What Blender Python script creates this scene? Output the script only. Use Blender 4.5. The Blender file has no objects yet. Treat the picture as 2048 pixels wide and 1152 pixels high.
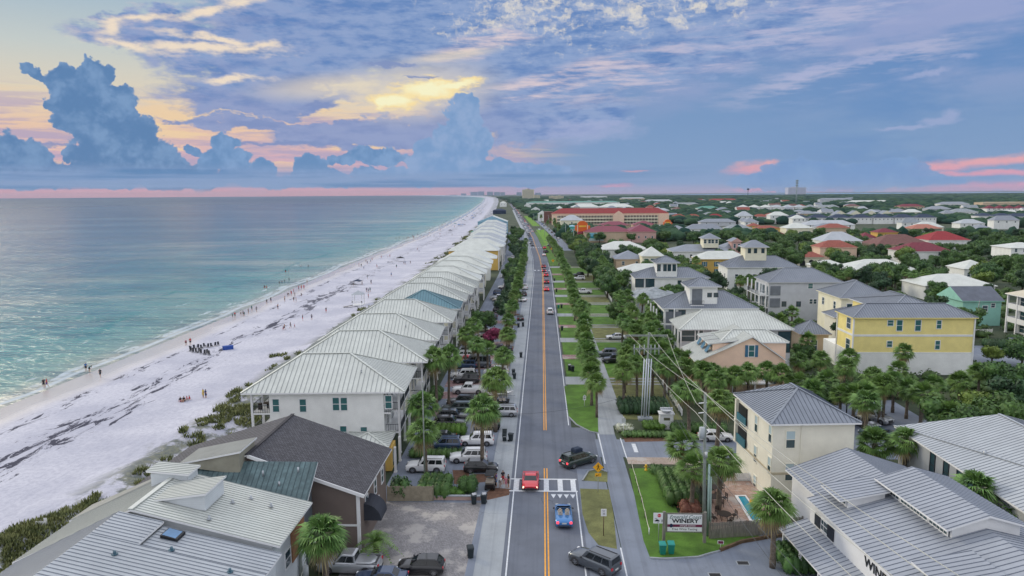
import bpy, bmesh, math, random
from mathutils import Vector, Matrix, Euler
random.seed(7)
SC = bpy.context.scene
COL = SC.collection
R_ = math.radians
# ---------------------------------------------------------------- camera
F = 1420.0; CAMH = 34.5
cam = bpy.data.cameras.new('camera'); CAM = bpy.data.objects.new('camera', cam); COL.objects.link(CAM)
cam.sensor_width = 36; cam.lens = 36 * F / 2048; cam.clip_end = 60000; cam.clip_start = 0.5
ROT = Matrix.Rotation(R_(2.46), 4, 'Z') @ Matrix.Rotation(R_(90 - 7.58), 4, 'X') @ Matrix.Rotation(R_(-0.42), 4, 'Z')
CAM.matrix_world = Matrix.Translation((0, 0, CAMH)) @ ROT
SC.camera = CAM
R3 = ROT.to_3x3(); R3i = R3.transposed()
def ray(px, py): return R3 @ Vector(((px - 1024) / F, -(py - 576) / F, -1))
def G(px, py, z=0.0):                       # where a sight line meets the level z
    d = ray(px, py); t = (z - CAMH) / min(d.z, -1e-4); return Vector((d.x * t, d.y * t, z))
def PY(px, py, Y):                          # where a sight line meets the distance Y
    d = ray(px, py); t = Y / d.y; return Vector((d.x * t, Y, CAMH + d.z * t))
def PIX(p):
    v = R3i @ (Vector(p) - Vector((0, 0, CAMH)))
    if v.z > -0.1: return None
    return (1024 + F * v.x / -v.z, 576 - F * v.y / -v.z)
def PHt(px, py, base):                      # height of the thing seen at py above ground point base
    d = ray(px, py); t = base.y / d.y; return CAMH + d.z * t
# ---------------------------------------------------------------- render and view
SC.view_settings.view_transform = 'Standard'; SC.view_settings.look = 'None'
SC.view_settings.exposure = 0.0; SC.view_settings.gamma = 1.0
SC.render.engine = 'CYCLES'
SC.cycles.max_bounces = 5; SC.cycles.diffuse_bounces = 2; SC.cycles.glossy_bounces = 2
SC.cycles.transparent_max_bounces = 6; SC.cycles.transmission_bounces = 2
SC.cycles.caustics_reflective = False; SC.cycles.caustics_refractive = False
SC.cycles.use_denoising = True; SC.cycles.volume_bounces = 0; HAZE = 3e-5

# ---------------------------------------------------------------- node maths helper
class NT:
    def __init__(s, nt): s.nt = nt
    def new(s, t, **k):
        n = s.nt.nodes.new(t)
        for a, b in k.items(): setattr(n, a, b)
        return n
    def put(s, sock, v):
        if isinstance(v, V): s.nt.links.new(v.s, sock)
        elif v is not None:
            if isinstance(v, (tuple, list)) and len(v) == 3 and sock.type == 'RGBA': v = (*v, 1)
            sock.default_value = v
    def m(s, op, a, b=None, c=None, clamp=False):
        n = s.new('ShaderNodeMath', operation=op); n.use_clamp = clamp
        for i, x in enumerate((a, b, c)):
            if x is not None: s.put(n.inputs[i], x)
        return V(s, n.outputs[0])
    def vm(s, op, a, b=None, out=0):
        n = s.new('ShaderNodeVectorMath', operation=op)
        s.put(n.inputs[0], a)
        if b is not None:
            if op == 'SCALE': s.put(n.inputs[3], b)
            else: s.put(n.inputs[1], b)
        return V(s, n.outputs[out])
    def noise(s, vec, scale, detail=4, rough=.55, out=0, dist=0, dim='3D'):
        n = s.new('ShaderNodeTexNoise', noise_dimensions=dim)
        if vec is not None: s.put(n.inputs['Vector'], vec)
        n.inputs['Scale'].default_value = scale; n.inputs['Detail'].default_value = detail
        n.inputs['Roughness'].default_value = rough; n.inputs['Distortion'].default_value = dist
        if out:                                # as a vector, without an implicit conversion
            c = s.new('ShaderNodeSeparateColor'); s.nt.links.new(n.outputs[1], c.inputs[0])
            return s.comb(V(s, c.outputs[0]), V(s, c.outputs[1]), 0.)
        return V(s, n.outputs[0])
    def voro(s, vec, scale, feat='F1', out=0, smooth=None):
        n = s.new('ShaderNodeTexVoronoi', feature=feat); s.put(n.inputs['Vector'], vec)
        n.inputs['Scale'].default_value = scale
        if smooth is not None: n.inputs['Smoothness'].default_value = smooth
        return V(s, n.outputs[out])
    def ss(s, x, a, b, c=0., d=1.):           # smoothstep from a..b to c..d
        n = s.new('ShaderNodeMapRange', interpolation_type='SMOOTHSTEP')
        for i, v in enumerate((x, a, b, c, d)): s.put(n.inputs[i], v)
        return V(s, n.outputs[0])
    def lin(s, x, a, b, c=0., d=1.):
        n = s.new('ShaderNodeMapRange')
        for i, v in enumerate((x, a, b, c, d)): s.put(n.inputs[i], v)
        return V(s, n.outputs[0])
    def mix(s, f, a, b, mode='MIX'):
        n = s.new('ShaderNodeMix', data_type='RGBA', blend_type=mode); n.clamp_factor = True
        s.put(n.inputs[0], f); s.put(n.inputs[6], a); s.put(n.inputs[7], b)
        return V(s, n.outputs[2])
    def ramp(s, f, stops, interp='LINEAR'):
        n = s.new('ShaderNodeValToRGB'); s.put(n.inputs[0], f); r = n.color_ramp; r.interpolation = interp
        while len(r.elements) < len(stops): r.elements.new(.5)
        for e, (p, c) in zip(r.elements, stops): e.position = p; e.color = (*c, 1) if len(c) == 3 else c
        return V(s, n.outputs[0])
    def xyz(s, v):
        n = s.new('ShaderNodeSeparateXYZ'); s.put(n.inputs[0], v); return [V(s, o) for o in n.outputs]
    def comb(s, x=0., y=0., z=0.):
        n = s.new('ShaderNodeCombineXYZ')
        for i, v in enumerate((x, y, z)): s.put(n.inputs[i], v)
        return V(s, n.outputs[0])
    def mapping(s, v, loc=(0, 0, 0), rot=(0, 0, 0), sc=(1, 1, 1), typ='POINT'):
        if rot == (0, 0, 0) and typ == 'POINT':  # multiply and add is cheaper
            n = s.new('ShaderNodeVectorMath', operation='MULTIPLY_ADD'); s.put(n.inputs[0], v)
            n.inputs[1].default_value = sc; n.inputs[2].default_value = loc; return V(s, n.outputs[0])
        n = s.new('ShaderNodeMapping', vector_type=typ); s.put(n.inputs[0], v)
        n.inputs[1].default_value = loc; n.inputs[2].default_value = rot; n.inputs[3].default_value = sc
        return V(s, n.outputs[0])
    def bump(s, h, strength=.3, dist=.1):
        n = s.new('ShaderNodeBump'); n.inputs['Strength'].default_value = strength
        n.inputs['Distance'].default_value = dist; s.put(n.inputs['Height'], h); return V(s, n.outputs[0])
class V:
    def __init__(s, t, sock): s.t = t; s.s = sock
    def _o(a, op, b): return a.t.m(op, a, b)
    def __add__(a, b): return a.t.m('ADD', a, b)
    def __radd__(a, b): return a.t.m('ADD', a, b)
    def __sub__(a, b): return a.t.m('SUBTRACT', a, b)
    def __rsub__(a, b): return a.t.m('SUBTRACT', b, a)
    def __mul__(a, b): return a.t.m('MULTIPLY', a, b)
    def __rmul__(a, b): return a.t.m('MULTIPLY', a, b)
    def __truediv__(a, b): return a.t.m('DIVIDE', a, b)
    def clamp(a): return a.t.m('ADD', a, 0., clamp=True)
def srgb(r, g, b):
    f = lambda c: (c / 255) / 12.92 if c / 255 <= .04045 else ((c / 255 + .055) / 1.055) ** 2.4
    return (f(r), f(g), f(b))
# ---------------------------------------------------------------- sky: dusk clouds set out by azimuth and elevation
def uv_of(px, py):
    d = ray(px, py); return (math.atan2(d.x, d.y) * 14.2, d.z / math.hypot(d.x, d.y) * 14.2)
def sky_colour(t, P, az, el, y, box):
    x0, x1, y0, y1 = box
    C = srgb
    left = t.ramp(el / 6.0, [(0, C(226, 160, 172)), (.025, C(214, 164, 180)), (.06, C(206, 168, 190)), (.12, C(218, 178, 188)), (.2, C(238, 202, 172)), (.3, C(226, 214, 190)),
                              (.42, C(200, 208, 204)), (.62, C(152, 183, 206)), (1, C(135, 172, 205))])
    right = t.ramp(el / 6.0, [(0, C(176, 162, 196)), (.03, C(134, 160, 200)), (.1, C(126, 158, 198)), (.25, C(116, 152, 196)), (.4, C(114, 148, 196)),
                               (.55, C(130, 156, 208)), (.7, C(146, 162, 210)), (1, C(140, 166, 214))])
    nb = t.noise(t.mapping(P, sc=(.25, .6, 1)), 1.0, 4, .6)
    rf = t.ss(az + (nb - .5) * 5.0, -3.2, 0.8)
    col = left if x1 < -6 else right if x0 > 4 else t.mix(rf, left, right)
    def wob(seed, s1, a1, s2, a2, sy=1.0):
        q = t.mapping(P, loc=(seed, seed * .7, seed), sc=(1, sy, 1))
        n1 = t.vm('SUBTRACT', t.noise(q, s1, 2, .5, out=1), (.5, .5, 0))
        n2 = t.vm('SUBTRACT', t.noise(q, s2, 5, .6, out=1), (.5, .5, 0))
        return t.vm('ADD', t.vm('ADD', P, t.vm('SCALE', n1, a1)), t.vm('SCALE', n2, a2))
    def ell(Q, px, py, rx, ry, rot=0):         # soft ellipse given by where its centre stands in the sky
        u, v = uv_of(px, py)
        rx /= 100.; ry /= 100.; c, s_ = math.cos(R_(rot)), math.sin(R_(rot))
        if abs(rot) < .1: q = t.mapping(Q, loc=(-u / rx, -v / ry, 0), sc=(1 / rx, 1 / ry, 0))
        else:
            a = t.vm('DOT_PRODUCT', Q, (c / rx, s_ / rx, 0), out=1) - (u * c + v * s_) / rx
            b = t.vm('DOT_PRODUCT', Q, (-s_ / ry, c / ry, 0), out=1) - (v * c - u * s_) / ry
            return 1.0 - t.m('SQRT', a * a + b * b)
        return 1.0 - t.vm('LENGTH', q, out=1)
    def near(e):
        u, w = uv_of(e[0], e[1]); a = abs(math.cos(R_(e[4]))); b = abs(math.sin(R_(e[4])))
        hx = (a * e[2] + b * e[3]) / 100 * 1.55 + .55; hy = (b * e[2] + a * e[3]) / 100 * 1.55 + .55
        return not (u + hx < x0 or u - hx > x1 or w + hy < y0 or w - hy > y1)
    def layer(L, fn, k=.25, warp=None, far=0):
        nonlocal col
        L = [e for e in L if near(e)]
        if not L: return
        Q = wob(*warp) if warp else P; r = None
        for e in L:
            v = ell(Q, *e); r = v if r is None else t.m('SMOOTH_MAX', r, v, k)
        col = fn(r)
    fine = t.noise(t.mapping(P, loc=(1, 5, 0), rot=(0, 0, R_(-12)), sc=(.45, 1.7, 1)), 2.2, 7, .63)
    fine2 = t.noise(t.mapping(P, loc=(4, 2, 0), rot=(0, 0, R_(-14)), sc=(.5, 1.3, 1)), 5.5, 5, .62)
    # streaky warm bands low on the left
    if y0 < 2.6 and x0 < 1.5:
        bands = t.noise(t.mapping(P, loc=(3, 1, 0), rot=(0, 0, R_(2)), sc=(.28, 2.6, 1)), 1.6, 6, .62)
        bl = t.m('MAXIMUM', t.ss(az, 1.5, -3.0) * t.ss(el, 2.1, 1.3) * t.ss(el, -.2, .25), 0.)
        col = t.mix(bl * t.ss(bands, .47, .60) * .8, col, C(178, 164, 194))
        col = t.mix(bl * t.ss(bands, .47, .40) * t.ss(el, .3, .8) * .85, col, C(244, 212, 166))
    if x1 > -1.5 and y1 > 1.2:
        wash = t.noise(t.mapping(P, loc=(7, 3, 0), rot=(0, 0, R_(-14)), sc=(.22, .8, 1)), 1.3, 7, .62)
        wr = t.ss(az, -1.5, 2.0) * t.ss(el, 1.0, 2.4)
        col = t.mix(wr * t.ss(wash, .42, .62) * .55, col, C(166, 172, 210))
        col = t.mix(t.ss(az, 3.0, 7.0) * t.ss(el, 3.7, 2.4) * t.ss(wash, .60, .42) * .55, col, C(84, 134, 192))
    # high sheet of blue and violet cloud
    def f_sheet(r):
        s = r + .10 + (fine - .5) * .8 + (fine2 - .5) * .4
        a = t.ss(s, -.02, .30)
        dark = t.mix(t.ss(fine + (fine2 - .5) * .5, .32, .62), C(92, 132, 190), C(140, 164, 206))
        dark = t.mix(t.ss(az, -2.0, -8.0) * .32 * t.ss(fine2, .35, .6), dark, C(156, 156, 194))
        dark = t.mix(t.ss(el, 2.3, 1.3) * .55 * t.ss(az, 1., -2.), dark, C(150, 158, 198))
        edge = t.ss(s, .50, .02) * t.ss(fine2, .42, .70) * t.ss(az, 4.0, 0.0) * t.ss(el, 2.0, 3.0)
        dark = t.mix(edge * .7, dark, C(238, 226, 210))
        return t.mix(a * t.ss(az, 8.5, 3.5), col, dark)
    layer([(330, 62, 150, 30, 6), (520, 70, 220, 60, 6), (700, 40, 300, 85, 0), (900, 60, 420, 100, 6), (1180, 60, 460, 130, 8), (640, 120, 260, 44, 10),
           (470, 185, 100, 26, 0), (560, 152, 200, 40, 12), (540, 205, 150, 20, 6), (1500, 20, 500, 110, 10),
           (560, 245, 210, 14, 2), (760, 262, 220, 26, 0), (900, 250, 200, 24, 0), (1060, 235, 220, 50, 0)], f_sheet, .22, (2.3, .55, 1.3, 2.4, .62, 1.9))
    # bright rims on its left tip
    layer([(226, 54, 20, 26, -50), (265, 90, 70, 10, -12), (390, 96, 160, 12, 1), (500, 93, 70, 10, 8), (290, 37, 60, 9, 8), (400, 24, 70, 10, 18), (475, 3, 50, 12, 10), (430, 80, 110, 7, -4),
           (470, 160, 70, 8, 3)], lambda r: t.mix(t.ss(r + (fine2 - .5) * 1.6 + (fine - .5) * .8, -.2, .9) * .9, col, C(252, 232, 204)), .1, (9.1, .9, .22, 3.0, .2, 1.6))
    # mottled bright gaps high in the middle
    if x1 > -3 and x0 < 6 and y1 > 2:
        Pm = t.vm('ADD', t.mapping(P, rot=(0, 0, R_(-14)), sc=(.9, 1.5, 1)), t.vm('SCALE', t.noise(P, 3.4, 4, .65, out=1), .9))
        mot = t.noise(Pm, 3.0, 4, .6)
        layer([(1080, 10, 170, 70, 0), (1250, 20, 130, 50, 0), (990, 45, 110, 36, 10), (1400, 5, 180, 45, 8)],
              lambda r: t.mix(t.ss(r + (mot - .5) * 5.0 + (fine2 - .5) * 2.0, .1, 1.7) * .85, col, t.mix(fine, C(250, 236, 205), C(214, 216, 222))), .4)
    # pale streaks running up to the right
    if x1 > -2.5:
        st = t.noise(t.mapping(P, loc=(2, 9, 0), rot=(0, 0, R_(-15)), sc=(.3, 2.0, 1)), 2.4, 8, .68)
        layer([(1130, 150, 260, 22, 14), (1330, 125, 260, 50, 16), (1500, 80, 300, 60, 20), (1080, 185, 200, 18, 6), (1640, 40, 300, 60, 14), (980, 85, 120, 34, 16), (900, 110, 130, 14, 6),
               (1700, 140, 260, 40, 12)],
              lambda r: t.mix(t.ss(r, -.2, .7) * t.ss(st, .43, .64) * .8, col, t.mix(t.ss(az, -.5, 4), C(238, 216, 214), C(186, 188, 216))), .3)
    # glowing hole in the clouds
    layer([(840, 180, 210, 80, 4), (670, 172, 200, 34, 6), (900, 112, 130, 14, 8)], lambda r: t.mix(t.ss(r, 0, .8) * .6, col, C(238, 222, 196)), .4)
    def f_glow(r):
        c = t.mix(t.ss(r + (fine2 - .5) * 1.5, -.1, .4), col, C(255, 230, 166))
        return t.mix(t.ss(r + (fine - .5) * .8, .22, .7), c, C(255, 250, 205))
    layer([(860, 176, 85, 26, 8), (790, 203, 50, 18, -6), (910, 163, 60, 12, 6), (770, 205, 24, 20, 0)], f_glow, .2, (5.2, .9, .35, 3.2, .28, 1.7))
    layer([(510, 246, 58, 8, 0), (350, 245, 22, 3, -4), (640, 212, 45, 6, 4), (840, 152, 40, 4, 4), (780, 130, 60, 5, 0), (560, 292, 130, 5, 0), (180, 262, 60, 4, 0), (80, 292, 60, 5, 0)],
          lambda r: t.mix(t.ss(r + (fine2 - .5) * .6, .0, .5) * .8, col, C(124, 144, 192)), .05, (6.4, 1.2, .3, 4.5, .25, 2.0))
    # pink gaps near the horizon
    layer([(1500, 337, 46, 12, 6), (1530, 330, 26, 6, 10), (1960, 324, 120, 10, 4), (2080, 314, 130, 9, 3), (1880, 334, 50, 8, 0), (1980, 346, 110, 5, 0), (2060, 370, 190, 9, 2), (1230, 372, 46, 4, 0), (1270, 342, 30, 2.5, 0), (1580, 379, 140, 4, 0)],
          lambda r: t.mix(t.ss(r + (fine2 - .5) * 1.3 + (fine - .5) * .6, -.25, .8) * .9, col, t.mix(t.ss(el, .1, .7), C(222, 154, 182), C(244, 176, 168))), .08, (8.8, 1.2, .12, 5, .10, 1.8))
    layer([(1935, 108, 20, 7, 0), (1850, 148, 50, 7, 8), (1905, 228, 16, 16, 0), (1880, 238, 40, 10, 0), (1810, 254, 60, 6, 4), (1640, 140, 90, 10, 8), (1740, 120, 110, 8, 14), (1180, 260, 120, 30, 0)],
          lambda r: t.mix(t.ss(r + (fine2 - .5) * 1.0, -.1, .7) * .55, col, C(172, 180, 216)), .12, (3.9, 1.6, .25, 4.5, .22, 1.3))
    # cumulus banks with hard billowy edges
    def cumulus(seed, L, c0, c1, k=.12, amp=1.0, soft=.085, op=1.):
        nonlocal col
        L = [e for e in L if near(e)]
        if not L: return
        q = t.mapping(P, loc=(seed, 0, seed))
        n1 = t.vm('SUBTRACT', t.noise(q, 1.1, 2, .5, out=1), (.5, .5, 0))
        n2 = t.vm('SUBTRACT', t.noise(q, 3.8, 5, .6, out=1), (.5, .5, 0))
        Qc = t.vm('ADD', t.vm('ADD', P, t.vm('SCALE', n1, .4 * amp)), t.vm('SCALE', n2, .36 * amp))
        bil = t.voro(Qc, 3.6, 'SMOOTH_F1', smooth=.3); bil2 = t.voro(Qc, 9.5)
        r = None
        for e in L:
            v = ell(Qc, *e); r = v if r is None else t.m('SMOOTH_MAX', r, v, k)
        f = r + (.40 - bil) * .38 + (.42 - bil2) * .16 + (t.noise(q, 14., 4, .65) - .5) * .22
        sh = t.noise(q, 2.1, 6, .62)
        c = t.mix(t.ss(sh + (.4 - bil) * .22 + (.3 - bil2) * .16, .32, .66), c0, c1)
        c = t.mix(t.ss(f, .18, .0) * .35, c, C(150, 176, 212))
        col = t.mix(t.ss(f, 0, soft) * op, col, c)
    cumulus(11, [(78, 148, 34, 10, -24), (130, 165, 28, 34, 0), (190, 160, 36, 36, 0), (165, 195, 52, 28, 0), (215, 195, 54, 34, 0), (205, 235, 70, 46, 0),
                 (138, 228, 30, 32, 0), (235, 270, 88, 44, 0), (258, 305, 98, 44, 0), (290, 340, 130, 34, 0), (340, 355, 110, 26, 0), (20, 310, 66, 40, 0), (60, 345, 180, 30, 0), (225, 355, 230, 24, 0),
                 (112, 214, 14, 12, 0), (145, 306, 18, 16, 0)], C(84, 128, 176), C(118, 154, 196))
    cumulus(23, [(440, 295, 22, 28, 30), (465, 284, 18, 10, 0), (470, 322, 34, 32, 0), (425, 325, 34, 22, 20), (480, 350, 44, 26, 0), (525, 342, 26, 30, 0), (545, 368, 40, 14, 0),
                 (622, 335, 42, 28, 0), (640, 355, 66, 20, 0), (668, 322, 12, 9, 0), (695, 322, 22, 10, 0), (760, 312, 64, 20, 0), (745, 350, 46, 18, 0), (430, 362, 80, 14, 0),
                 (385, 305, 16, 8, -20), (690, 366, 70, 10, 0), (450, 305, 24, 30, 0)], C(96, 140, 188), C(124, 160, 204), k=.05, amp=.7)
    cumulus(37, [(932, 200, 26, 22, 0), (925, 235, 40, 40, 0), (915, 268, 52, 36, 0), (945, 285, 48, 44, 0), (900, 320, 90, 34, 0), (950, 345, 150, 24, 0), (850, 298, 28, 18, 0),
                 (1040, 345, 110, 22, 0), (860, 350, 120, 20, 0)], C(118, 156, 202), C(142, 170, 210), amp=.8)
    cumulus(51, [(1550, 366, 100, 18, 0), (1610, 345, 80, 28, 0), (1690, 355, 160, 30, 0), (1840, 362, 70, 16, 0), (1800, 340, 50, 22, 0), (1060, 364, 100, 14, 0)],
            C(114, 152, 202), C(124, 160, 205), amp=.6, soft=.12, op=.9)
    # low dark layer and pink strip along the sea horizon
    if y0 < .9:
        ly = t.noise(t.mapping(P, loc=(0, 4, 0), sc=(.14, 3.4, 1)), 1.5, 6, .6)
        col = t.mix(t.m('MAXIMUM', t.ss(el + (ly - .5) * .06, .46, .30) * t.ss(el + (ly - .5) * .10, .12, .17), 0.) * t.ss(az, 3., -1.) * .85, col, t.mix(t.ss(ly, .4, .65), C(132, 158, 198), C(100, 142, 188)))
        lowb = t.m('MAXIMUM', t.ss(el, .62, .40) * t.ss(el, .10, .18) * t.ss(ly, .34, .54), 0.)
        col = t.mix(lowb * t.ss(az, 6., -4.) * .8, col, t.mix(t.ss(ly, .42, .66), C(140, 164, 204), C(84, 132, 182)))
        col = t.mix(t.ss(el + (ly - .5) * .10, .14, .03) * t.ss(az, 1, -5.) * .75, col, C(222, 160, 168))
    return t.mix(.10, col, C(150, 154, 172))
def build_sky():
    R = 32000.; us = [-12.5, -6, -2.5, 1.2, 5.2, 12.5]; vs = [-.4, 1.4, 4.4]
    M = []
    for j in range(len(vs) - 1):
        for i in range(len(us) - 1):
            m = bpy.data.materials.new('sky_stretch'); m.use_nodes = True; nt = m.node_tree; nt.nodes.clear(); t = NT(nt)
            g = t.new('ShaderNodeNewGeometry'); D = t.vm('SUBTRACT', V(t, g.outputs[0]), (0, 0, CAMH))
            x, y, z = t.xyz(D)
            az = t.m('ARCTAN2', x, y) * 14.2; el = z / t.m('SQRT', x * x + y * y) * 14.2
            c = sky_colour(t, t.comb(az, el, 0.), az, el, y, (us[i], us[i + 1], vs[j], vs[j + 1]))
            e = t.new('ShaderNodeEmission'); t.put(e.inputs[0], c)
            o = t.new('ShaderNodeOutputMaterial'); nt.links.new(e.outputs[0], o.inputs[0])
            m.cycles.emission_sampling = 'NONE'; M.append(m)
    me = bpy.data.meshes.new('sky'); vts = []; fs = []; mi = []
    for j in range(len(vs) - 1):
        for i in range(len(us) - 1):
            n = 6
            for a in range(n):
                u0 = us[i] + (us[i + 1] - us[i]) * a / n; u1 = us[i] + (us[i + 1] - us[i]) * (a + 1) / n; b = len(vts)
                for (u, v) in ((u0, vs[j]), (u1, vs[j]), (u1, vs[j + 1]), (u0, vs[j + 1])):
                    vts.append((R * math.sin(u / 14.2), R * math.cos(u / 14.2), CAMH + R * v / 14.2))
                fs.append((b, b + 1, b + 2, b + 3)); mi.append(j * (len(us) - 1) + i)
    me.from_pydata(vts, [], fs)
    for m in M: me.materials.append(m)
    me.polygons.foreach_set('material_index', mi)
    o = bpy.data.objects.new('sky', me); COL.objects.link(o); o['kind'] = 'structure'
def build_world():                             # rest of the sky, unseen: brightened overhead and behind camera for fill light
    w = bpy.data.worlds.new('World'); SC.world = w; w.use_nodes = True
    nt = w.node_tree; nt.nodes.clear(); t = NT(nt)
    tc = t.new('ShaderNodeTexCoord'); x, y, z = t.xyz(V(t, tc.outputs['Generated']))
    nsky = t.new('ShaderNodeTexSky', sky_type='NISHITA'); nsky.sun_disc = False
    nsky.sun_elevation = R_(25); nsky.sun_rotation = R_(-55)
    ns = t.mix(1.0, V(t, nsky.outputs[0]), (.1, .1, .1), 'MULTIPLY')
    over = t.mix(t.ss(z, .0, .8), (.72, .76, .90), (1.25, 1.28, 1.38))
    over = t.mix(t.ss(y, -.2, -1.) * .5, over, (1.25, 1.2, 1.2))
    bg = t.new('ShaderNodeBackground'); t.put(bg.inputs[0], t.mix(.2, over, ns)); bg.inputs[1].default_value = 1.0
    out = t.new('ShaderNodeOutputWorld'); nt.links.new(bg.outputs[0], out.inputs[0])
build_world()
build_sky()
# ---------------------------------------------------------------- the one sun, low in the west behind cloud
sl = bpy.data.lights.new('sun', 'SUN'); sl.energy = 1.5; sl.angle = R_(14); sl.color = (1.0, .88, .66)
SUN = bpy.data.objects.new('sun', sl); COL.objects.link(SUN)
SUN.rotation_euler = Euler((R_(-65), 0, R_(55)), 'XYZ')
# ---------------------------------------------------------------- materials
MATS = {}
def mat(name, rgb, rough=.6, metal=0., var=.12, vs=.6, fine=0., fs=8., bump=0., bs=12., coat=0., spec=.4, stretch=None, alpha=None, emit=None):
    if name in MATS: return MATS[name]
    m = bpy.data.materials.new(name); m.use_nodes = True; nt = m.node_tree; t = NT(nt)
    p = nt.nodes['Principled BSDF']; p.inputs['Roughness'].default_value = rough; p.inputs['Metallic'].default_value = metal
    p.inputs['Coat Weight'].default_value = coat; p.inputs['Specular IOR Level'].default_value = spec
    if emit: p.inputs['Emission Color'].default_value = (*rgb, 1); p.inputs['Emission Strength'].default_value = emit
    o = V(t, t.new('ShaderNodeTexCoord').outputs['Object'])
    if stretch: o = t.mapping(o, sc=stretch)
    col = None
    if var:
        n = t.noise(o, vs, 4, .6); d = tuple(c * (1 - var) for c in rgb); u = tuple(min(1, c * (1 + var)) for c in rgb)
        col = t.mix(t.ss(n, .3, .7), d, u)
    if fine:
        n = t.noise(o, fs, 3, .7); col = t.mix(t.ss(n, .35, .65) * fine, col or rgb, tuple(c * .45 for c in rgb))
    if col is None: p.inputs['Base Color'].default_value = (*rgb, 1)
    else: t.put(p.inputs['Base Color'], col)
    if bump: t.put(p.inputs['Normal'], t.bump(t.noise(o, bs, 4, .6), bump, .05))
    MATS[name] = m; return m
def siding(name, rgb, pitch=.2, rough=.65, k=.84, axis=2):
    if name in MATS: return MATS[name]
    m = mat(name, rgb, rough, var=.06); nt = m.node_tree; t = NT(nt); p = nt.nodes['Principled BSDF']
    o = V(t, t.new('ShaderNodeTexCoord').outputs['Object']); z = t.xyz(o)[axis]
    w = t.m('FRACT', z * (1 / pitch)); f = t.ss(w, .0, .16)
    c = V(t, p.inputs['Base Color'].links[0].from_socket)
    t.put(p.inputs['Base Color'], t.mix(f, tuple(x * k for x in rgb), c)); t.put(p.inputs['Normal'], t.bump(w, .25, .02)); return m
def shingle(name, rgb):
    if name in MATS: return MATS[name]
    m = mat(name, rgb, .85, var=.1); nt = m.node_tree; t = NT(nt); p = nt.nodes['Principled BSDF']
    o = V(t, t.new('ShaderNodeTexCoord').outputs['Object']); b = t.new('ShaderNodeTexBrick')
    x, y, z = t.xyz(o); t.put(b.inputs['Vector'], t.comb(x, y, 0.)); b.inputs['Scale'].default_value = 1.0
    b.inputs['Brick Width'].default_value = .34; b.inputs['Row Height'].default_value = .26; b.inputs['Mortar Size'].default_value = .035
    b.inputs['Color1'].default_value = (*[c * .8 for c in rgb], 1); b.inputs['Color2'].default_value = (*[min(1, c * 1.35) for c in rgb], 1)
    b.inputs['Mortar'].default_value = (*[c * .45 for c in rgb], 1); t.put(p.inputs['Base Color'], V(t, b.outputs[0])); return m
def glassmat(name, rgb, rough=.08):
    m = mat(name, rgb, rough, var=.25, vs=.5, spec=.7); return m
WHITE = mat('white_paint', (.78, .79, .80), .5, var=.04)
GLASS = glassmat('window_glass', (.035, .075, .095))
GLASSG = glassmat('green_glass', (.05, .16, .17))
CARGLASS = glassmat('car_glass', (.012, .016, .02), .04)
BLACK = mat('black_plastic', (.012, .013, .016), .45, var=.1)
STEEL = mat('galvanised_steel', (.42, .45, .48), .35, .6, var=.1)
WOOD = mat('weathered_wood', (.20, .19, .17), .85, var=.25, vs=2., stretch=(4, 4, .5))
BROWNWOOD = mat('brown_wood', (.13, .085, .05), .85, var=.25, vs=2.)

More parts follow.
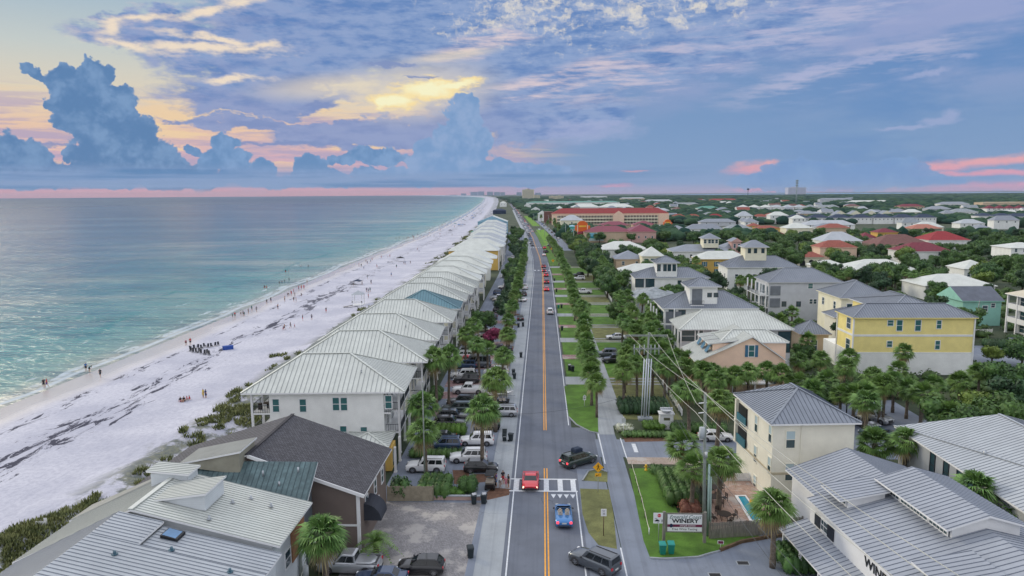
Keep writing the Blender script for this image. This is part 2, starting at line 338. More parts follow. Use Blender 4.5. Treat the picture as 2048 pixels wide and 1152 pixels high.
# ---------------------------------------------------------------- mesh builder
class MB:
    def __init__(s): s.v = []; s.f = []; s.mi = []; s.sm = []
    def face(s, pts, mi=0, sm=False):
        b = len(s.v); s.v += [tuple(p) for p in pts]; s.f.append(tuple(range(b, b + len(pts)))); s.mi.append(mi); s.sm.append(sm)
    def box(s, x0, y0, z0, x1, y1, z1, mi=0, rot=0, c=None):
        P = [(x0, y0, z0), (x1, y0, z0), (x1, y1, z0), (x0, y1, z0), (x0, y0, z1), (x1, y0, z1), (x1, y1, z1), (x0, y1, z1)]
        if rot:
            cx, cy = c or ((x0 + x1) / 2, (y0 + y1) / 2); k, q = math.cos(rot), math.sin(rot)
            P = [(cx + (x - cx) * k - (y - cy) * q, cy + (x - cx) * q + (y - cy) * k, z) for x, y, z in P]
        s.hexa(P, mi)
    def hexa(s, P, mi=0):
        b = len(s.v); s.v += [tuple(p) for p in P]
        for f in ((0, 3, 2, 1), (4, 5, 6, 7), (0, 1, 5, 4), (1, 2, 6, 5), (2, 3, 7, 6), (3, 0, 4, 7)):
            s.f.append(tuple(b + i for i in f)); s.mi.append(mi); s.sm.append(False)
    def tube(s, pts, radii, n=8, mi=0, cap=True, sm=True):
        pts = [Vector(p) for p in pts]; b = len(s.v); k = len(pts)
        if not isinstance(radii, (list, tuple)): radii = [radii] * k
        for i, p in enumerate(pts):
            d = (pts[min(i + 1, k - 1)] - pts[max(i - 1, 0)]).normalized()
            a = d.cross(Vector((0, 0, 1)) if abs(d.z) < .9 else Vector((1, 0, 0))).normalized(); c = d.cross(a)
            for j in range(n):
                th = 2 * math.pi * j / n; s.v.append(tuple(p + (a * math.cos(th) + c * math.sin(th)) * radii[i]))
        for i in range(k - 1):
            for j in range(n):
                q = (j + 1) % n; s.f.append((b + i * n + j, b + i * n + q, b + (i + 1) * n + q, b + (i + 1) * n + j)); s.mi.append(mi); s.sm.append(sm)
        if cap:
            s.f.append(tuple(b + j for j in range(n))[::-1]); s.f.append(tuple(b + (k - 1) * n + j for j in range(n))); s.mi += [mi, mi]; s.sm += [False, False]
    def bar(s, a, b, w, h, mi=0):
        a = Vector(a); b = Vector(b); d = (b - a).normalized(); r = d.cross(Vector((0, 0, 1)))
        r = (r.normalized() if r.length > 1e-3 else Vector((1, 0, 0))) * w / 2; u = r.cross(d).normalized() * h / 2
        s.hexa([a - r - u, b - r - u, b + r - u, a + r - u, a - r + u, b - r + u, b + r + u, a + r + u], mi)
    def mesh(s, name, mats):
        me = bpy.data.meshes.new(name); me.from_pydata(s.v, [], s.f)
        for m in (mats if isinstance(mats, (list, tuple)) else [mats]): me.materials.append(m)
        me.polygons.foreach_set('material_index', s.mi); me.polygons.foreach_set('use_smooth', s.sm)
        me.update(); return me
    def build(s, name, mats, parent=None, loc=None, rz=None):
        return put(name, s.mesh(name, mats), parent, loc, rz)
def put(name, me, parent=None, loc=None, rz=None, rot=None, sc=None):
    o = bpy.data.objects.new(name, me); COL.objects.link(o)
    if parent: o.parent = parent
    if loc is not None: o.location = loc
    if rz is not None: o.rotation_euler = (0, 0, rz)
    if rot is not None: o.rotation_euler = rot
    if sc is not None: o.scale = (sc, sc, sc) if isinstance(sc, (int, float)) else sc
    return o
def tag(o, label, cat, group=None):
    o['label'] = label; o['category'] = cat
    if group: o['group'] = group
    return o
def thing(name, label, cat, loc=(0, 0, 0), rz=0, group=None):
    o = put(name, None, None, loc, rz); o.empty_display_size = .3; return tag(o, label, cat, group)
def struct(o): o['kind'] = 'structure'; return o
def stuff(o): o['kind'] = 'stuff'; return o
def dup(root, loc, rz=0, label=None, group=None, sc=None, mats=None):
    kids = {}
    for o in ALLKIDS.get(root.name) or ALLKIDS.setdefault(root.name, list(root.children_recursive)):
        kids.setdefault(o.parent.name, []).append(o)
    def cp(o, par):
        c = o.copy(); COL.objects.link(c)
        if par: c.parent = par
        if mats and o.data and o.name.split('.')[0] in mats:
            for i, m in enumerate(mats[o.name.split('.')[0]]):
                if m and i < len(c.material_slots): c.material_slots[i].link = 'OBJECT'; c.material_slots[i].material = m
        for k in kids.get(o.name, []): cp(k, c)
        return c
    r = cp(root, None); r.location = loc; r.rotation_euler = (0, 0, rz)
    if sc: r.scale = (sc, sc, sc) if isinstance(sc, (int, float)) else sc
    if label: r['label'] = label
    if group: r['group'] = group
    return r
ALLKIDS = {}
USED = set()
def place(proto, loc, rz=0, **k):               # the first time moves the prototype itself
    if proto.name not in USED:
        ALLKIDS.setdefault(proto.name, list(proto.children_recursive)); USED.add(proto.name); PROTO0[proto.name] = (loc, rz, k)
        return None
    return dup(proto, loc, rz, **k)
PROTO0 = {}
def settle():                                  # now that the copies are made, stand each prototype at its own place
    for o in list(bpy.data.objects):
        if o.name in PROTO0:
            loc, rz, k = PROTO0[o.name]; o.location = loc; o.rotation_euler = (0, 0, rz); sc = k.get('sc')
            if sc: o.scale = (sc, sc, sc) if isinstance(sc, (int, float)) else sc
            if k.get('label'): o['label'] = k['label']
            if k.get('group'): o['group'] = k['group']
            if k.get('mats'):
                for c in ALLKIDS[o.name] + [o]:
                    b = c.name.split('.')[0]
                    if c.data and b in k['mats']:
                        for i, m in enumerate(k['mats'][b]):
                            if m and i < len(c.material_slots): c.material_slots[i].link = 'OBJECT'; c.material_slots[i].material = m
def lerp_tab(tab, x):
    for (x0, y0), (x1, y1) in zip(tab, tab[1:]):
        if x <= x1: return y0 + (y1 - y0) * (x - x0) / (x1 - x0)
    return tab[-1][1]
def roadx(Y): return lerp_tab([(-60, .45), (300, .3), (380, -1.2), (450, -3.8), (560, -7.5), (700, -14), (960, -28), (1580, -60), (3000, -140), (6000, -330), (12000, -900), (20000, -1900)], Y)
SHORE = [(-80, -91), (120, -92), (200, -93), (320, -98), (440, -101), (615, -104), (1000, -121), (1400, -143), (3000, -250), (6100, -490), (9000, -900), (15000, -2300), (20000, -3600)]
def shorex(Y): return lerp_tab(SHORE, Y)
# ---------------------------------------------------------------- ground, beach, sea, road
def rows():
    Y = [-60 + 4 * i for i in range(110)]; y = Y[-1]
    while y < 20000: y *= 1.035; Y.append(y)
    return Y
def grid_strip(name, us, xf, zf, m, ys=None):   # strip that follows the coast: UV = metres from the shore, metres along it
    ys = ys or rows(); vs = []; fs = []; uv = []
    for Y in ys:
        for u in us: vs.append((xf(u, Y), Y, zf(u, Y))); uv.append((u, Y))
    n = len(us)
    for j in range(len(ys) - 1):
        for i in range(n - 1): a = j * n + i; fs.append((a, a + 1, a + n + 1, a + n))
    me = bpy.data.meshes.new(name); me.from_pydata(vs, [], fs); l = me.uv_layers.new(name='coast')
    idx = [0] * len(me.loops); me.loops.foreach_get('vertex_index', idx)
    l.data.foreach_set('uv', [c for i in idx for c in uv[i]]); me.materials.append(m)
    me.polygons.foreach_set('use_smooth', [True] * len(me.polygons)); return put(name, me)
from mathutils import noise as mn
def duneline(Y): return -45.5 if Y < 330 else roadx(Y) - 46.
def dune(X, Y):
    d = X - duneline(Y); k = max(0, 1 - abs(d + 5.5) / 8.5)
    return k * (1.1 + 1.4 * mn.noise(Vector((X * .16, Y * .11, 3)))) + .12 * mn.noise(Vector((X * .3, Y * .3, 0)))
# beach
m = bpy.data.materials.new('sand'); m.use_nodes = True; nt = m.node_tree; t = NT(nt); p = nt.nodes['Principled BSDF']
uvn = V(t, t.new('ShaderNodeUVMap').outputs[0]); u, v, _ = t.xyz(uvn)
gp = V(t, t.new('ShaderNodeNewGeometry').outputs[0])
wn = t.noise(t.mapping(uvn, sc=(.03, .035, 1)), 1.0, 3, .5); edge = u + (wn - .5) * 9.0
wet = t.ss(edge, 11.5, 5.5)
base = t.mix(t.ss(t.noise(gp, .08, 5, .6), .35, .65), srgb(176, 178, 192), srgb(196, 197, 208))
base = t.mix(t.ss(t.noise(gp, 1.6, 5, .72), .42, .62) * .38, base, srgb(148, 150, 168))        # footprints and ruts
rut = t.noise(t.mapping(gp, rot=(0, 0, .12), sc=(1.4, .06, 1)), 1.2, 3, .6)
base = t.mix(t.ss(rut, .52, .7) * .22 * t.ss(u, 14, 24), base, srgb(154, 156, 174))
weedn = t.noise(t.mapping(uvn, loc=(0, 3, 0), sc=(.62, .15, 1)), .9, 8, .76, dist=.8)
band = t.m('MAXIMUM', t.ss(t.m('ABSOLUTE', u - 21.0 + (wn - .5) * 14), 5.5, 0.), t.ss(t.m('ABSOLUTE', u - 11.5 + (wn - .5) * 10), 2.2, 0.) * .72)
zone = t.noise(t.mapping(uvn, sc=(.02, .012, 1)), 1.0, 3, .6)
weed = t.ss(weedn + band * .12 + (zone - .5) * .26, .61, .66) * t.ss(band, 0., .25)
weed = weed * t.ss(v, 420., 150., .45, 1.)
base = t.mix(weed * .93, base, srgb(34, 36, 58))
veg = t.ss(t.noise(t.mapping(gp, sc=(.16, .13, .2)), 1.0, 6, .66), .47, .56) * t.ss(u, 37., 43.)
base = t.mix(veg * .8, base, t.mix(t.ss(t.noise(gp, 1.1, 4, .7), .4, .6), (.035, .055, .03), (.11, .12, .05)))
base = t.mix(wet * .75, base, srgb(186, 178, 170))  # wet sand, with a warm sky reflection painted into its colour
t.put(p.inputs['Base Color'], base); t.put(p.inputs['Roughness'], t.lin(wet, 0., 1., .9, .12))
t.put(p.inputs['Specular IOR Level'], t.lin(wet, 0., 1., .2, .9))
t.put(p.inputs['Normal'], t.bump(t.noise(gp, 2.4, 5, .7), V(t, t.new('ShaderNodeValue').outputs[0]) if 0 else .35, .12))
us = [-12, -6, -3, 0, 3, 6, 10, 15, 20, 26, 31, 34, 36, 38, 40, 42, 44, 46, 48, 50, 52]
def bx_(u, Y):
    a = shorex(Y); b = duneline(Y) + 4; return a + u if u <= 26 else a + 26 + (b - a - 26) * (u - 26) / 26.
def bz_(u, Y): return max(-1.2, min(0.02, (u - 3) * .07)) + (dune(bx_(u, Y), Y) if u > 26 else 0)
struct(grid_strip('beach', us, bx_, bz_, m))
# sea
m = bpy.data.materials.new('sea_water'); m.use_nodes = True; nt = m.node_tree; t = NT(nt); p = nt.nodes['Principled BSDF']
uvn = V(t, t.new('ShaderNodeUVMap').outputs[0]); u, v, _ = t.xyz(uvn)
gp = V(t, t.new('ShaderNodeNewGeometry').outputs[0])
ln = t.m('LOGARITHM', t.m('MAXIMUM', 0. - u, .5), 10.)
wn = t.noise(t.mapping(uvn, sc=(.05, .02, 1)), 1.0, 4, .6)
base = t.ramp((ln + (wn - .5) * .9) / 4.0, [(0, srgb(160, 166, 158)), (.22, srgb(118, 158, 152)), (.36, srgb(74, 140, 142)), (.48, srgb(58, 116, 130)), (.58, srgb(44, 86, 114)), (.7, srgb(30, 60, 94)), (1, srgb(22, 44, 80))])
gust = t.noise(t.mapping(gp, rot=(0, 0, .5), sc=(.003, .012, 1)), 1.0, 5, .6)
base = t.mix(t.ss(gust, .42, .66) * .35, base, srgb(120, 150, 158))
fo = t.noise(t.mapping(uvn, sc=(.35, .12, 1)), 1.0, 7, .72)
wl = t.noise(t.mapping(uvn, sc=(.01, .018, 1)), 1.0, 2, .5)
def line(c, w, amp, thr): return t.ss(t.m('ABSOLUTE', u - c + (wl - .5) * amp), w, 0.) * t.ss(fo, thr, thr + .1)
foam = t.m('MAXIMUM', t.m('MAXIMUM', line(-1.5, 2.2, 10., .46), line(-6., 3.6, 16., .55)), line(-20., 4.0, 34., .58))
foam = t.m('MAXIMUM', foam, line(.5, 1.2, 9., .34))
sky_sheen = t.noise(t.mapping(gp, rot=(0, 0, -.25), sc=(.006, .016, 1)), 1.0, 7, .66)
base = t.mix(t.ss(sky_sheen, .46, .64) * t.ss(u, -330., -60.) * .38, base, srgb(182, 180, 164))  # warm sky reflection painted into the water colour as pale patches
rip = t.noise(t.mapping(gp, rot=(0, 0, .15), sc=(.05, .30, 1)), 1., 6, .68); rip2 = t.noise(t.mapping(gp, rot=(0, 0, .1), sc=(.006, .03, 1)), 1., 6, .68)
base = t.mix(t.ss(rip * .6 + rip2 * .4,   .48, .60) * .7, base, t.mix(t.ss(u, -700., -60.), srgb(16, 34, 66), srgb(26, 88, 104)))  # ripple shading painted into the water colour as darker streaks
teal = t.ss(t.m('ABSOLUTE', u + 24. + (wl - .5) * 30), 2.6, 0.) * t.ss(t.noise(t.mapping(uvn, sc=(.05, .03, 1)), 1., 3, .6), .42, .6)
teal2 = t.ss(t.m('ABSOLUTE', u + 38. + (wl - .5) * 40), 1.8, 0.) * t.ss(t.noise(t.mapping(uvn, loc=(9, 9, 0), sc=(.05, .03, 1)), 1., 3, .6), .5, .6)
base = t.mix(t.m('MAXIMUM', teal, teal2) * .85, base, srgb(20, 122, 124))
base = t.mix(foam * .7, base, srgb(196, 208, 222))
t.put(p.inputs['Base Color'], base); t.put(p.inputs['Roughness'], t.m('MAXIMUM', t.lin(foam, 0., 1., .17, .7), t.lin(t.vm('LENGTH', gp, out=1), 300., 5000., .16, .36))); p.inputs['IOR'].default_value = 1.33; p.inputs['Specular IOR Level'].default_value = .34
# wave slopes: ripples near, swell further, calmer with distance
cd = V(t, t.new('ShaderNodeCameraData').outputs[2]) if 0 else t.vm('LENGTH', gp, out=1)
w1 = t.noise(t.mapping(gp, rot=(0, 0, .35), sc=(.35, 1.2, 1)), .9, 4, .6); w2 = t.noise(t.mapping(gp, rot=(0, 0, .2), sc=(.06, .22, 1)), .9, 5, .62)
w3 = t.noise(t.mapping(gp, rot=(0, 0, .15), sc=(.010, .05, 1)), .9, 6, .66)
h = w1 * .36 + w2 * 1.6 + w3 * 7.0
bn = t.new('ShaderNodeBump'); t.put(bn.inputs['Height'], h); bn.inputs['Distance'].default_value = 1.0
t.put(bn.inputs['Strength'], t.lin(cd, 100., 2500., 1.0, .8)); t.put(p.inputs['Normal'], V(t, bn.outputs[0]))
us = [-19000, -9000, -4000, -2000, -1000, -500, -250, -120, -60, -30, -15, -6, 0, 6]
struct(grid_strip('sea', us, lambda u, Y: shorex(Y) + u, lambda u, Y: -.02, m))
# ground
m = bpy.data.materials.new('ground_cover'); m.use_nodes = True; nt = m.node_tree; t = NT(nt); p = nt.nodes['Principled BSDF']
gp = V(t, t.new('ShaderNodeNewGeometry').outputs[0]); n1 = t.noise(gp, .05, 6, .62); n2 = t.noise(gp, 1.3, 5, .7)
base = t.mix(t.ss(n1, .4, .62), (.022, .040, .018), (.055, .075, .035)); base = t.mix(t.ss(n2, .5, .7) * .5, base, (.10, .095, .075))
t.put(p.inputs['Base Color'], base); p.inputs['Roughness'].default_value = .95
struct(grid_strip('ground', [0, 20, 60, 120, 200, 400, 1000, 3000, 8000, 22000], lambda u, Y: duneline(Y) + 3.5 + u, lambda u, Y: -.02, m))
# bay beyond the woods
mw = mat('bay_water', srgb(120, 160, 200), .2, var=.05, vs=.001)
b = MB(); b.face([(2200, 9000, .6), (20000, 7600, .6), (21000, 11500, .6), (1500, 12500, .6)]); struct(b.build('bay', mw))

def asphalt(name, rgb, crack=.0):
    m = mat(name, rgb, .85, var=.10, vs=.25, spec=.3); nt = m.node_tree; t = NT(nt); p = nt.nodes['Principled BSDF']
    o = V(t, t.new('ShaderNodeTexCoord').outputs['Object']); c = V(t, p.inputs['Base Color'].links[0].from_socket)
    c = t.mix(t.ss(t.noise(o, 18, 3, .8), .4, .7) * .22, c, tuple(x * 1.9 for x in rgb))
    x, y, z = t.xyz(o)
    tr = t.noise(t.mapping(o, sc=(1.0, .012, 1)), 1.3, 4, .6)
    c = t.mix(t.ss(tr, .45, .68) * .32, c, tuple(x * .55 for x in rgb))
    c = t.mix(t.ss(t.noise(t.mapping(o, loc=(4, 4, 4)), .5, 6, .7), .56, .70) * .3, c, tuple(x * .6 for x in rgb))
    ck = t.voro(t.vm('ADD', o, t.vm('SCALE', t.noise(o, .8, 3, .6, out=1), 1.2)), .16, 'DISTANCE_TO_EDGE')
    c = t.mix(t.ss(ck, .008, .002) * t.ss(t.noise(o, .05, 2, .5), .5, .62) * .5, c, tuple(x * .4 for x in rgb))
    t.put(p.inputs['Base Color'], c); return m
ASPH = asphalt('road_asphalt', srgb(100, 106, 118)); ASPH2 = asphalt('side_asphalt', srgb(120, 128, 142)); CONC = asphalt('pale_concrete', srgb(150, 156, 162))
def strip(name, pts, m, z, parent=None, w=None, xf=None):
    b = MB()
    for (a, c) in zip(pts, pts[1:]): b.face([(a[0], a[1], z), (a[2], a[1], z), (c[2], c[1], z), (c[0], c[1], z)])
    return b.build(name, m, parent)
def along(x0, x1, y0, y1, step=12):
    P = []; y = y0
    while True:
        a = roadx(y) - .45; P.append((x0 + a, y, x1 + a)); 
        if y >= y1: break
        y = min(y1, y + (step if y < 700 else y * .04))
    return P
def poly(name, px, m, z, kind=True, world=False, h=0):
    b = MB(); P = [Vector((*p, z)) if world else G(p[0], p[1], z) for p in px]
    if h:
        n = len(P); top = [p + Vector((0, 0, h)) for p in P]; b.face(top)
        for i in range(n): b.face([P[i], P[(i + 1) % n], top[(i + 1) % n], top[i]])
    else: b.face(P)
    o = b.build(name, m)
    for q in o.data.polygons:
        if abs(q.normal.z) > .5 and q.normal.z < 0: q.flip()
    return struct(o) if kind else o
struct(strip('road', along(-3.75, 4.35, -20, 9000), ASPH, .012))
# paved shoulder on the beach side, wide apron of parking behind it
struct(strip('shoulder', along(-6.3, -3.75, -20, 1500), CONC, .008))
struct(strip('parking_apron', along(-18.6, -6.3, -20, 640), ASPH2, .004))
struct(strip('side_path', along(10.0, 12.6, 103, 700), CONC, .012))
YEL = mat('yellow_road_paint', srgb(226, 160, 60), .7, var=.15, vs=3.); WP = mat('white_road_paint', srgb(205, 210, 216), .7, var=.12, vs=3.)
def paint(name, x0, x1, y0, y1, m=WP, z=.018): return struct(strip(name, along(x0, x1, y0, y1), m, z))
paint('edge_line', -3.38, -3.24, -10, 1500); paint('edge_line', 3.92, 4.06, 40, 79.0); paint('edge_line', 3.92, 4.06, 103, 356); 
for a in ((.22, .36), (.54, .68)):
    paint('centre_line', *a, -10, 79.0, YEL); paint('centre_line', *a, 82.84, 86.1, YEL); paint('centre_line', *a, 100.7, 640, YEL)
# near crosswalk
for y in (79.0, 82.5): b = MB(); b.box(-3.9, y, .019, 4.1, y + .32, .021); struct(b.build('crosswalk_line', WP))
for x in (-3.1, .45, 2.1, 3.65):
    b = MB(); b.box(x - .3, 79.32, .022, x + .3, 82.5, .024); struct(b.build('crosswalk_bar', WP))
for i in range(4): b = MB(); x = .95 + i * .74; b.face([(x, 78.3, .02), (x + .3, 77.2, .02), (x + .6, 78.3, .02)]); struct(b.build('yield_mark', WP))
for Y in (318, 455):
    for i in range(5): b = MB(); x = roadx(Y) - 3.6 + i * 1.6; b.box(x, Y, .019, x + .8, Y + 2.6, .021); struct(b.build('crosswalk_bar', WP))
# ---------------------------------------------------------------- buildings
C = srgb
def roofmat(name, rgb): return mat(name, rgb, .42, .15, var=.07, vs=.35, spec=.5, fine=.10, fs=1.2)
RW = roofmat('white_metal_roof', C(202, 206, 200)); RWS = mat('white_seam', C(150, 155, 154), .5, var=0)
RG = roofmat('grey_metal_roof', C(130, 137, 148)); RGS = mat('grey_seam', C(86, 95, 108), .5, var=0)
RL = roofmat('pale_metal_roof', C(172, 178, 184)); RLS = mat('pale_seam', C(128, 135, 146), .5, var=0)
RT = roofmat('teal_metal_roof', C(104, 142, 154)); RTS = mat('teal_seam', C(76, 104, 116), .5, var=0)
def tile(name, rgb): return mat(name, rgb, .8, var=.22, vs=1.2, fine=.35, fs=5.)
TER = tile('terracotta_tiles', C(150, 84, 72)); MAR = tile('maroon_tiles', C(122, 52, 66)); BRN = tile('brown_tiles', C(120, 84, 80)); SAL = tile('salmon_tiles', C(176, 116, 100)); RED = tile('red_roof', C(150, 50, 56))
NAV = mat('navy_roof', C(38, 54, 80), .7, var=.12); DKG = shingle('dark_shingles', C(82, 82, 88)); GREEN = roofmat('green_metal_roof', C(64, 134, 116)); GRB = mat('weathered_grey_roof', C(150, 158, 164), .7, var=.1, fine=.6, fs=.9)
SEAMS = {'white_metal_roof': RWS, 'grey_metal_roof': RGS, 'pale_metal_roof': RLS, 'teal_metal_roof': RTS}  # ribs darker than their roofs: seam shadow lines painted as colour
def wallm(n, r, g, b): return siding(n, C(r, g, b), .22)
def stucco(n, r, g, b): return mat(n, C(r, g, b), .8, var=.05, vs=.5, bump=.15, bs=3., fine=.06, fs=.6)
W_CREAM = stucco('cream_stucco', 234, 231, 216); W_WHITE = stucco('white_stucco', 236, 238, 236); W_YEL = wallm('yellow_siding', 240, 224, 148); W_PALEY = stucco('pale_yellow_stucco', 236, 232, 208)
W_PEACH = wallm('peach_siding', 240, 208, 184); W_GREY = wallm('pale_grey_siding', 196, 200, 206); W_TAN = stucco('tan_stucco', 206, 184, 158); W_PINK = stucco('pink_stucco', 206, 168, 160)
W_OCH = stucco('ochre_stucco', 214, 178, 98); W_MINT = wallm('mint_siding', 150, 204, 190); W_BRN = siding('brown_shingle_wall', C(118, 106, 100), .16); W_OLV = stucco('olive_stucco', 146, 148, 128)
W_ORG = stucco('orange_stucco', 222, 110, 48); W_BLUE = stucco('light_blue_stucco', 140, 180, 200)
BLUESH = mat('blue_shutter_paint', C(60, 110, 140), .6, var=.05); DARKSH = mat('dark_shutter_paint', C(40, 46, 56), .6, var=.05); DECK = mat('deck_boards', C(120, 112, 104), .8, var=.15)
RAILM = mat('dark_rail_metal', C(60, 70, 74), .5, var=0); WICKER = mat('dark_wicker', C(52, 44, 40), .8, var=.1)
WINC = {}
def winmesh(w, h, style):
    k = (round(w, 2), round(h, 2), style)
    if k in WINC: return WINC[k]
    fm = {'w': WHITE, 'c': W_CREAM, 'd': DARKSH, 'b': WHITE, 's': WHITE, 'g': WHITE}[style]; gm = GLASSG if style in 'gb' else GLASS
    b = MB(); t = .11 if w > .7 else .08
    b.box(-w / 2 - t, -.07, -t, -w / 2, .0, h + t); b.box(w / 2, -.07, -t, w / 2 + t, .0, h + t)
    b.box(-w / 2, -.07, h, w / 2, .0, h + t); b.box(-w / 2, -.07, -t, w / 2, .0, 0); b.box(-w / 2, -.055, h * .48, w / 2, -.028, h * .48 + .07)
    if style == 's': 
        for i in range(1, int(w / .45)): b.box(-w / 2 + i * .45 - .02, -.05, 0, -w / 2 + i * .45 + .02, -.028, h)
    if style == 'c': b.box(-w / 2, -.034, h * .5, w / 2, -.027, h, 1)
    g = MB(); g.box(-w / 2, -.025, 0, w / 2, -.005, h)
    r = (b.mesh('window', [fm, mat('window_blind', C(176, 196, 202), .7, var=0)]), g.mesh('pane', gm))
    if style == 'b':
        s = MB(); s.box(-w / 2 - .62, -.09, -.05, -w / 2 - .13, -.02, h + .05); s.box(w / 2 + .13, -.09, -.05, w / 2 + .62, -.02, h + .05); r += (s.mesh('shutter', BLUESH),)
    WINC[k] = r; return r
FOOT = []                                       # footprints, kept clear of trees
class House:
    def __init__(s, name, label, x0, x1, y0, y1, cat='house', group=None, ang=0.):
        s.o = Vector((x0, y0, 0)); s.a = R_(ang); s.L = x1 - x0; s.D = y1 - y0
        s.root = thing(name, label, cat, s.o, s.a, group); s.M = Matrix.Translation(s.o) @ Matrix.Rotation(s.a, 4, 'Z'); s.Mi = s.M.inverted()
        FOOT.append((x0, x1, y0, y1)); s.W = (0, 0, s.L, s.D)
    def part(s, name, b, m): return b.build(name, m, s.root)
    def walls(s, z0, z1, m, rect=None, inset=.5, name='wall'):
        u0, v0, u1, v1 = rect or (inset, inset, s.L - inset, s.D - inset); s.W = (u0, v0, u1, v1)
        b = MB(); b.box(u0, v0, z0, u1, v1, z1); return s.part(name, b, m)
    def hip(s, z, rise, m, rect=None, seam=0, gable='', name='roof', th=.18, inset=None, gm=None):
        u0, v0, u1, v1 = rect or (0, 0, s.L, s.D); b = MB(); lu, lv = u1 - u0, v1 - v0
        V3 = Vector; A, B_, C_, D_ = V3((u0, v0, z)), V3((u1, v0, z)), V3((u1, v1, z)), V3((u0, v1, z)); zr = z + rise
        if 'y' in gable or (lv > lu and 'x' not in gable):        # ridge along v
            i0 = 0 if 'f' in gable else (lu / 2 if inset is None else inset); i1 = 0 if 'b' in gable else (lu / 2 if inset is None else inset)
            i0 = min(i0, lv / 2 - .01); i1 = min(i1, lv / 2 - .01); P, Q = V3(((u0 + u1) / 2, v0 + i0, zr)), V3(((u0 + u1) / 2, v1 - i1, zr))
            faces = [(A, B_, P), (B_, C_, Q, P), (C_, D_, Q), (D_, A, P, Q)]; gab = [i0 == 0, False, i1 == 0, False]
        else:
            i0 = 0 if 'l' in gable else (lv / 2 if inset is None else inset); i1 = 0 if 'r' in gable else (lv / 2 if inset is None else inset)
            i0 = min(i0, lu / 2 - .01); i1 = min(i1, lu / 2 - .01); P, Q = V3((u0 + i0, (v0 + v1) / 2, zr)), V3((u1 - i1, (v0 + v1) / 2, zr))
            faces = [(A, B_, Q, P), (B_, C_, Q), (C_, D_, P, Q), (D_, A, P)]; gab = [False, i1 == 0, False, i0 == 0]
        s.planes(b, faces, gab, z, th, seam)
        if seam:
            for a, c in ((P, Q), (A, P), (B_, Q if faces[0][-2] is Q else P), (C_, Q), (D_, P if len(faces[3]) == 3 or faces[3][2] is P else Q)):
                if (a - c).length > .5 and not (gable and abs(a.z - c.z) > .1 and 0): b.bar(a + V3((0, 0, .05)), c + V3((0, 0, .05)), .26, .07, 0)
        sm = SEAMS.get(m.name, RGS)
        return s.part(name, b, [m, sm, gm or WHITE])
    def planes(s, b, faces, gab, z, th, seam):
        for f, g in zip(faces, gab):
            b.face(f, 2 if g else 0)
            a, c = f[0], f[1]; dn = Vector((0, 0, -th)); b.face([a + dn, c + dn, c, a], 2)
            if seam and not g: s.ribs(b, f, seam)
        b.face([f[0] - Vector((0, 0, th)) for f in faces][::-1], 2)
    def ribs(s, b, f, seam):
        a, c = f[0], f[1]; e = (c - a); L = e.length; e.normalize(); n = e.cross(f[2] - a).normalized(); 
        if n.z < 0: n = -n
        up = n.cross(e); up = up if up.z > 0 else -up
        P2 = [((p - a).dot(e), (p - a).dot(up)) for p in f]; k = int(L / seam); off = (L - k * seam) / 2
        for i in range(k + 1):
            x = off + i * seam; ys = []
            for (x0, y0), (x1, y1) in zip(P2, P2[1:] + P2[:1]):
                if (x0 - x) * (x1 - x) < 0 or (x0 == x) != (x1 == x): ys.append(y0 + (y1 - y0) * (x - x0) / ((x1 - x0) or 1e-9))
            if len(ys) >= 2:
                lo, hi = min(ys), max(ys)
                if hi - lo > .3: p, q = a + e * x + up * lo + n * .02, a + e * x + up * hi + n * .02; b.bar(p, q, .045 if seam < .58 else .09, .035, 1)
    def slope(s, pts, m, seam=.5, th=.15, name='roof'):    # one sloping plane; first two points run along the eave
        b = MB(); P = [Vector(p) for p in pts]; b.face(P); dn = Vector((0, 0, -th))
        for p, q in zip(P, P[1:] + P[:1]): b.face([p + dn, q + dn, q, p], 2)
        b.face([p + dn for p in P][::-1], 2)
        if seam: s.ribs(b, P, seam)
        return s.part(name, b, [m, SEAMS.get(m.name, RGS), WHITE])
    def win(s, face, t, z, w=.9, h=1.5, st='w', name='window'):   # t along the face, from its left end as seen from outside
        u0, v0, u1, v1 = s.W
        loc, rz = {'f': ((u0 + t, v0, z), 0), 'r': ((u1, v0 + t, z), R_(90)), 'l': ((u0, v1 - t, z), R_(-90)), 'b': ((u1 - t, v1, z), R_(180))}[face]
        ms = winmesh(w, h, st); o = put(name, ms[0], s.root, loc, rz); put('pane', ms[1], o)
        if len(ms) > 2: put('shutter', ms[2], o)
        return o
    def wpx(s, face, px, py, w=.9, h=1.5, st='w', name='window'):   # the window whose middle is seen at px, py
        o, d = s.Mi @ Vector((0, 0, CAMH)), s.Mi.to_3x3() @ ray(px, py); u0, v0, u1, v1 = s.W
        k = {'f': (v0 - o.y) / d.y, 'r': (u1 - o.x) / (d.x or 1e-6), 'l': (u0 - o.x) / (d.x or 1e-6)}[face]; p = o + d * k
        t = {'f': p.x - u0, 'r': p.y - v0, 'l': v1 - p.y}[face]; return s.win(face, t, p.z - h / 2, w, h, st, name)
    def auto(s, face, n, zs, w=.9, h=1.4, st='w'):
        u0, v0, u1, v1 = s.W; L = (u1 - u0) if face in 'fb' else (v1 - v0)
        for z in zs:
            for i in range(n): s.win(face, L * (i + .5) / n + random.uniform(-.2, .2), z, w, h, st)
    def cols(s, pts, z0, z1, r=.14, m=None):
        for u, v in pts: b = MB(); b.box(u - r, v - r, z0, u + r, v + r, z1); b.box(u - r - .05, v - r - .05, z0, u + r + .05, v + r + .05, z0 + .2); s.part('column', b, m or WHITE)
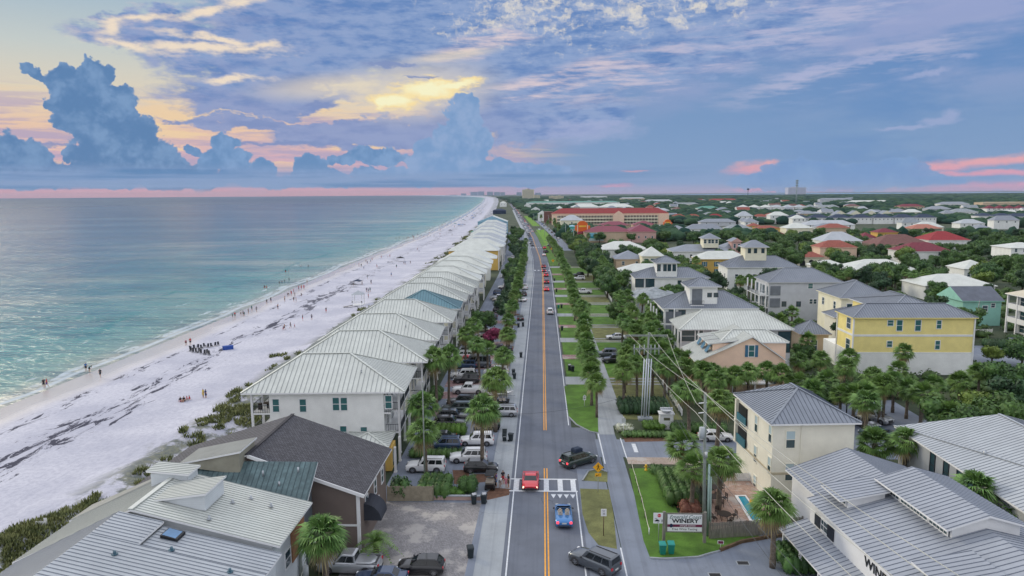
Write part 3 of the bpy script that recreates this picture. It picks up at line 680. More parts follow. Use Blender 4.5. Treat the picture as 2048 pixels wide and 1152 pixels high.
    def deck(s, u0, v0, u1, v1, z, rails='', rm=None, m=None):
        b = MB(); b.box(u0, v0, z - .22, u1, v1, z); s.part('balcony_floor', b, m or WHITE)
        E = {'f': ((u0, v0), (u1, v0)), 'r': ((u1, v0), (u1, v1)), 'b': ((u0, v1), (u1, v1)), 'l': ((u0, v0), (u0, v1))}
        for k in rails:
            (a, c), (d, e) = E[k]; b = MB(); L = math.hypot(d - a, e - c); n = max(2, int(L / .28))
            b.bar((a, c, z + 1.0), (d, e, z + 1.0), .07, .06); b.bar((a, c, z + .12), (d, e, z + .12), .05, .05)
            for i in range(n + 1): x, y = a + (d - a) * i / n, c + (e - c) * i / n; b.box(x - .018, y - .018, z, x + .018, y + .018, z + .98)
            s.part('railing', b, rm or RAILM)
    def vent(s, u, v, z):
        b = MB(); b.tube([(u, v, z - .2), (u, v, z + .35)], .07, 8); b.tube([(u, v, z + .32), (u, v, z + .42)], .12, 8); s.part('roof_vent', b, STEEL)
# --- the row of beach houses, each with its porch on the road side
BROW = 'hip roofed beach houses in a row between road and sand'
ROWY = [(92, 0), (108.6, 0), (125, 0), (142.6, 0), (159.5, 1), (171, 0), (182.8, 0), (195.6, 0), (212, 0), (229.6, 0), (246.6, 0), (264, 0), (284, 0)]
nth = 'first second third fourth fifth sixth seventh eighth ninth tenth eleventh twelfth thirteenth fourteenth fifteenth sixteenth seventeenth eighteenth nineteenth twentieth'.split()
tens = {2: 'twenty', 3: 'thirty', 4: 'forty', 5: 'fifty', 6: 'sixty', 7: 'seventy', 8: 'eighty', 9: 'ninety'}
tth = {20: 'twentieth', 30: 'thirtieth', 40: 'fortieth', 50: 'fiftieth', 60: 'sixtieth', 70: 'seventieth', 80: 'eightieth', 90: 'ninetieth'}
def ordn(i):                                    # 1 -> first
    if i <= 20: return nth[i - 1]
    if i > 99: return f'{i}' + {1: 'st', 2: 'nd', 3: 'rd'}.get(i % 10 if i % 100 not in (11, 12, 13) else 0, 'th')
    return tth[i] if i % 10 == 0 else tens[i // 10] + '-' + nth[i % 10 - 1]
def beach_house(i, Y, dp=13.2, xr=-17.9, w=21.3, roof=RW, wall=W_CREAM, lab='', ze=9.0, rise=3.7, near=True, inl=6.4, inr=8.4):
    k_ = 3.0 if Y < 300 else 0.; h = House('beach_house', lab, xr - w, xr, Y - (2.8 + 1.1 if k_ else 0), Y - (3.9 if k_ else 0) + dp, group=BROW, ang=k_)
    b = MB(); u1 = w; V3 = Vector; A, B_, C_, D_ = V3((0, 0, ze)), V3((w, 0, ze)), V3((w, dp, ze)), V3((0, dp, ze)); P, Q = V3((inl, dp / 2, ze + rise)), V3((w - inr, dp / 2, ze + rise))
    h.planes(b, [(A, B_, Q, P), (B_, C_, Q), (C_, D_, P, Q), (D_, A, P)], [0] * 4, ze, .2, .62 if Y < 200 else 0)
    if Y < 260:
        for a, c in ((P, Q), (A, P), (B_, Q), (C_, Q), (D_, P)): b.bar(a + V3((0, 0, .06)), c + V3((0, 0, .06)), .3, .08, 0)
    h.part('roof', b, [roof, SEAMS.get(roof.name, RWS), WHITE])
    h.walls(0, ze - .2, wall, (3.4 if i == 0 else 2.6, .7, w - 2.9, dp - .7))
    if near:
        h.vent(w - 6.2, 3.2, ze + 1.8)
        u0, v0, u1, v1 = h.W
        for z in (3.0, 6.0): h.deck(u1 + .0, v0 + 1.2, u1 + 1.9, v1 - 1.2, z, 'rf')
        h.cols([(u1 + 1.8, v0 + 1.3), (u1 + 1.8, (v0 + v1) / 2), (u1 + 1.8, v1 - 1.3)], 0, ze - .2)
        for z in (3.7, 6.6): h.win('r', 2.6, z, 1.1, 1.7, 'w'); h.win('r', 6.5, z - .5, 1.6, 2.2, 'w', 'balcony_door')
        if i: 
            for t, z in ((u1 - u0 - 2.0, 6.4), (u1 - u0 - 2.0, 3.2), (8.4, 6.4)): h.win('f', t, z, .95, 1.7)
    elif Y < 330: h.win('f', w - 6, 5.8, .9, 1.6)
    return h
H1 = None
for i, (Y, teal) in enumerate(ROWY):
    if teal: h = beach_house(i, Y, 10.4, -18.3, 15.5, RT, W_PALEY, f'beach house under a weathered teal metal roof, {ordn(i + 1)} of the beachfront row', rise=3.6)
    else: h = beach_house(i, Y, 13.4 if Y < 170 else 11.6 if Y < 190 else 12.6, -17.9 + .35 * math.sin(i * 2.1), lab=f'cream beach house with white seamed hip roof, {ordn(i + 1)} in the row from the camera', wall=W_CREAM if i % 3 else W_WHITE, near=Y < 240)
    if i == 0:
        H1 = h
        for (px, py, hh) in ((552, 811, 1.7), (606, 811, 1.7), (672, 808, 1.7), (688, 808, 1.7), (777, 804, 1.7), (728, 868, 1.9), (687, 864, 1.6)): h.wpx('f', px, py, .82, hh, 'g')
        for w_ in h.root.children:
            if w_.name.startswith('wall'): w_.data.transform(Matrix.Translation((0, 0, 0)))
        # open corner porch toward the sea
        b = MB(); u0, v0, u1, v1 = h.W
        b.box(u0 - .06, 1.6, 6.3, u0 - .01, 8, 8.5); h.part('porch_door', b, GLASS)
        for z in (3.2, 6.1): h.deck(1.0, .7, u0, 9.0, z, 'fl')
        h.cols([(1.1, .8), (1.1, 4.8), (1.1, 8.9)], 0, 8.8)
        b = MB(); b.tube([(2.4, 3.0, 6.8), (2.4, 3.0, 6.86)], .6, 10); b.box(2.3, 2.9, 6.1, 2.5, 3.1, 6.8); [b.box(x, y, 6.1, x + .4, y + .4, 6.95) for x, y in ((1.4, 2.2), (3.1, 2.4), (2.2, 4.0))]; h.part('porch_table', b, WICKER)
        h.deck(u1, .8, u1 + .9, 2.0, 6.0, 'f')
# yellow house and the long tight row beyond it
h = House('beach_house', 'ochre beach house with white hip roof, standing past the gap in the row', -43, -19.5, 320, 334, group=BROW)
h.hip(9, 4, RW); h.walls(0, 8.9, W_OCH); h.wpx('f', 976, 518, 1.2, 2.2, 'w'); h.cols([(h.L - .3, .3), (h.L - .3, 7)], 0, 8.9)
Y = 344; k = 0
while Y < 600:
    k += 1; xr = roadx(Y) - 18.6 - (Y - 340) * .012
    h = beach_house(50, Y, 11.2, xr + (k % 3) * .5, 22.5, (RW, RW, RL)[k % 3] if k % 4 else RL, W_WHITE if k % 2 else W_CREAM, f'white roofed beach house in the tight far row, {ordn(k)} beyond the ochre house', near=False)
    h.cols([(21.6, .6), (21.6, 6)], 0, 8.8); h.win('f', 15.0, 6.2, 1.0, 1.5)
    Y += 13.2
xr = roadx(614) - 20
h = House('beach_house', 'large light blue beach house with white gable roof at far end of row', xr - 26, xr, 612, 634, group=BROW); h.hip(10.5, 5, RW, gable='fby', gm=W_BLUE); h.walls(0, 10.4, W_BLUE); h.auto('f', 5, (6.5,))
h = House('beach_house', 'long low house with green roof on the dune edge before the blue house', -57, -47, 560, 600, group=BROW); h.hip(4.5, 2.2, GREEN); h.walls(0, 4.4, W_WHITE); h.auto('f', 2, (1.4,))
def parts_of(h, n): return [c for c in h.root.children if c.name.split('.')[0] == n]
# --- foreground roofs, lower left: each slopes down toward the road and toward the sea from a ridge running along the beach
def prism(h, prof, y0, y1, m, name='wall'):     # prof = outline in x, z, carried from y0 to y1 (world numbers)
    b = MB(); k = len(prof); A = [h.Mi @ Vector((x, y0, z)) for x, z in prof]; B_ = [h.Mi @ Vector((x, y1, z)) for x, z in prof]
    b.face(A); b.face(B_[::-1])
    for i in range(k): j = (i + 1) % k; b.face([A[j], A[i], B_[i], B_[j]])
    return h.part(name, b, m)
def wslope(h, P, m, seam, name='roof', th=.16): return h.slope([h.Mi @ Vector(p) for p in P], m, seam, th, name)
CEDAR = mat('cedar_shingles', C(150, 108, 78), .85, var=.2, vs=3.)
def fore(lab, y0, y1, xe, ze, xr, zr, xw, zw, roof, wall, seam, name='beach_cottage', wroof=None, gmat=None):
    h = House(name, lab, xw, xe, y0, y1)
    wslope(h, [(xe, y0, ze), (xe, y1, ze), (xr, y1, zr), (xr, y0, zr)], roof, seam)
    wslope(h, [(xw, y1, zw), (xw, y0, zw), (xr, y0, zr), (xr, y1, zr)], wroof or roof, seam)
    prism(h, [(xw + 1, 0), (xe - .7, 0), (xe - .7, ze - .02), (xr, zr - .22), (xw + 1, zw - .02)], y0 + .35, y1 - .35, wall)
    b = MB(); a = h.Mi @ Vector((xr, y0 - .02, zr + .05)); c = h.Mi @ Vector((xr, y1 + .02, zr + .05)); b.bar(a, c, .4, .08); h.part('ridge_cap', b, SEAMS.get(roof.name) and roof or roof)
    h.W = (1, .35, xe - xw - .7, y1 - y0 - .35); return h
def popup(h, y0, y1, xh, zh, xl, zl, roof, wall, zb, seam=.4):     # shed dormer, high side toward the road
    wslope(h, [(xl, y1, zl), (xl, y0, zl), (xh, y0, zh), (xh, y1, zh)], roof, seam, 'dormer_roof')
    prism(h, [(xl + .2, zl - .4), (xh - .2, zb), (xh - .2, zh - .16), (xl + .2, zl - .05)], y0 + .2, y1 - .2, wall, 'dormer_wall')
WSID = siding('white_lap_siding', C(206, 212, 216), .2); TAUPE = mat('taupe_metal_roof', C(120, 124, 122), .6, var=.1)
hs = House('shingle_house', 'dark shingle roofed house with brown walls, next to the brick parking court', -40., -16.9, 63.6, 76.)
zs_ = lambda x: 6.2 + (-16.9 - x) * 3.9 / 11.1
wslope(hs, [(-16.9, 63.6, 6.2), (-16.9, 76, 6.2), (-28, 76, 10.1), (-28, 63.6, 10.1)], DKG, 0)
wslope(hs, [(-40, 76, 6.3), (-40, 63.6, 6.3), (-28, 63.6, 10.1), (-28, 76, 10.1)], DKG, 0)
prism(hs, [(-39, 0), (-17.6, 0), (-17.6, 6.2), (-28, 9.85), (-39, 6.3)], 63.95, 75.6, W_BRN); b = MB(); b.bar(hs.Mi @ Vector((-28, 63.5, 10.15)), hs.Mi @ Vector((-28, 76.1, 10.15)), .35, .06); hs.part('ridge_cap', b, mat('dark_ridge', C(52, 52, 58), .8))
hs.W = (1, .35, 22.4, 12.1)
for py_, tt in ((66.5, 3.2), (70.2, 3.3), (73.5, 3.2)): hs.win('r', py_ - 63.6, tt, .9, 1.5)
hs.win('r', 7.5, .3, 1.1, 2.1, 'w', 'door')
for (u, v, z) in ((13, 3.2, 9.2), (15, 9.2, 8.5), (17.5, 7.2, 7.7), (16, 5, 8.0)): b = MB(); b.tube([(u, v, z - .2), (u, v, z + .3)], .09, 8); hs.part('roof_vent', b, STEEL)
b = MB(); 
for i in range(7):
    a0, a1 = math.pi / 2 * i / 7, math.pi / 2 * (i + 1) / 7; X = lambda a: 22.4 + 1.7 * math.cos(a); Z = lambda a: 2.6 + 1.7 * math.sin(a)
    b.face([(X(a0), 2.2, Z(a0)), (X(a0), 4.8, Z(a0)), (X(a1), 4.8, Z(a1)), (X(a1), 2.2, Z(a1))]); b.face([(22.4, 2.2, 2.6), (X(a0), 2.2, Z(a0)), (X(a1), 2.2, Z(a1))]); b.face([(22.4, 4.8, 2.6), (X(a1), 4.8, Z(a1)), (X(a0), 4.8, Z(a0))])
hs.part('awning', b, mat('dark_canvas', C(52, 56, 66), .8))
b = MB(); b.bar(hs.Mi @ Vector((-28, 63.55, 9.98)), hs.Mi @ Vector((-16.9, 63.55, 6.08)), .1, .32); hs.part('rake_board', b, WHITE)
b = MB(); b.box(22.2, .25, 0, 22.5, .5, 6.1); hs.part('corner_board', b, WHITE)
b = MB(); b.box(17.6, .3, 2.9, 22.5, .42, 3.1); hs.part('trim_band', b, WHITE)
PG = mat('patched_green_roof', C(92, 114, 118), .5, .1, var=.22, vs=.8, fine=.5, fs=1.5); SEAMS['patched_green_roof'] = mat('green_seam', C(62, 80, 86), .5, var=0)
hg = House('beach_cottage', 'weathered green metal roofed cottage with a taupe dormer, beside the shingled house', -43.5, -21.2, 60.1, 63.5)
wslope(hg, [(-33.5, 60.1, 7.1), (-21.2, 60.1, 7.1), (-21.2, 63.5, 9.5), (-33.2, 63.5, 9.5)], PG, .5)
wslope(hg, [(-43.5, 60.1, 5.0), (-33.5, 60.1, 7.1), (-33.2, 63.5, 9.5)], TAUPE, 0); wslope(hg, [(-43.5, 63.5, 5.0), (-43.5, 60.1, 5.0), (-33.2, 63.5, 9.5)], TAUPE, 0)
prism(hg, [(-42.5, 0), (-21.9, 0), (-21.9, 6.9), (-33.4, 6.9), (-42.5, 4.8)], 60.3, 63.3, siding('slate_siding', C(92, 100, 106), .2)); b = MB(); p, q, r = [hg.Mi @ Vector(v) for v in ((-21.9, 60.3, 6.9), (-21.9, 63.3, 6.9), (-21.9, 63.3, 9.2))]; b.face([p, q, r]); hg.part('gable', b, MATS['slate_siding'])
popup(hg, 62.3, 66.3, -28.1, 10.9, -34., 9.7, TAUPE, mat('taupe_wall', C(150, 148, 134), .8), 8.6, 0)
for (x, y, z) in ((-26.0, 62.2, 8.8), (-24.2, 61.4, 8.1), (-30, 61.2, 7.9), (-22.8, 62.6, 9.0)): p = hg.Mi @ Vector((x, y, z)); b = MB(); b.tube([p - Vector((0, 0, .3)), p + Vector((0, 0, .3))], .09, 8); hg.part('roof_vent', b, STEEL)
hw = fore('white ribbed metal roofed cottage with a white shed dormer, between green and grey roofs', 51.9, 60.0, -20.7, 7.1, -32.5, 10.0, -42.6, 5.4, RW, WSID, .36)
popup(hw, 54.0, 57.8, -27.4, 10.45, -32.9, 9.7, RW, WSID, 8.9, .36)
prism(hw, [(-34.3, 9.0), (-31.0, 9.5), (-31.0, 10.4), (-34.3, 10.4)], 58.1, 59.9, WSID, 'dormer_wall')
wslope(hw, [(-30.8, 57.9, 10.45), (-30.8, 60.1, 10.45), (-34.6, 60.1, 10.75), (-34.6, 57.9, 10.75)], RW, .36, 'dormer_roof')
for (u, v, z) in ((17.2, 6.0, 8.3), (16.2, 4.6, 8.55), (15.8, 1.2, 8.7), (19.2, 5.4, 7.9)): b = MB(); b.tube([(u, v, z - .3), (u, v, z + .3)], .09, 8); b.tube([(u, v, z), (u, v, z + .05)], .2, 8); hw.part('roof_vent', b, STEEL)
hw.win('r', 3.0, 3.6, 1.2, 1.4); hw.win('r', 6.0, 3.6, 1.2, 1.4)
b = MB(); b.box(21.2, 4.2, 3.4, 21.32, 7.4, 6.2); hw.part('cedar_panel', b, CEDAR)
hf = House('beach_cottage', 'nearest cottage with pale ribbed metal roof and a blue skylight, lower left corner', -42.3, -20.2, 36.5, 51.8)
wslope(hf, [(-20.24, 36.97, 6.96), (-20.24, 48.07, 6.96), (-33.28, 48.07, 9.93), (-33.28, 36.97, 9.93)], RL, .42)
wslope(hf, [(-20.43, 48.07, 6.67), (-20.43, 51.67, 6.67), (-29.77, 51.67, 8.81), (-29.77, 48.07, 8.81)], RL, .42)
wslope(hf, [(-29.77, 48.07, 9.13), (-29.77, 51.76, 9.13), (-33.28, 51.76, 9.93), (-33.28, 48.07, 9.93)], RL, .42)
wslope(hf, [(-42.33, 51.76, 5.41), (-42.33, 36.97, 5.41), (-33.28, 36.97, 9.93), (-33.28, 51.76, 9.93)], RL, .42)
prism(hf, [(-41.3, 0), (-20.9, 0), (-20.9, 6.5), (-29.7, 8.5), (-33.2, 9.3), (-41.3, 5.4)], 36.9, 51.4, WSID)
b = MB(); 
for (x0, x1, y0, y1) in ((-29.1, -27.8, 49.9, 51.2),):
    z = lambda x: 8.83 - (x + 29.77) * .229; P = [hf.Mi @ Vector(p) for p in ((x0, y0, z(x0)), (x1, y0, z(x1)), (x1, y1, z(x1)), (x0, y1, z(x0)), (x0, y0, z(x0) + .22), (x1, y0, z(x1) + .22), (x1, y1, z(x1) + .22), (x0, y1, z(x0) + .22))]
    b.hexa(P); sk = hf.part('skylight', b, BLACK); g = MB(); Q = [P[4] + Vector((.1, .1, .02)), P[5] + Vector((-.1, .1, .02)), P[6] + Vector((-.1, -.1, .02)), P[7] + Vector((.1, -.1, .02))]; g.face(Q); put('pane', g.mesh('pane', glassmat('skylight_glass', (.08, .20, .38), .05)), sk)
for (x, y, z) in ((-30.4, 46.3, 9.27), (-27.6, 48.7, 8.35), (-22.6, 47.3, 7.5)): p = hf.Mi @ Vector((x, y, z)); b = MB(); b.tube([p - Vector((0, 0, .3)), p + Vector((0, 0, .28))], .1, 8); b.tube([p, p + Vector((0, 0, .06))], .24, 8); hf.part('roof_vent', b, mat('teal_vent', C(60, 92, 108), .5))
# entry annex of the first white beach house
h = H1; b = MB(); b.box(14.2, -5.2, 0, 19.2, .66, 3.4); h.part('entry_wing', b, W_WHITE); h.hip(3.5, .9, RW, (13.8, -5.6, 19.9, .6), .6, name='entry_roof'); b = MB(); b.box(19.0, -4.6, .1, 20.1, -1.2, 2.9); h.part('entry_bay', b, W_OCH)
b = MB(); b.box(20.0, -3.6, .3, 20.12, -2.2, 2.4); h.part('entry_door', b, GLASS)
h.cols([(20.6, -4.8), (20.6, -1.0)], 0, 3.3)

# --- right side, near
RG_S = .5
h = House('apartment_house', 'three storey cream stucco house with grey hip roof beside the small pool', 24.9, 35.0, 76.0, 88.2, ang=4.0)
h.hip(9.3, 2.6, RG, seam=.5); h.walls(0, 9.12, W_CREAM)
RC = h
for (px, py, w, hh) in ((1581, 879, .95, 1.9), (1579, 944, .95, 1.9)): h.wpx('f', px, py, w, hh, 'c')
for (px, py, w, hh) in ((1513, 848, .8, 1.9), (1541, 868, .8, 1.9), (1511, 908, .8, 1.9), (1539, 931, .8, 1.9), (1510, 967, .8, 1.9)): h.wpx('l', px, py, w, hh, 'c')
b = MB(); b.box(3.6, .38, .1, 3.72, .5, 9.1); h.part('downpipe', b, W_CREAM)
b = MB(); b.box(.42, .42, 3.35, h.L - .42, h.D - .42, 3.6); h.part('string_course', b, mat('tan_trim', C(186, 176, 152), .8))
b = MB(); b.box(3.9, .25, 1.3, 4.4, .5, 2.2); h.part('meter_box', b, mat('meter_grey', C(120, 150, 150), .6))
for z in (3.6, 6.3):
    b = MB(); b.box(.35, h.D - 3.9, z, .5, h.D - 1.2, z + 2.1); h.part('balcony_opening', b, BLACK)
    b = MB(); b.box(.18, h.D - 4.0, z - .1, .3, h.D - 1.1, z + .95); h.part('balcony_panel', b, mat('teal_rail', C(60, 110, 124), .6))
    h.cols([(.3, h.D - .7)], z - .3, z + 2.5, .2, W_CREAM)
# long white metal roof at the right edge
h = House('long_hall', 'long white walled hall with pale ribbed metal roof at the right edge', 42.2, 60., 46., 84.2)
h.hip(6.5, 3.1, RL, seam=.52, gable='y', inset=5.0); h.walls(0, 6.3, mat('whitewashed_block', C(176, 180, 184), .8, var=.05))
for (px, py) in ((1865, 930), (1892, 945), (1919, 961), (1941, 979)): h.wpx('l', px, py, .85, 2.6, 'd')
for (u, v, z) in ((3.2, 26, 7.8), (5.2, 22, 8.4), (3.9, 18.5, 8.1), (4.0, 14.8, 8.1)): b = MB(); b.tube([(u, v, z - .3), (u, v, z + .15)], .16, 8); h.part('roof_vent', b, STEEL)
# winery shop with clerestory, lower right
h = House('shop_building', 'grey metal roofed shop with long clerestory windows and porch, lower right corner', 23.2, 43.5, 40., 73.)
RS = roofmat('silver_metal_roof', C(154, 160, 170)); SEAMS['silver_metal_roof'] = mat('silver_seam', C(112, 119, 133), .5, var=0)
wslope(h, [(25.1, 65.4, 5.6), (25.1, 40, 5.6), (34.2, 40, 7.9), (34.2, 65.4, 7.9)], RS, .55)
wslope(h, [(40.4, 40, 6.3), (40.4, 65.4, 6.3), (34.2, 65.4, 7.9), (34.2, 40, 7.9)], RS, .55)
wslope(h, [(26.3, 72.9, 5.4), (26.3, 65.4, 5.4), (32.8, 65.4, 7.6), (32.8, 72.9, 7.6)], RS, .5)
wslope(h, [(39.3, 65.4, 5.4), (39.3, 72.9, 5.4), (32.8, 72.9, 7.6), (32.8, 65.4, 7.6)], RS, .5)
prism(h, [(25.3, 0), (39.9, 0), (39.9, 6.1), (34.2, 7.65), (25.3, 5.5)], 40.4, 65.0, WHITE)
prism(h, [(26.9, 0), (38.7, 0), (38.7, 5.3), (32.8, 7.35), (26.9, 5.3)], 65.1, 72.5, WHITE)
h.W = (2.5, .4, 19.6, 25.)
wslope(h, [(30.7, 63.9, 8.05), (30.7, 53.6, 8.05), (34.2, 53.6, 9.1), (34.2, 63.9, 9.1)], RS, .5, 'clerestory_roof')
wslope(h, [(37.7, 53.6, 8.05), (37.7, 63.9, 8.05), (34.2, 63.9, 9.1), (34.2, 53.6, 9.1)], RS, .5, 'clerestory_roof')
prism(h, [(31.4, 6.7), (37.0, 6.7), (37.0, 8.0), (34.2, 8.9), (31.4, 8.05)], 54.0, 63.5, WHITE, 'clerestory_wall')
b = MB(); b.box(8.13, 14.2, 7.12, 8.19, 23.4, 7.92); h.part('window_band', b, DARKSH)
for y0, y1 in ((14.35, 16.6), (16.9, 20.6), (20.9, 23.2)):
    w = winmesh(y1 - y0, .56, 's'); o = put('window', w[0], h.root, (8.12, (y0 + y1) / 2, 7.24), R_(-90)); put('pane', w[1], o)
for ya in (61.6, 47.4):     # shed dormers on the slope
    wslope(h, [(26.3, ya + 3.6, 7.0), (26.3, ya, 7.0), (30.9, ya, 7.75), (30.9, ya + 3.6, 7.75)], RS, .5, 'dormer_roof')
    prism(h, [(27.2, 6.1), (30.6, 6.9), (30.6, 7.6), (27.2, 7.05)], ya + .3, ya + 3.3, WHITE, 'dormer_wall')
    w = winmesh(2.4, .5, 's'); o = put('window', w[0], h.root, (27.18 - 23.2, ya + 1.8 - 40, 6.35), R_(-90)); put('pane', w[1], o)
wslope(h, [(22.6, 65.6, 2.6), (22.6, 40, 2.6), (25.3, 40, 3.5), (25.3, 65.6, 3.5)], RS, .55, 'porch_roof')
for y in (65.3, 61.8, 58.2, 54.6, 51): b = MB(); b.box(-.3, y - 40 - .1, 0, -.1, y - 40 + .1, 2.55); h.part('porch_post', b, WHITE)
for (yy, n) in ((60.9, 0), (63.3, 1)):
    b = MB(); b.box(1.98, yy - 40 - .55, 3.75, 2.06, yy - 40 + .55, 4.9); h.part('shutter', b, DARKSH)
w = winmesh(1.2, .95, 's'); o = put('window', w[0], h.root, (2.09, 22.1, 3.85), R_(-90)); put('pane', w[1], o)
b = MB(); b.box(2.02, 12.5, .2, 2.08, 14.5, 2.3); h.part('door', b, DARKSH)
def letters(body, size, loc, rot, m, parent=None, name='lettering', ext=.012, font=None, align='CENTER', bold=0., shear=0., sx=1.):
    c = bpy.data.curves.new(name, 'FONT'); c.body = body; c.size = size; c.extrude = ext; c.align_x = align; c.align_y = 'CENTER'; c.offset = bold; c.shear = shear
    t_ = bpy.data.objects.new('tmp', c); COL.objects.link(t_); dg = bpy.context.evaluated_depsgraph_get(); me = bpy.data.meshes.new_from_object(t_.evaluated_get(dg)); bpy.data.objects.remove(t_)
    me.name = name; me.materials.clear(); me.materials.append(m); o = put(name, me, parent, loc); o.rotation_euler = rot; o.scale = (sx, 1, 1); return o
letters('WINERY', 1.1, (2.06, 15.4, 4.72), (R_(90), 0, R_(-90)), BLACK, h.root, bold=.02, sx=1.1, align='LEFT')
h.root.location = (25.42, 39.94, 0); h.root.rotation_euler.z = R_(5)

# --- right side, middle distance: eave corners read from the photo, heights from the storeys
def rh(name, lab, ax, bx, y, ze, depth, rise, roof, wall, nf=3, seam=0, gable='', group=None, st='w', zs=None, wsz=(1., 1.5), inset=.5, shift=0., nl=0):
    a = G(ax, y, ze); Y = a.y; x0 = a.x; x1 = PY(bx, y, Y).x
    h = House(name, lab, x0, x1, Y, Y + depth, group=group); h.hip(ze, rise, roof, seam=seam, gable=gable, gm=wall); h.walls(0, ze - .18, wall, inset=inset)
    if nf: h.auto('f', nf, zs or [z for z in (1.0, 4.0, 7.2, 10.2) if z + 1.6 < ze], *wsz, st)
    if nl: h.auto('l', nl, zs or [z for z in (1.0, 4.0, 7.2, 10.2) if z + 1.6 < ze], *wsz, st)
    return h
def cupola(h, u0, v0, u1, v1, z0, z1, rise, roof, wall, n=3, st='w', wh=(.8, 1.1), porch=False):
    h.walls(z0, z1, wall, (u0, v0, u1, v1), name='tower_wall'); h.auto('f', n, (z1 - wh[1] - .5,), *wh, st); h.hip(z1 + .15, rise, roof, (u0 - .8, v0 - .8, u1 + .8, v1 + .8), .5 if h.o.y < 240 else 0, name='tower_roof')
def sideporch(h, levels, depth=2.4, n=4, z=None):   # open galleries on the side toward the road
    D = h.D
    for zz in levels: h.deck(.1, .6, depth, D - .6, zz, 'l')
    h.cols([(.25, .7 + (D - 1.4) * i / (n - 1)) for i in range(n)], 0, z)
y4 = rh('yellow_house', 'tall yellow clapboard house with white bands and grey hip roof', 1705.6, 1958, 635.6, 11, 8.2, 2.1, RG, W_YEL, 0, .5)
y4.walls(0, 4.2, W_WHITE, (.42, .42, y4.L - .42, y4.D + 6), name='ground_storey')
y4.W = (.5, .5, y4.L - .5, y4.D - .5)
b = MB(); b.box(.44, .44, 7.35, y4.L - .44, y4.D - .44, 7.75); b.box(.40, .40, 4.1, y4.L - .40, y4.D - .40, 4.35); y4.part('trim_band', b, WHITE)
for (u, v) in ((.42, .42), (y4.L - .42, .42), (.42, y4.D - .42)): b = MB(); b.box(u - .12, v - .12, .1, u + .12, v + .12, 10.8); y4.part('corner_board', b, WHITE)
for (px, py, w, hh) in ((1781, 646, 1.0, 1.0), (1799, 651, 1.0, 2.0), (1836, 651, 1.0, 2.0), (1878, 649, .8, 1.5), (1779, 688, .9, 1.1), (1875, 690, .8, 1.6), (1856, 742, .9, 2.0), (1867, 742, .9, 2.0)): y4.wpx('f', px, py, w, hh, 'g')
for (px, py) in ((1698, 646), (1696, 688)): y4.wpx('l', px, py, 1.7, 2.0, 'w')
y4.hip(11.6, 2.4, RG, (8.0, 3.0, 19.5, 21.), .5, name='rear_roof'); y4.walls(0, 11.5, W_YEL, (8.5, 6., 19., 20.), name='rear_wing')
for u in (6.2, 15.0, 18.0): y4.vent(u, 1.9, 11.9)
p5 = rh('pale_yellow_house', 'pale yellow stucco house with hip roof, just left of the tall yellow house', 1680.5, 1790, 596.7, 9.5, 15, 3.4, RG, W_PALEY, 3, .5, nl=2, zs=(6.4,), wsz=(1.2, 1.7))
p5.walls(0, 6.0, W_CREAM, (-3.2, -6, 3.4, .4), name='side_wing'); p5.auto('f', 2, (4.0,), .8, 1.4); p5.hip(6.1, 1.8, RG, (-3.8, -6.6, 3.9, 1.), .5, name='wing_roof')
g5 = rh('garage_cottage', 'low tan garage with flared grey hip roof, below the pale yellow house', 1600, 1664, 669, 4.2, 7, 2.6, RG, W_TAN, 1, .5, zs=(.6,), wsz=(1.3, 2.2))
g6 = rh('grey_house', 'pale grey three storey house with corner galleries and grey hip roof', 1535.6, 1688, 564.5, 10.5, 12.5, 3.2, RG, W_GREY, 0, .55)
for (px, py, w, hh, s_) in ((1621, 572, 1.2, 1.3, 'g'), (1622, 603, .8, 1.2, 'w'), (1630, 603, .8, 1.2, 'w'), (1568, 608, 1.0, 1.2, 'd'), (1597, 608, 1.0, 1.2, 'd')): g6.wpx('f', px, py, w, hh, s_)
for z in (6.9, 3.6):
    g6.deck(-2.0, .5, .5, 12, z, 'lf'); b = MB(); b.box(.9, .42, z, 3.6, .5, z + 2.5); g6.part('balcony_opening', b, mat('porch_shade', C(120, 126, 134), .9)); b = MB()
    for i in range(4): b.box(.40, 1.2 + i * 2.9, z, .5, 2.8 + i * 2.9, z + 2.3)
    g6.part('gallery_door', b, GLASS)
g6.cols([(-1.9, .6), (-1.9, 4.3), (-1.9, 8.), (-1.9, 11.9), (-.2, .6)], 0, 10.4)
r7 = rh('white_house', 'white house with tall roof tower and furnished balconies', 1324.6, 1518.6, 617, 8.5, 13, 3.2, RG, W_WHITE, 0, .5)
r7.wpx('f', 1364, 627, 1.4, 1.4, 'd'); r7.wpx('f', 1344, 628, 1.6, 2.2, 'w', 'balcony_door')
for z in (5.1, 2.0):
    b = MB(); b.box(.9, .40, z, 4.4, .5, z + 2.6); r7.part('balcony_opening', b, mat('porch_shade', C(120, 126, 134), .9)); b = MB()
    for i in range(4): b.box(.36, 1.2 + i * 2.9, z, .5, 3.2 + i * 2.9, z + 2.5)
    r7.part('gallery_door', b, GLASS); r7.deck(-1.4, -.2, .5, 12.6, z, 'lf')
r7.cols([(-1.3, 0), (-1.3, 4.2), (-1.3, 8.4), (-1.3, 12.4), (2.7, -.1)], 0, 8.4)
cupola(r7, 6.4, 1.6, 12.6, 7.6, 8.2, 13.2, 1.7, RG, W_WHITE, 0); r7.W = (6.4, 1.6, 12.6, 7.6)
b = MB(); b.box(6.9, 1.5, 9.1, 9.2, 1.6, 12.7); r7.part('balcony_opening', b, mat('porch_shade', C(120, 126, 134), .9)); r7.deck(6.5, .9, 9.5, 1.5, 9.1, 'f'); 
for (px, py) in ((1419, 590), (1432, 590)): r7.wpx('f', px, py, .8, .8, 'd')
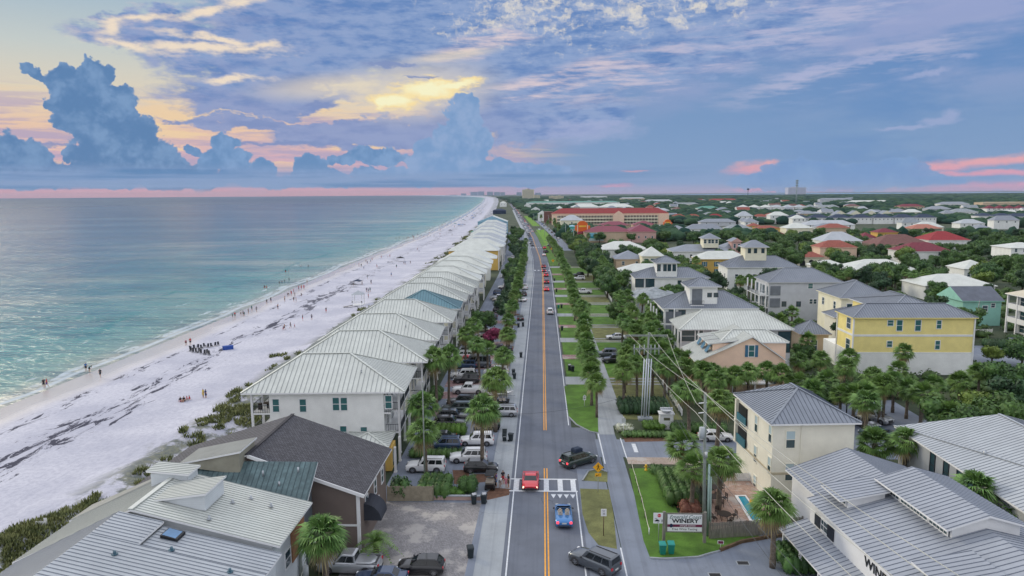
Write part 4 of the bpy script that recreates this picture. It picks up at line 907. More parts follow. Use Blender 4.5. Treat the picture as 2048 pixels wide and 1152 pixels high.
r8 = rh('white_roofed_house', 'house with broad white ribbed hip roof, in front of the balcony tower house', 1358.5, 1589, 659, 8, 11, 3.0, RW, W_GREY, 0, .5)
r8.wpx('f', 1568, 684, 2.2, 4.0, 'd'); r8.wpx('f', 1376, 672, 2.8, 2.2, 'w'); r8.wpx('f', 1398, 670, 1.5, 2.2, 'w'); r8.auto('l', 3, (5.0, 1.5), 1.0, 2.0, 'd'); r8.cols([(.4, .3), (3.8, .3), (6.4, .3)], 0, 7.9)
# peach house with gables and shuttered window
h = House('peach_house', 'peach gabled house with white roof, blue shutters and blue dormer awnings', 25.6, 40.8, 118., 129.5)
L = h.L; RP = RW
h.slope([(0, 11.5, 6.3), (0, -.4, 6.3), (9.4, -.4, 10.6), (9.4, 11.5, 10.6)], RW, .5); h.slope([(L, -.4, 6.5), (L, 11.5, 6.5), (9.4, 11.5, 10.6), (9.4, -.4, 10.6)], RW, .5)
b = MB(); P = [(.6, .0, 0), (L - .5, .0, 0), (L - .5, .0, 6.6), (9.4, .0, 10.35), (.6, .0, 6.4)]; Q = [(x, 11, z) for x, _, z in P]; b.face(P); b.face(Q[::-1])
for i in range(5): j = (i + 1) % 5; b.face([P[j], P[i], Q[i], Q[j]])
h.part('wall', b, W_PEACH); h.W = (.6, 0, L - .5, 11)
h.wpx('f', 1503, 702, .9, 1.9, 'b')
for px in (1468, 1540): h.wpx('f', px, 757, .9, 1.7, 'b')
h.walls(0, 9.2, W_PEACH, (9.8, 2.2, L + .6, 8.2), name='cross_wing'); h.hip(9.2, 1.5, RW, (4.5, 1.8, L + 1.0, 8.8), .5, gable='x', name='cross_roof', inset=3)
for i in range(3):
    v = 1.2 + i * 3.1; h.walls(7.2, 9.1, W_PEACH, (3.2, v, 8., v + 1.9), name='dormer_wall'); h.slope([(2.4, v + 2.2, 9.1), (2.4, v - .3, 9.1), (8.8, v - .3, 9.9), (8.8, v + 2.2, 9.9)], RW, .5, name='dormer_roof')
    b = MB(); b.hexa([(3.1, v + .2, 8.9), (3.1, v + 1.7, 8.9), (2.2, v + 1.7, 7.5), (2.2, v + .2, 7.5), (3.15, v + .2, 8.95), (3.15, v + 1.7, 8.95), (2.25, v + 1.7, 7.55), (2.25, v + .2, 7.55)]); h.part('awning', b, BLUESH)
b = MB(); b.box(2.0, -2.2, 2.9, L - 3, -.02, 3.1); h.part('porch_roof', b, WHITE); h.cols([(2.3, -2), (6, -2), (9.6, -2), (L - 3.4, -2)], 0, 2.9)
r10 = rh('white_house', 'white house with four dark windows in its square lookout tower', 1268.6, 1421, 556, 7.5, 12, 2.8, RG, W_WHITE, 0, .6)
r10.wpx('f', 1279, 566, 2.6, 2.6, 'd'); r10.wpx('f', 1300, 566, 2.6, 2.6, 'd'); r10.wpx('f', 1359, 566, 1.0, 1.5, 'd'); cupola(r10, 7.2, .6, 13.6, 7, 7, 12.2, 2.0, RG, W_WHITE, 4, 'd', (.9, 2.0)); r10.auto('l', 3, (8.,), 1., 1.)
rh('low_house', 'house under a low patchy weathered roof, left of the balcony tower house', 1270, 1362, 597, 6, 14, 2.2, GRB, W_GREY, 2, nl=3)
r11 = rh('tower_house', 'grey roofed house with cream lookout, above the palm clump', 1453, 1603, 535, 8, 14, 3.6, RG, W_WHITE, 4, .6, nl=2); cupola(r11, 7.5, 4, 15, 10, 9.5, 14.8, 2.3, RG, W_PALEY, 3, 'd', (.9, 1.5))
r17 = rh('pyramid_house', 'small house with bright white pyramid roof and two green windows', 1283, 1331, 512.5, 8.5, 11, 3.6, RW, W_PALEY, 3, 0, zs=(5.6,), st='g', wsz=(1.6, 1.8))
rh('white_roofed_annex', 'low bright white hip roof behind the four window tower house', 1240, 1345, 543, 5.5, 12, 2.4, RW, W_WHITE, 2)
rh('beige_house', 'beige house with plain grey roof behind roadside palms', 1229.6, 1291, 518.5, 6.5, 14, 3.2, RG, W_TAN, 2)
rh('white_roofed_house', 'wide white hip roofed house just before the maroon roofed mall', 1197, 1297.7, 499, 5, 18, 3.8, RW, W_WHITE, 4)
r12 = rh('tower_house', 'grey roofed house with pale yellow six window lookout', 1344, 1470, 503, 7, 16, 2.8, RG, W_WHITE, 5, nl=3); cupola(r12, 15, 2, 22, 9, 8.5, 12.8, 2.4, RG, W_PALEY, 4, 'w', (1.1, 1.6))
h = rh('salmon_house', 'salmon pink house with steep front gable', 1446, 1503, 497, 8, 14, 3.4, RG, W_PINK, 3); h.walls(0, 11.3, W_PINK, (4, -1, 8, 6), name='gable_bay'); h.hip(11.3, 1.7, RG, (3.4, -1.5, 8.6, 8), gable='fy', gm=W_PINK, name='gable_roof'); h.auto('f', 2, (8.4,), .9, 1.8)
rh('yellow_bungalow', 'yellow walled house with bright white roof and blue doors', 1393.6, 1503, 518.5, 7, 12, 3.0, RW, W_OCH, 4, st='b', wsz=(.9, 1.8))
rh('terracotta_house', 'windowless peach house with bright terracotta hip roof', 1639.6, 1717, 495, 7, 13, 3.2, TER, W_PEACH, 0)
h = rh('garden_pavilion', 'small terracotta roofed building with arches, left of the peach house', 1597, 1652, 514.5, 4, 9, 2.2, TER, W_PALEY, 0)
for i in range(3): 
    b = MB(); cx = 2.2 + i * 4; b.face([(cx + 1.2 * math.cos(a * math.pi / 8), .44, 1.6 + 1.2 * math.sin(a * math.pi / 8)) for a in range(9)] + [(cx - 1.2, .44, 0), (cx + 1.2, .44, 0)]); h.part('arch_opening', b, BLACK)
rh('blue_roofed_house', 'white house with pale blue grey hip roof behind terracotta roof', 1645, 1727, 482, 8, 16, 4.6, RL, W_WHITE, 4)
h = rh('porch_house', 'square pale yellow house with white pyramid roof and corner porches', 1573, 1628, 456.5, 8, 16, 3.6, RW, W_PALEY, 3); h.cols([(.3, .3), (h.L - .3, .3), (3.6, .3), (h.L - 3.6, .3)], 0, 7.9)
rh('yellow_house', 'long low yellow house with flat terracotta roof', 1514, 1562, 456.5, 7, 12, 1.8, TER, W_OCH, 4)
rh('tan_house', 'tan house with rust red hip roof beside white pyramid roof', 1646, 1702, 455.7, 8.5, 14, 2.8, TER, W_TAN, 3)
rh('gabled_house', 'white house with long blue grey roof behind the rust red one', 1610, 1712, 450, 6, 16, 3.8, RL, W_WHITE, 5)
h = rh('yellow_tower_house', 'yellow tower house with small maroon hip roof', 1755, 1798, 465, 8.5, 11, 2.4, MAR, W_OCH, 3)
h.walls(0, 5, W_OCH, (-9, 1, .4, 12), name='low_wing'); h.hip(5, 3.2, MAR, (-10, .4, 1.2, 13), name='wing_roof')
rh('brown_roofed_house', 'wide peach house under a large brown tiled roof', 1753, 1868, 490, 6.5, 20, 5, BRN, W_TAN, 4)
rh('brown_roofed_house', 'white house with dusky maroon brown roof in front of the wide peach house', 1806, 1908, 503, 6, 16, 3.8, MAR, W_WHITE, 2)
h = rh('red_roofed_house', 'white galleried house with bright crimson roof', 1857, 1943, 480.5, 8, 18, 4.4, RED, W_WHITE, 5); h.cols([(h.L - .3, .3), (h.L - 4, .3), (h.L - 8, .3)], 0, 7.9)
rh('olive_house', 'olive house with flat salmon tiled roof', 1824, 1886, 457.5, 7.5, 14, 3.0, SAL, W_OLV, 4)
for a in ((1702, 1842, 541, 4, 18, 3.6, 'long low white roof behind palms, above the pale yellow house'), (1850, 1996, 572, 4.5, 16, 3.0, 'widest low white roof, right of the tall yellow house'), (1928, 1992, 538, 4, 13, 3., 'small low white roof among dark trees near the right edge'), (1632, 1700, 533, 4, 12, 2.2, 'low white roof half hidden behind terracotta pavilion')):
    rh('low_house', a[6], *a[:6], RW, W_WHITE, 3)
h = rh('mint_house', 'mint green house with dark grey gable roof behind leaning pole', 1925, 2010, 602, 6.5, 12, 3.0, mat('slate_roof', C(98, 104, 116), .8), W_MINT, 0, gable='lrx'); h.wpx('f', 1970, 617, 1.2, 1.4, 'w'); h.wpx('f', 1986, 611, .9, 1., 'w')
# white galleried house at the right edge, its long front toward the road
h = House('galleried_house', 'white three level galleried house with tan roof, cut by the right edge', 112.5, 128, 150., 176.)
h.hip(9.6, 3.4, mat('tan_metal_roof', C(196, 188, 168), .5, var=.06), name='roof'); h.walls(0, 9.4, W_GREY, (2.8, 2.8, 15, 25)); 
for z in (3.0, 6.3): h.deck(.5, .5, 2.8, 25.5, z, ''); b = MB(); b.box(.5, .5, z, .6, 25.5, z + 1.05); b.box(.6, 25.4, z, 2.8, 25.5, z + 1.05); h.part('balcony_wall', b, WHITE)
h.cols([(.6, .6 + i * 3.56) for i in range(8)], 0, 9.4, .2)
for z in (.4, 3.4, 6.8): h.auto('l', 6, (z,), 1.8, 2.0)
rh('galleried_house', 'far white galleried house cut by right edge among dark trees', 2022, 2100, 496, 9, 15, 2, RW, W_WHITE, 4)
# --- beyond 450 m
GN = 'navy roofed white row houses'
for i in range(7):
    x0 = 1577 + i * 42.6; rh('row_house', f'white row house with navy hip roof, {ordn(i + 1)} from the left of seven', x0, x0 + 42, 436 - i * .12, 6.6, 14, 3.6, NAV, W_WHITE, 5, group=GN, zs=(4.2,), wsz=(.9, 1.3))
for i, (a, b_) in enumerate(((1957, 1992), (1992, 2030), (2020, 2075))): rh('row_house', ['leftmost', 'middle', 'rightmost'][i] + ' of three navy roofed white blocks near the right edge', a, b_, 432 + i * .6, 8, 14, 3, NAV, W_WHITE, 3, group='navy roofed blocks near the right edge')
for i in range(5): rh('row_house', f'white town house with plum roof in the line under the tan hall, {ordn(i + 1)} from left', 1974 + i * 20, 1993 + i * 20, 417, 9, 12, 4.5, MAR, W_WHITE, 2, group='plum roofed town houses')
rh('tan_hall', 'long flat tan hall building near the right edge of the woods', 1966, 2100, 405, 11, 30, .6, W_TAN, W_TAN, 0); rh('brown_hall', 'low brown flat roofed block left of the tan hall', 1964, 1994, 403, 9, 20, .4, BRN, BRN, 0)
for i in range(4): rh('gabled_house', f'small cream gabled house behind navy row, {ordn(i + 1)} from left', 1668 + i * 31, 1694 + i * 31, 429, 7, 12, 4.5, RG, W_PALEY, 2, gable='fby', group='cream gables behind the navy row')
for i in range(9): rh('white_villa', f'white villa in the long far row left of the cell tower, {ordn(i + 1)} from left', 1478 + i * 22.5, 1499 + i * 22.5, 414.5 - i * .1, 8, 16, 4, (RW, RL, GRB)[i // 3], W_WHITE, 2, group='far row of white villas')
for a in ((1540, 1578, 431, 9, 14, 4, RW, W_WHITE, 'white house with two white gables near small red roof'), (1508, 1538, 433.5, 6, 12, 3, TER, W_WHITE, 'small white house with terracotta roof between two white houses'),
          (1475, 1507, 432, 8, 14, 5, RL, W_WHITE, 'tall white house left of the small terracotta roof'), (1373, 1448, 458, 6.5, 12, 3.6, RG, W_WHITE, 'long white duplex with grey roof and blue doors'),
          (1340, 1373, 458, 5.5, 12, 2.6, RG, W_WHITE, 'small grey roofed house beside the orange arch'), (1343, 1373, 434, 5, 12, 3.4, TER, W_PEACH, 'left terracotta roofed cottage behind red hotel'),
          (1373, 1403, 434, 5, 12, 3.4, TER, W_TAN, 'right terracotta roofed cottage behind red hotel'), (1417, 1448, 434, 5, 12, 3.6, RED, W_WHITE, 'red roofed cottage near the tall white house'),
          (1401, 1473, 444, 4.5, 14, 3.0, RG, W_GREY, 'long low grey roofed house in mid distance'), (1498, 1523, 452, 6, 10, 2.4, TER, W_OCH, 'orange walled house behind yellow house'),
          (1453, 1506, 457, 5, 14, 3.0, GRB, W_PALEY, 'low house with mottled grey roof'), (1549, 1576, 470.5, 4, 9, 2.2, MAR, W_TAN, 'tiny maroon roof before the porch house'),
          (1480, 1500, 441, 5, 10, 2.6, RG, W_WHITE, 'small grey roofed house above mottled roof'), (1585, 1612, 437, 9, 12, 3.5, RW, W_WHITE, 'tall white house beside navy row')):
    rh('distant_house', a[8], a[0], a[1], a[2], a[3], a[4], a[5], a[6], a[7], 3, group='houses scattered between mall and navy row', zs=(a[3] - 2.3,))
# hotel and shopping block along the road
def slab(name, lab, ax, bx, y, ze, depth, rise, roof, wall, **k): return rh(name, lab, ax, bx, y, ze, depth, rise, roof, wall, **k)
FOOT += [(5, 150, 640, 790), (28, 88, 415, 488), (150, 420, 690, 750)]
h = slab('hotel', 'long peach hotel with red tiled roof and tiers of balconies', 1103, 1338.7, 427.5, 12.2, 22, 5.6, TER, W_PEACH, nf=0, inset=.6)
parts_of(h, 'roof')[0].data.materials[0] = tile('hotel_red_tiles', C(146, 56, 58))
for z in (3.4, 6.8): b = MB(); b.box(6, -1.4, z - .3, h.L - 12, .5, z + .7); h.part('balcony_tier', b, W_PALEY)
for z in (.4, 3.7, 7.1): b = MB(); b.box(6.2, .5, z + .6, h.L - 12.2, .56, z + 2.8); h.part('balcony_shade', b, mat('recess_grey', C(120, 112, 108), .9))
for i in range(34): 
    u = 7 + (h.L - 20) * i / 33
    if abs(u - h.L * .57) > 7: b = MB(); b.box(u - .2, -1.5, 0, u + .2, -1.1, 10.6); h.part('pillar', b, W_PALEY)
b = MB(); u = h.L * .57; b.face([(u - 6, -2.6, 0), (u + 6, -2.6, 0), (u + 6, -2.6, 11), (u, -2.6, 15), (u - 6, -2.6, 11)]); b.face([(u + 6, -2.6, 11), (u + 6, 8, 11), (u, 8, 15), (u, -2.6, 15)], 1); b.face([(u - 6, 8, 11), (u - 6, -2.6, 11), (u, -2.6, 15), (u, 8, 15)], 1); b.face([(u - 6, -2.6, 0), (u - 6, -2.6, 11), (u - 6, 1, 11), (u - 6, 1, 0)]); h.part('gable_bay', b, [W_PEACH, MATS['hotel_red_tiles']])
h.walls(0, 10.8, W_PEACH, (h.L - 12, -1.5, h.L - .6, 20), name='end_wing')
h = slab('shopping_mall', 'low tan mall with maroon metal roof and beach billboard', 1167, 1268, 464, 7.4, 22, 3.8, MAR, W_TAN, nf=0)
parts_of(h, 'roof')[0].data.materials[0] = mat('maroon_metal', C(120, 40, 62), .5, var=.1)
MMR = MATS['maroon_metal']
b = MB(); b.box(3.4, .25, 1.2, 14.2, .48, 6.8); bb = h.part('billboard', b, WHITE); b = MB(); b.face([(3.7, .22, 4.4), (13.9, .22, 4.0), (13.9, .22, 6.6), (3.7, .22, 6.6)], 0); b.face([(3.7, .22, 3.0), (13.9, .22, 2.4), (13.9, .22, 4.0), (3.7, .22, 4.4)], 1); b.face([(3.7, .22, 1.4), (13.9, .22, 1.4), (13.9, .22, 2.4), (3.7, .22, 3.0)], 2)
for i in range(5): b.box(9.2 + i * .9, .16, 2.4, 9.6 + i * .9, .20, 4.6 + .3 * (i % 2), 3)
put('poster', b.mesh('poster', [mat('poster_sky', C(120, 190, 214), .6), mat('poster_sea', C(50, 150, 160), .6), mat('poster_sand', C(190, 214, 214), .6), mat('poster_figures', C(40, 70, 90), .6)]), bb)
rh('mall_wing', 'tan mall wing with maroon roof right of the billboard building', 1256, 1314, 463.5, 7.6, 26, 4.6, MMR, W_PINK, 4, zs=(3.,))
rh('mall_wing', 'rear maroon roofed mall wing behind the billboard building', 1198, 1262, 451, 7, 18, 3.2, MMR, W_TAN, 0); rh('mall_wing', 'rear right maroon roofed mall wing', 1266, 1314, 450, 7, 18, 3.2, MMR, W_TAN, 0)
def portal(lab, ax, bx, ytop, ybase, side):
    g_ = G(ax, ybase); g2 = PY(bx, ybase, g_.y); w = g2.x - g_.x; H = PHt(ax, ytop, Vector((g_.x, g_.y, 0)))
    h = House('arched_portal', lab, g_.x, g2.x, g_.y, g_.y + 6); b = MB(); n = 10; r = w * .30
    P = [(0, 0, 0), (w, 0, 0), (w, 0, H - r * 1.1)] + [(w / 2 + r * 1.2 * math.cos(math.pi * i / n), 0, H - r + r * math.sin(math.pi * i / n)) for i in range(n + 1)] + [(0, 0, H - r * 1.1)]; Q = [(x, 3, z) for x, _, z in P]
    b.face(P); b.face(Q[::-1]); k = len(P)
    for i in range(k): j = (i + 1) % k; b.face([P[j], P[i], Q[i], Q[j]])
    h.part('arch_wall', b, W_ORG); b = MB(); b.box(w * .26, -.15, H - r * 1.35, w * .74, -.02, H - r * 1.0); h.part('sign_band', b, mat('sign_yellow', C(236, 190, 70), .6))
    for u in (.14, .8): b = MB(); b.box(w * u, -.12, H * .25, w * u + w * .06, -.02, H * .8); h.part('pilaster', b, W_PEACH)
    b = MB()
    for i in range(8): a0, a1 = math.pi * i / 8, math.pi * (i + 1) / 8; R2 = w * .42; b.face([(w / 2 + R2 * math.cos(a0), 0, H * .35 + R2 * .5 * math.sin(a0)), (w / 2 + R2 * math.cos(a1), 0, H * .35 + R2 * .5 * math.sin(a1)), (w / 2 + R2 * math.cos(a1) * 1.05, -2.5, H * .3 + R2 * .35 * math.sin(a1)), (w / 2 + R2 * math.cos(a0) * 1.05, -2.5, H * .3 + R2 * .35 * math.sin(a0))])
    h.part('canopy', b, MMR); return h
portal('orange arched portal at the left end of the mall', 1150, 1180, 442, 483, 0); portal('orange arched portal at the right end of the mall', 1327, 1344, 439, 464, 1)
rh('yellow_shop', 'yellow shop joined to the right hand orange portal', 1311, 1327, 451.5, 7.5, 10, .5, W_WHITE, mat('bright_yellow_wall', C(232, 204, 90), .8), 2, zs=(3.,))
rh('teal_shop', 'narrow teal and blue shop left of the orange portal', 1139, 1152, 453, 10, 12, .8, W_BLUE, mat('teal_wall', C(84, 186, 178), .8), 2, zs=(3., 6.5))
rh('blue_roofed_shop', 'shop with pale blue roof and plum gable behind the orange portal', 1120, 1168, 441, 9, 18, 5, RL, W_PALEY, 3, zs=(3., 6.))
rh('brown_block', 'dark brown flat block at the roadside end of red hotel', 1087, 1106, 424, 13, 20, .5, BRN, BRN, 0)
rh('white_roofed_block', 'long white roofed block behind red hotel', 1142, 1200, 414, 8, 30, 6, RW, W_WHITE, 0); rh('white_roofed_block', 'second white roofed block behind red hotel', 1200, 1268, 414, 8, 30, 6, RW, W_WHITE, 0)
rh('green_roofed_block', 'very long block with green roof beyond the red hotel', 1052, 1240, 405.5, 12, 30, 3, GREEN, W_WHITE, 16, zs=(3, 7.), wsz=(3., 2.))
for a in ((1075, 1094, 428, 9, 'white and blue gabled shop by the roadside palms'), (1062, 1080, 419, 9, 'far pale shop at the roadside'), (1048, 1062, 411, 10, 'tiny pale block beyond roadside shops')): rh('roadside_shop', a[4], a[0], a[1], a[2], a[3], 14, 4, RL, W_WHITE, 2, gable='fby', zs=(4.,))
def tower(lab, x0, x1, yt, yb, m, n=8, cols=5, nm='hotel_tower', cap=True):
    g_ = G(x0, yb); g2 = PY(x1, yb, g_.y); H = PHt(x0, yt, g_); w = g2.x - g_.x; h = House(nm, lab, g_.x, g2.x, g_.y, g_.y + w * .5); h.walls(0, H, m, (0, 0, w, w * .5))
    b = MB()
    for i in range(n): b.box(w * .04, -.3, H * (i + .35) / n, w * .96, -.02, H * (i + .62) / n)
    h.part('window_rows', b, mat('tower_window', C(96, 104, 116), .4))
    if cap: b = MB(); b.box(w * .3, w * .1, H, w * .6, w * .35, H * 1.07); h.part('roof_house', b, m)
    return h
TW = stucco('tower_cream', 214, 206, 178); TB = stucco('tower_haze', 140, 160, 186)
tower('cream hotel tower beside the road near the horizon', 1044.5, 1068, 379, 400, TW, 9); tower('low cream block right of the hotel tower', 1068, 1080, 390, 399, TW, 5, cap=False)
tower('pair of low tan blocks right of hotel tower', 1098, 1112, 392.5, 401, TW, 5); tower('tan block with stepped top right of hotel tower', 1112, 1127, 392, 401, TW, 5)
tower('pale slab tower standing alone at the right on the horizon', 1576, 1612, 375, 388.5, stucco('tower_grey', 186, 180, 186), 9, 7)
for i, (a, b_, t_) in enumerate(((889, 899, 390.5), (900, 914, 389.5), (922, 932, 387), (941, 955, 384), (956, 968, 383), (974, 986, 383.5), (988, 1000, 384), (1001, 1010, 384.5), (1033, 1043, 384.5), (1070, 1082, 385.5))):
    tower(f'bluish beach tower block on the far horizon, {ordn(i + 1)} from the left', a, b_, t_, 391.2, TB, 6, cap=False).root['group'] = 'tower blocks on the far coast'
for i, (a, b_, y_, z_, r_, w_) in enumerate(((1880, 1940, 408, 9, RG, W_WHITE), (1800, 1850, 413, 8, MAR, W_TAN), (1858, 1905, 418, 8, RG, W_GREY), (1905, 1958, 424, 8, GRB, W_WHITE), (1640, 1705, 399, 10, RG, W_GREY), (1420, 1475, 400, 9, RED, W_TAN), (1290, 1345, 402, 9, RL, W_WHITE), (1350, 1400, 409, 8, GRB, W_PALEY), (1395, 1440, 417, 7, GREEN, W_WHITE), (1700, 1780, 404, 7, RW, W_WHITE), (1240, 1290, 397, 12, RL, W_TAN), (1160, 1215, 394, 12, RL, W_WHITE))): rh('long_building', f'long low pale building among the distant woods, {ordn(i + 1)} of twelve', a, b_, y_, z_, 20, 4, r_, w_, 6, group='long buildings in the distant woods', zs=(z_ - 3,), wsz=(2, 1.4))
rh('beach_hall', 'dark navy pavilion between beach dune and road far away', 985, 1012, 421, 6, 16, 3, NAV, NAV, 0); rh('white_beach_house', 'far white house on the dune beyond the dark pavilion', 999, 1013, 406, 10, 14, 4, RW, W_WHITE, 2, zs=(5.,))
# ---------------------------------------------------------------- vegetation
import numpy as np
rng = np.random.default_rng(5)
def leafmat(name, a, b, rough=.6, tip=None):
    m = bpy.data.materials.new(name); m.use_nodes = True; nt = m.node_tree; t = NT(nt); p = nt.nodes['Principled BSDF']
    oi = V(t, t.new('ShaderNodeObjectInfo').outputs['Random']); g = V(t, t.new('ShaderNodeNewGeometry').outputs['Random Per Island'])
    o = V(t, t.new('ShaderNodeTexCoord').outputs['Object'])
    c = t.mix(t.ss(t.noise(o, .7, 3, .6), .35, .65), a, b); c = t.mix(t.ss(g, .55, 1.) * .5, c, tuple(min(1, x * 1.7) for x in b)); c = t.mix(t.ss(g, .35, 0.) * .6, c, tuple(x * .5 for x in a))
    c = t.mix(oi * .35, c, (b[0] * 1.25, b[1] * .95, b[2] * .7))
    t.put(p.inputs['Base Color'], c); p.inputs['Roughness'].default_value = rough; p.inputs['Specular IOR Level'].default_value = .35
    MATS[name] = m; return m
L_PALM = leafmat('palm_leaf', (.06, .15, .035), (.15, .27, .07)); L_TREE = leafmat('tree_leaf', (.028, .078, .026), (.075, .160, .040)); L_LIGHT = leafmat('light_leaf', (.07, .14, .02), (.16, .24, .05))
L_DARK = leafmat('dark_leaf', (.018, .050, .025), (.04, .095, .04)); L_DEAD = leafmat('dead_frond', (.15, .13, .06), (.27, .23, .12)); L_PINK = leafmat('pink_blossom', (.18, .03, .08), (.30, .06, .14)); L_HEDGE = leafmat('hedge_leaf', (.05, .12, .02), (.10, .21, .035))
BARK = mat('palm_bark', (.17, .14, .11), .95, var=.3, vs=3., fine=.6, fs=7., bump=.6, bs=9.); BARK2 = mat('tree_bark', (.09, .07, .05), .95, var=.3, vs=2.)
LAWN = mat('lawn_grass', (.085, .185, .024), .95, var=.3, vs=.35, fine=.35, fs=9., bump=.5, bs=30.); LAWN2 = mat('dry_lawn', (.17, .18, .07), .95, var=.3, vs=.5, fine=.4, fs=6., bump=.5, bs=30.)
MULCH = mat('bark_mulch', (.16, .085, .055), .95, var=.3, vs=2., fine=.6, fs=14.)
def npmesh(name, v, f, mats, mi=None, smooth=False):
    me = bpy.data.meshes.new(name); v = np.asarray(v, np.float32); f = np.asarray(f, np.int32); k = f.shape[1]
    me.vertices.add(len(v)); me.vertices.foreach_set('co', v.ravel()); me.loops.add(f.size); me.loops.foreach_set('vertex_index', f.ravel())
    me.polygons.add(len(f)); me.polygons.foreach_set('loop_start', np.arange(len(f), dtype=np.int32) * k)
    if mi is not None: me.polygons.foreach_set('material_index', np.asarray(mi, np.int32))
    if smooth: me.polygons.foreach_set('use_smooth', np.ones(len(f), bool))
    for m in mats: me.materials.append(m)
    me.update(calc_edges=True); return me
def palm_crown(seed, n=46, pet=1.0, fan=1.0, droop=.5, seg=13, dead=6):
    r = np.random.default_rng(seed); v = []; f = []; mi = []
    def quad(a, b, c, d, m): i = len(v); v.extend([a, b, c, d]); f.append((i, i + 1, i + 2, i + 3)); mi.append(m)
    for k in range(n + dead):
        isd = k >= n; el = math.radians(r.uniform(-62, -40) if isd else 85 - 118 * (k / n) ** .9 + r.uniform(-9, 9)); az = k * 2.39996 + r.uniform(-.3, .3)
        d = np.array([math.cos(el) * math.cos(az), math.cos(el) * math.sin(az), math.sin(el)]); s = np.array([-math.sin(az), math.cos(az), 0]); up = np.cross(s, d) * -1
        up = up if up[2] > 0 else -up; P = pet * r.uniform(.8, 1.15); base = d * .15; hub = d * P + np.array([0, 0, -.06 * P]); w = s * .022
        quad(base - w, base + w, hub + w, hub - w, 1 if isd else 0)
        tw = r.uniform(-.5, .5); s2 = s * math.cos(tw) + up * math.sin(tw); F_ = fan * r.uniform(.85, 1.15)
        for j in range(seg):
            a = (j / (seg - 1) - .5) * 2.5; dir_ = d * math.cos(a) + s2 * math.sin(a); side = -d * math.sin(a) + s2 * math.cos(a)
            L = F_ * (1 - .25 * abs(a) / 1.25) * r.uniform(.9, 1.1); m_ = hub + dir_ * L * .55 + up * .05 * L; t_ = hub + dir_ * L + np.array([0, 0, -droop * L * r.uniform(.5, 1.1) * (1.3 if isd else 1)])
            q = side * .055 * F_; quad(hub, m_ - q, m_ - q * .2 + dir_ * .001, m_ + q, 1 if isd else 0) if 0 else None
            i = len(v); v.extend([hub, m_ - q, t_, m_ + q]); f.append((i, i + 1, i + 2, i + 3)); mi.append(1 if isd else 0)
    return npmesh('crown', v, f, [L_PALM, L_DEAD], mi)
def date_crown(seed, n=26, L=2.6):
    r = np.random.default_rng(seed); v = []; f = []
    for k in range(n):
        el = math.radians(80 - 95 * k / n); az = k * 2.39996; d = np.array([math.cos(el) * math.cos(az), math.cos(el) * math.sin(az), math.sin(el)]); s = np.array([-math.sin(az), math.cos(az), 0]); P = np.zeros(3)
        for j in range(14):
            t_ = j / 13; N = d * L * t_ + np.array([0, 0, -1.1 * L * t_ * t_ * .6]); 
            if j:
                for sg in (-1, 1):
                    w = .42 * math.sin(math.pi * min(1, t_ + .12)) + .1; tip = N + sg * s * w + d * .25 * w + np.array([0, 0, -.18 * w]); i = len(v); e = (N - P) * .35; v.extend([N - e, N + e, tip + e * .2, tip - e * .2]); f.append((i, i + 1, i + 2, i + 3))
            P = N
    return npmesh('crown', v, f, [L_PALM])
def palm_trunk(seed, h):
    r = random.Random(seed); b = MB(); n = 9; dx, dy = r.uniform(-.35, .35), r.uniform(-.35, .35)
    pts = [(dx * (i / n) ** 2, dy * (i / n) ** 2, h * i / n - (.1 if i == 0 else 0)) for i in range(n + 1)]
    b.tube(pts, [.25 - .06 * min(1, i / 3) + .04 * (i % 2) + (.06 if i > n - 2 else 0) for i in range(n + 1)], 8)
    for i in range(34):   # old leaf boots
        z = h * (.55 + .45 * i / 34); a = i * 2.4; x0 = dx * (z / h) ** 2; y0 = dy * (z / h) ** 2; c, s = math.cos(a), math.sin(a)
        b.face([(x0 + c * .17 - s * .05, y0 + s * .17 + c * .05, z), (x0 + c * .17 + s * .05, y0 + s * .17 - c * .05, z), (x0 + c * .33, y0 + s * .33, z + .28)])
    return b.mesh('trunk', BARK), (dx, dy)
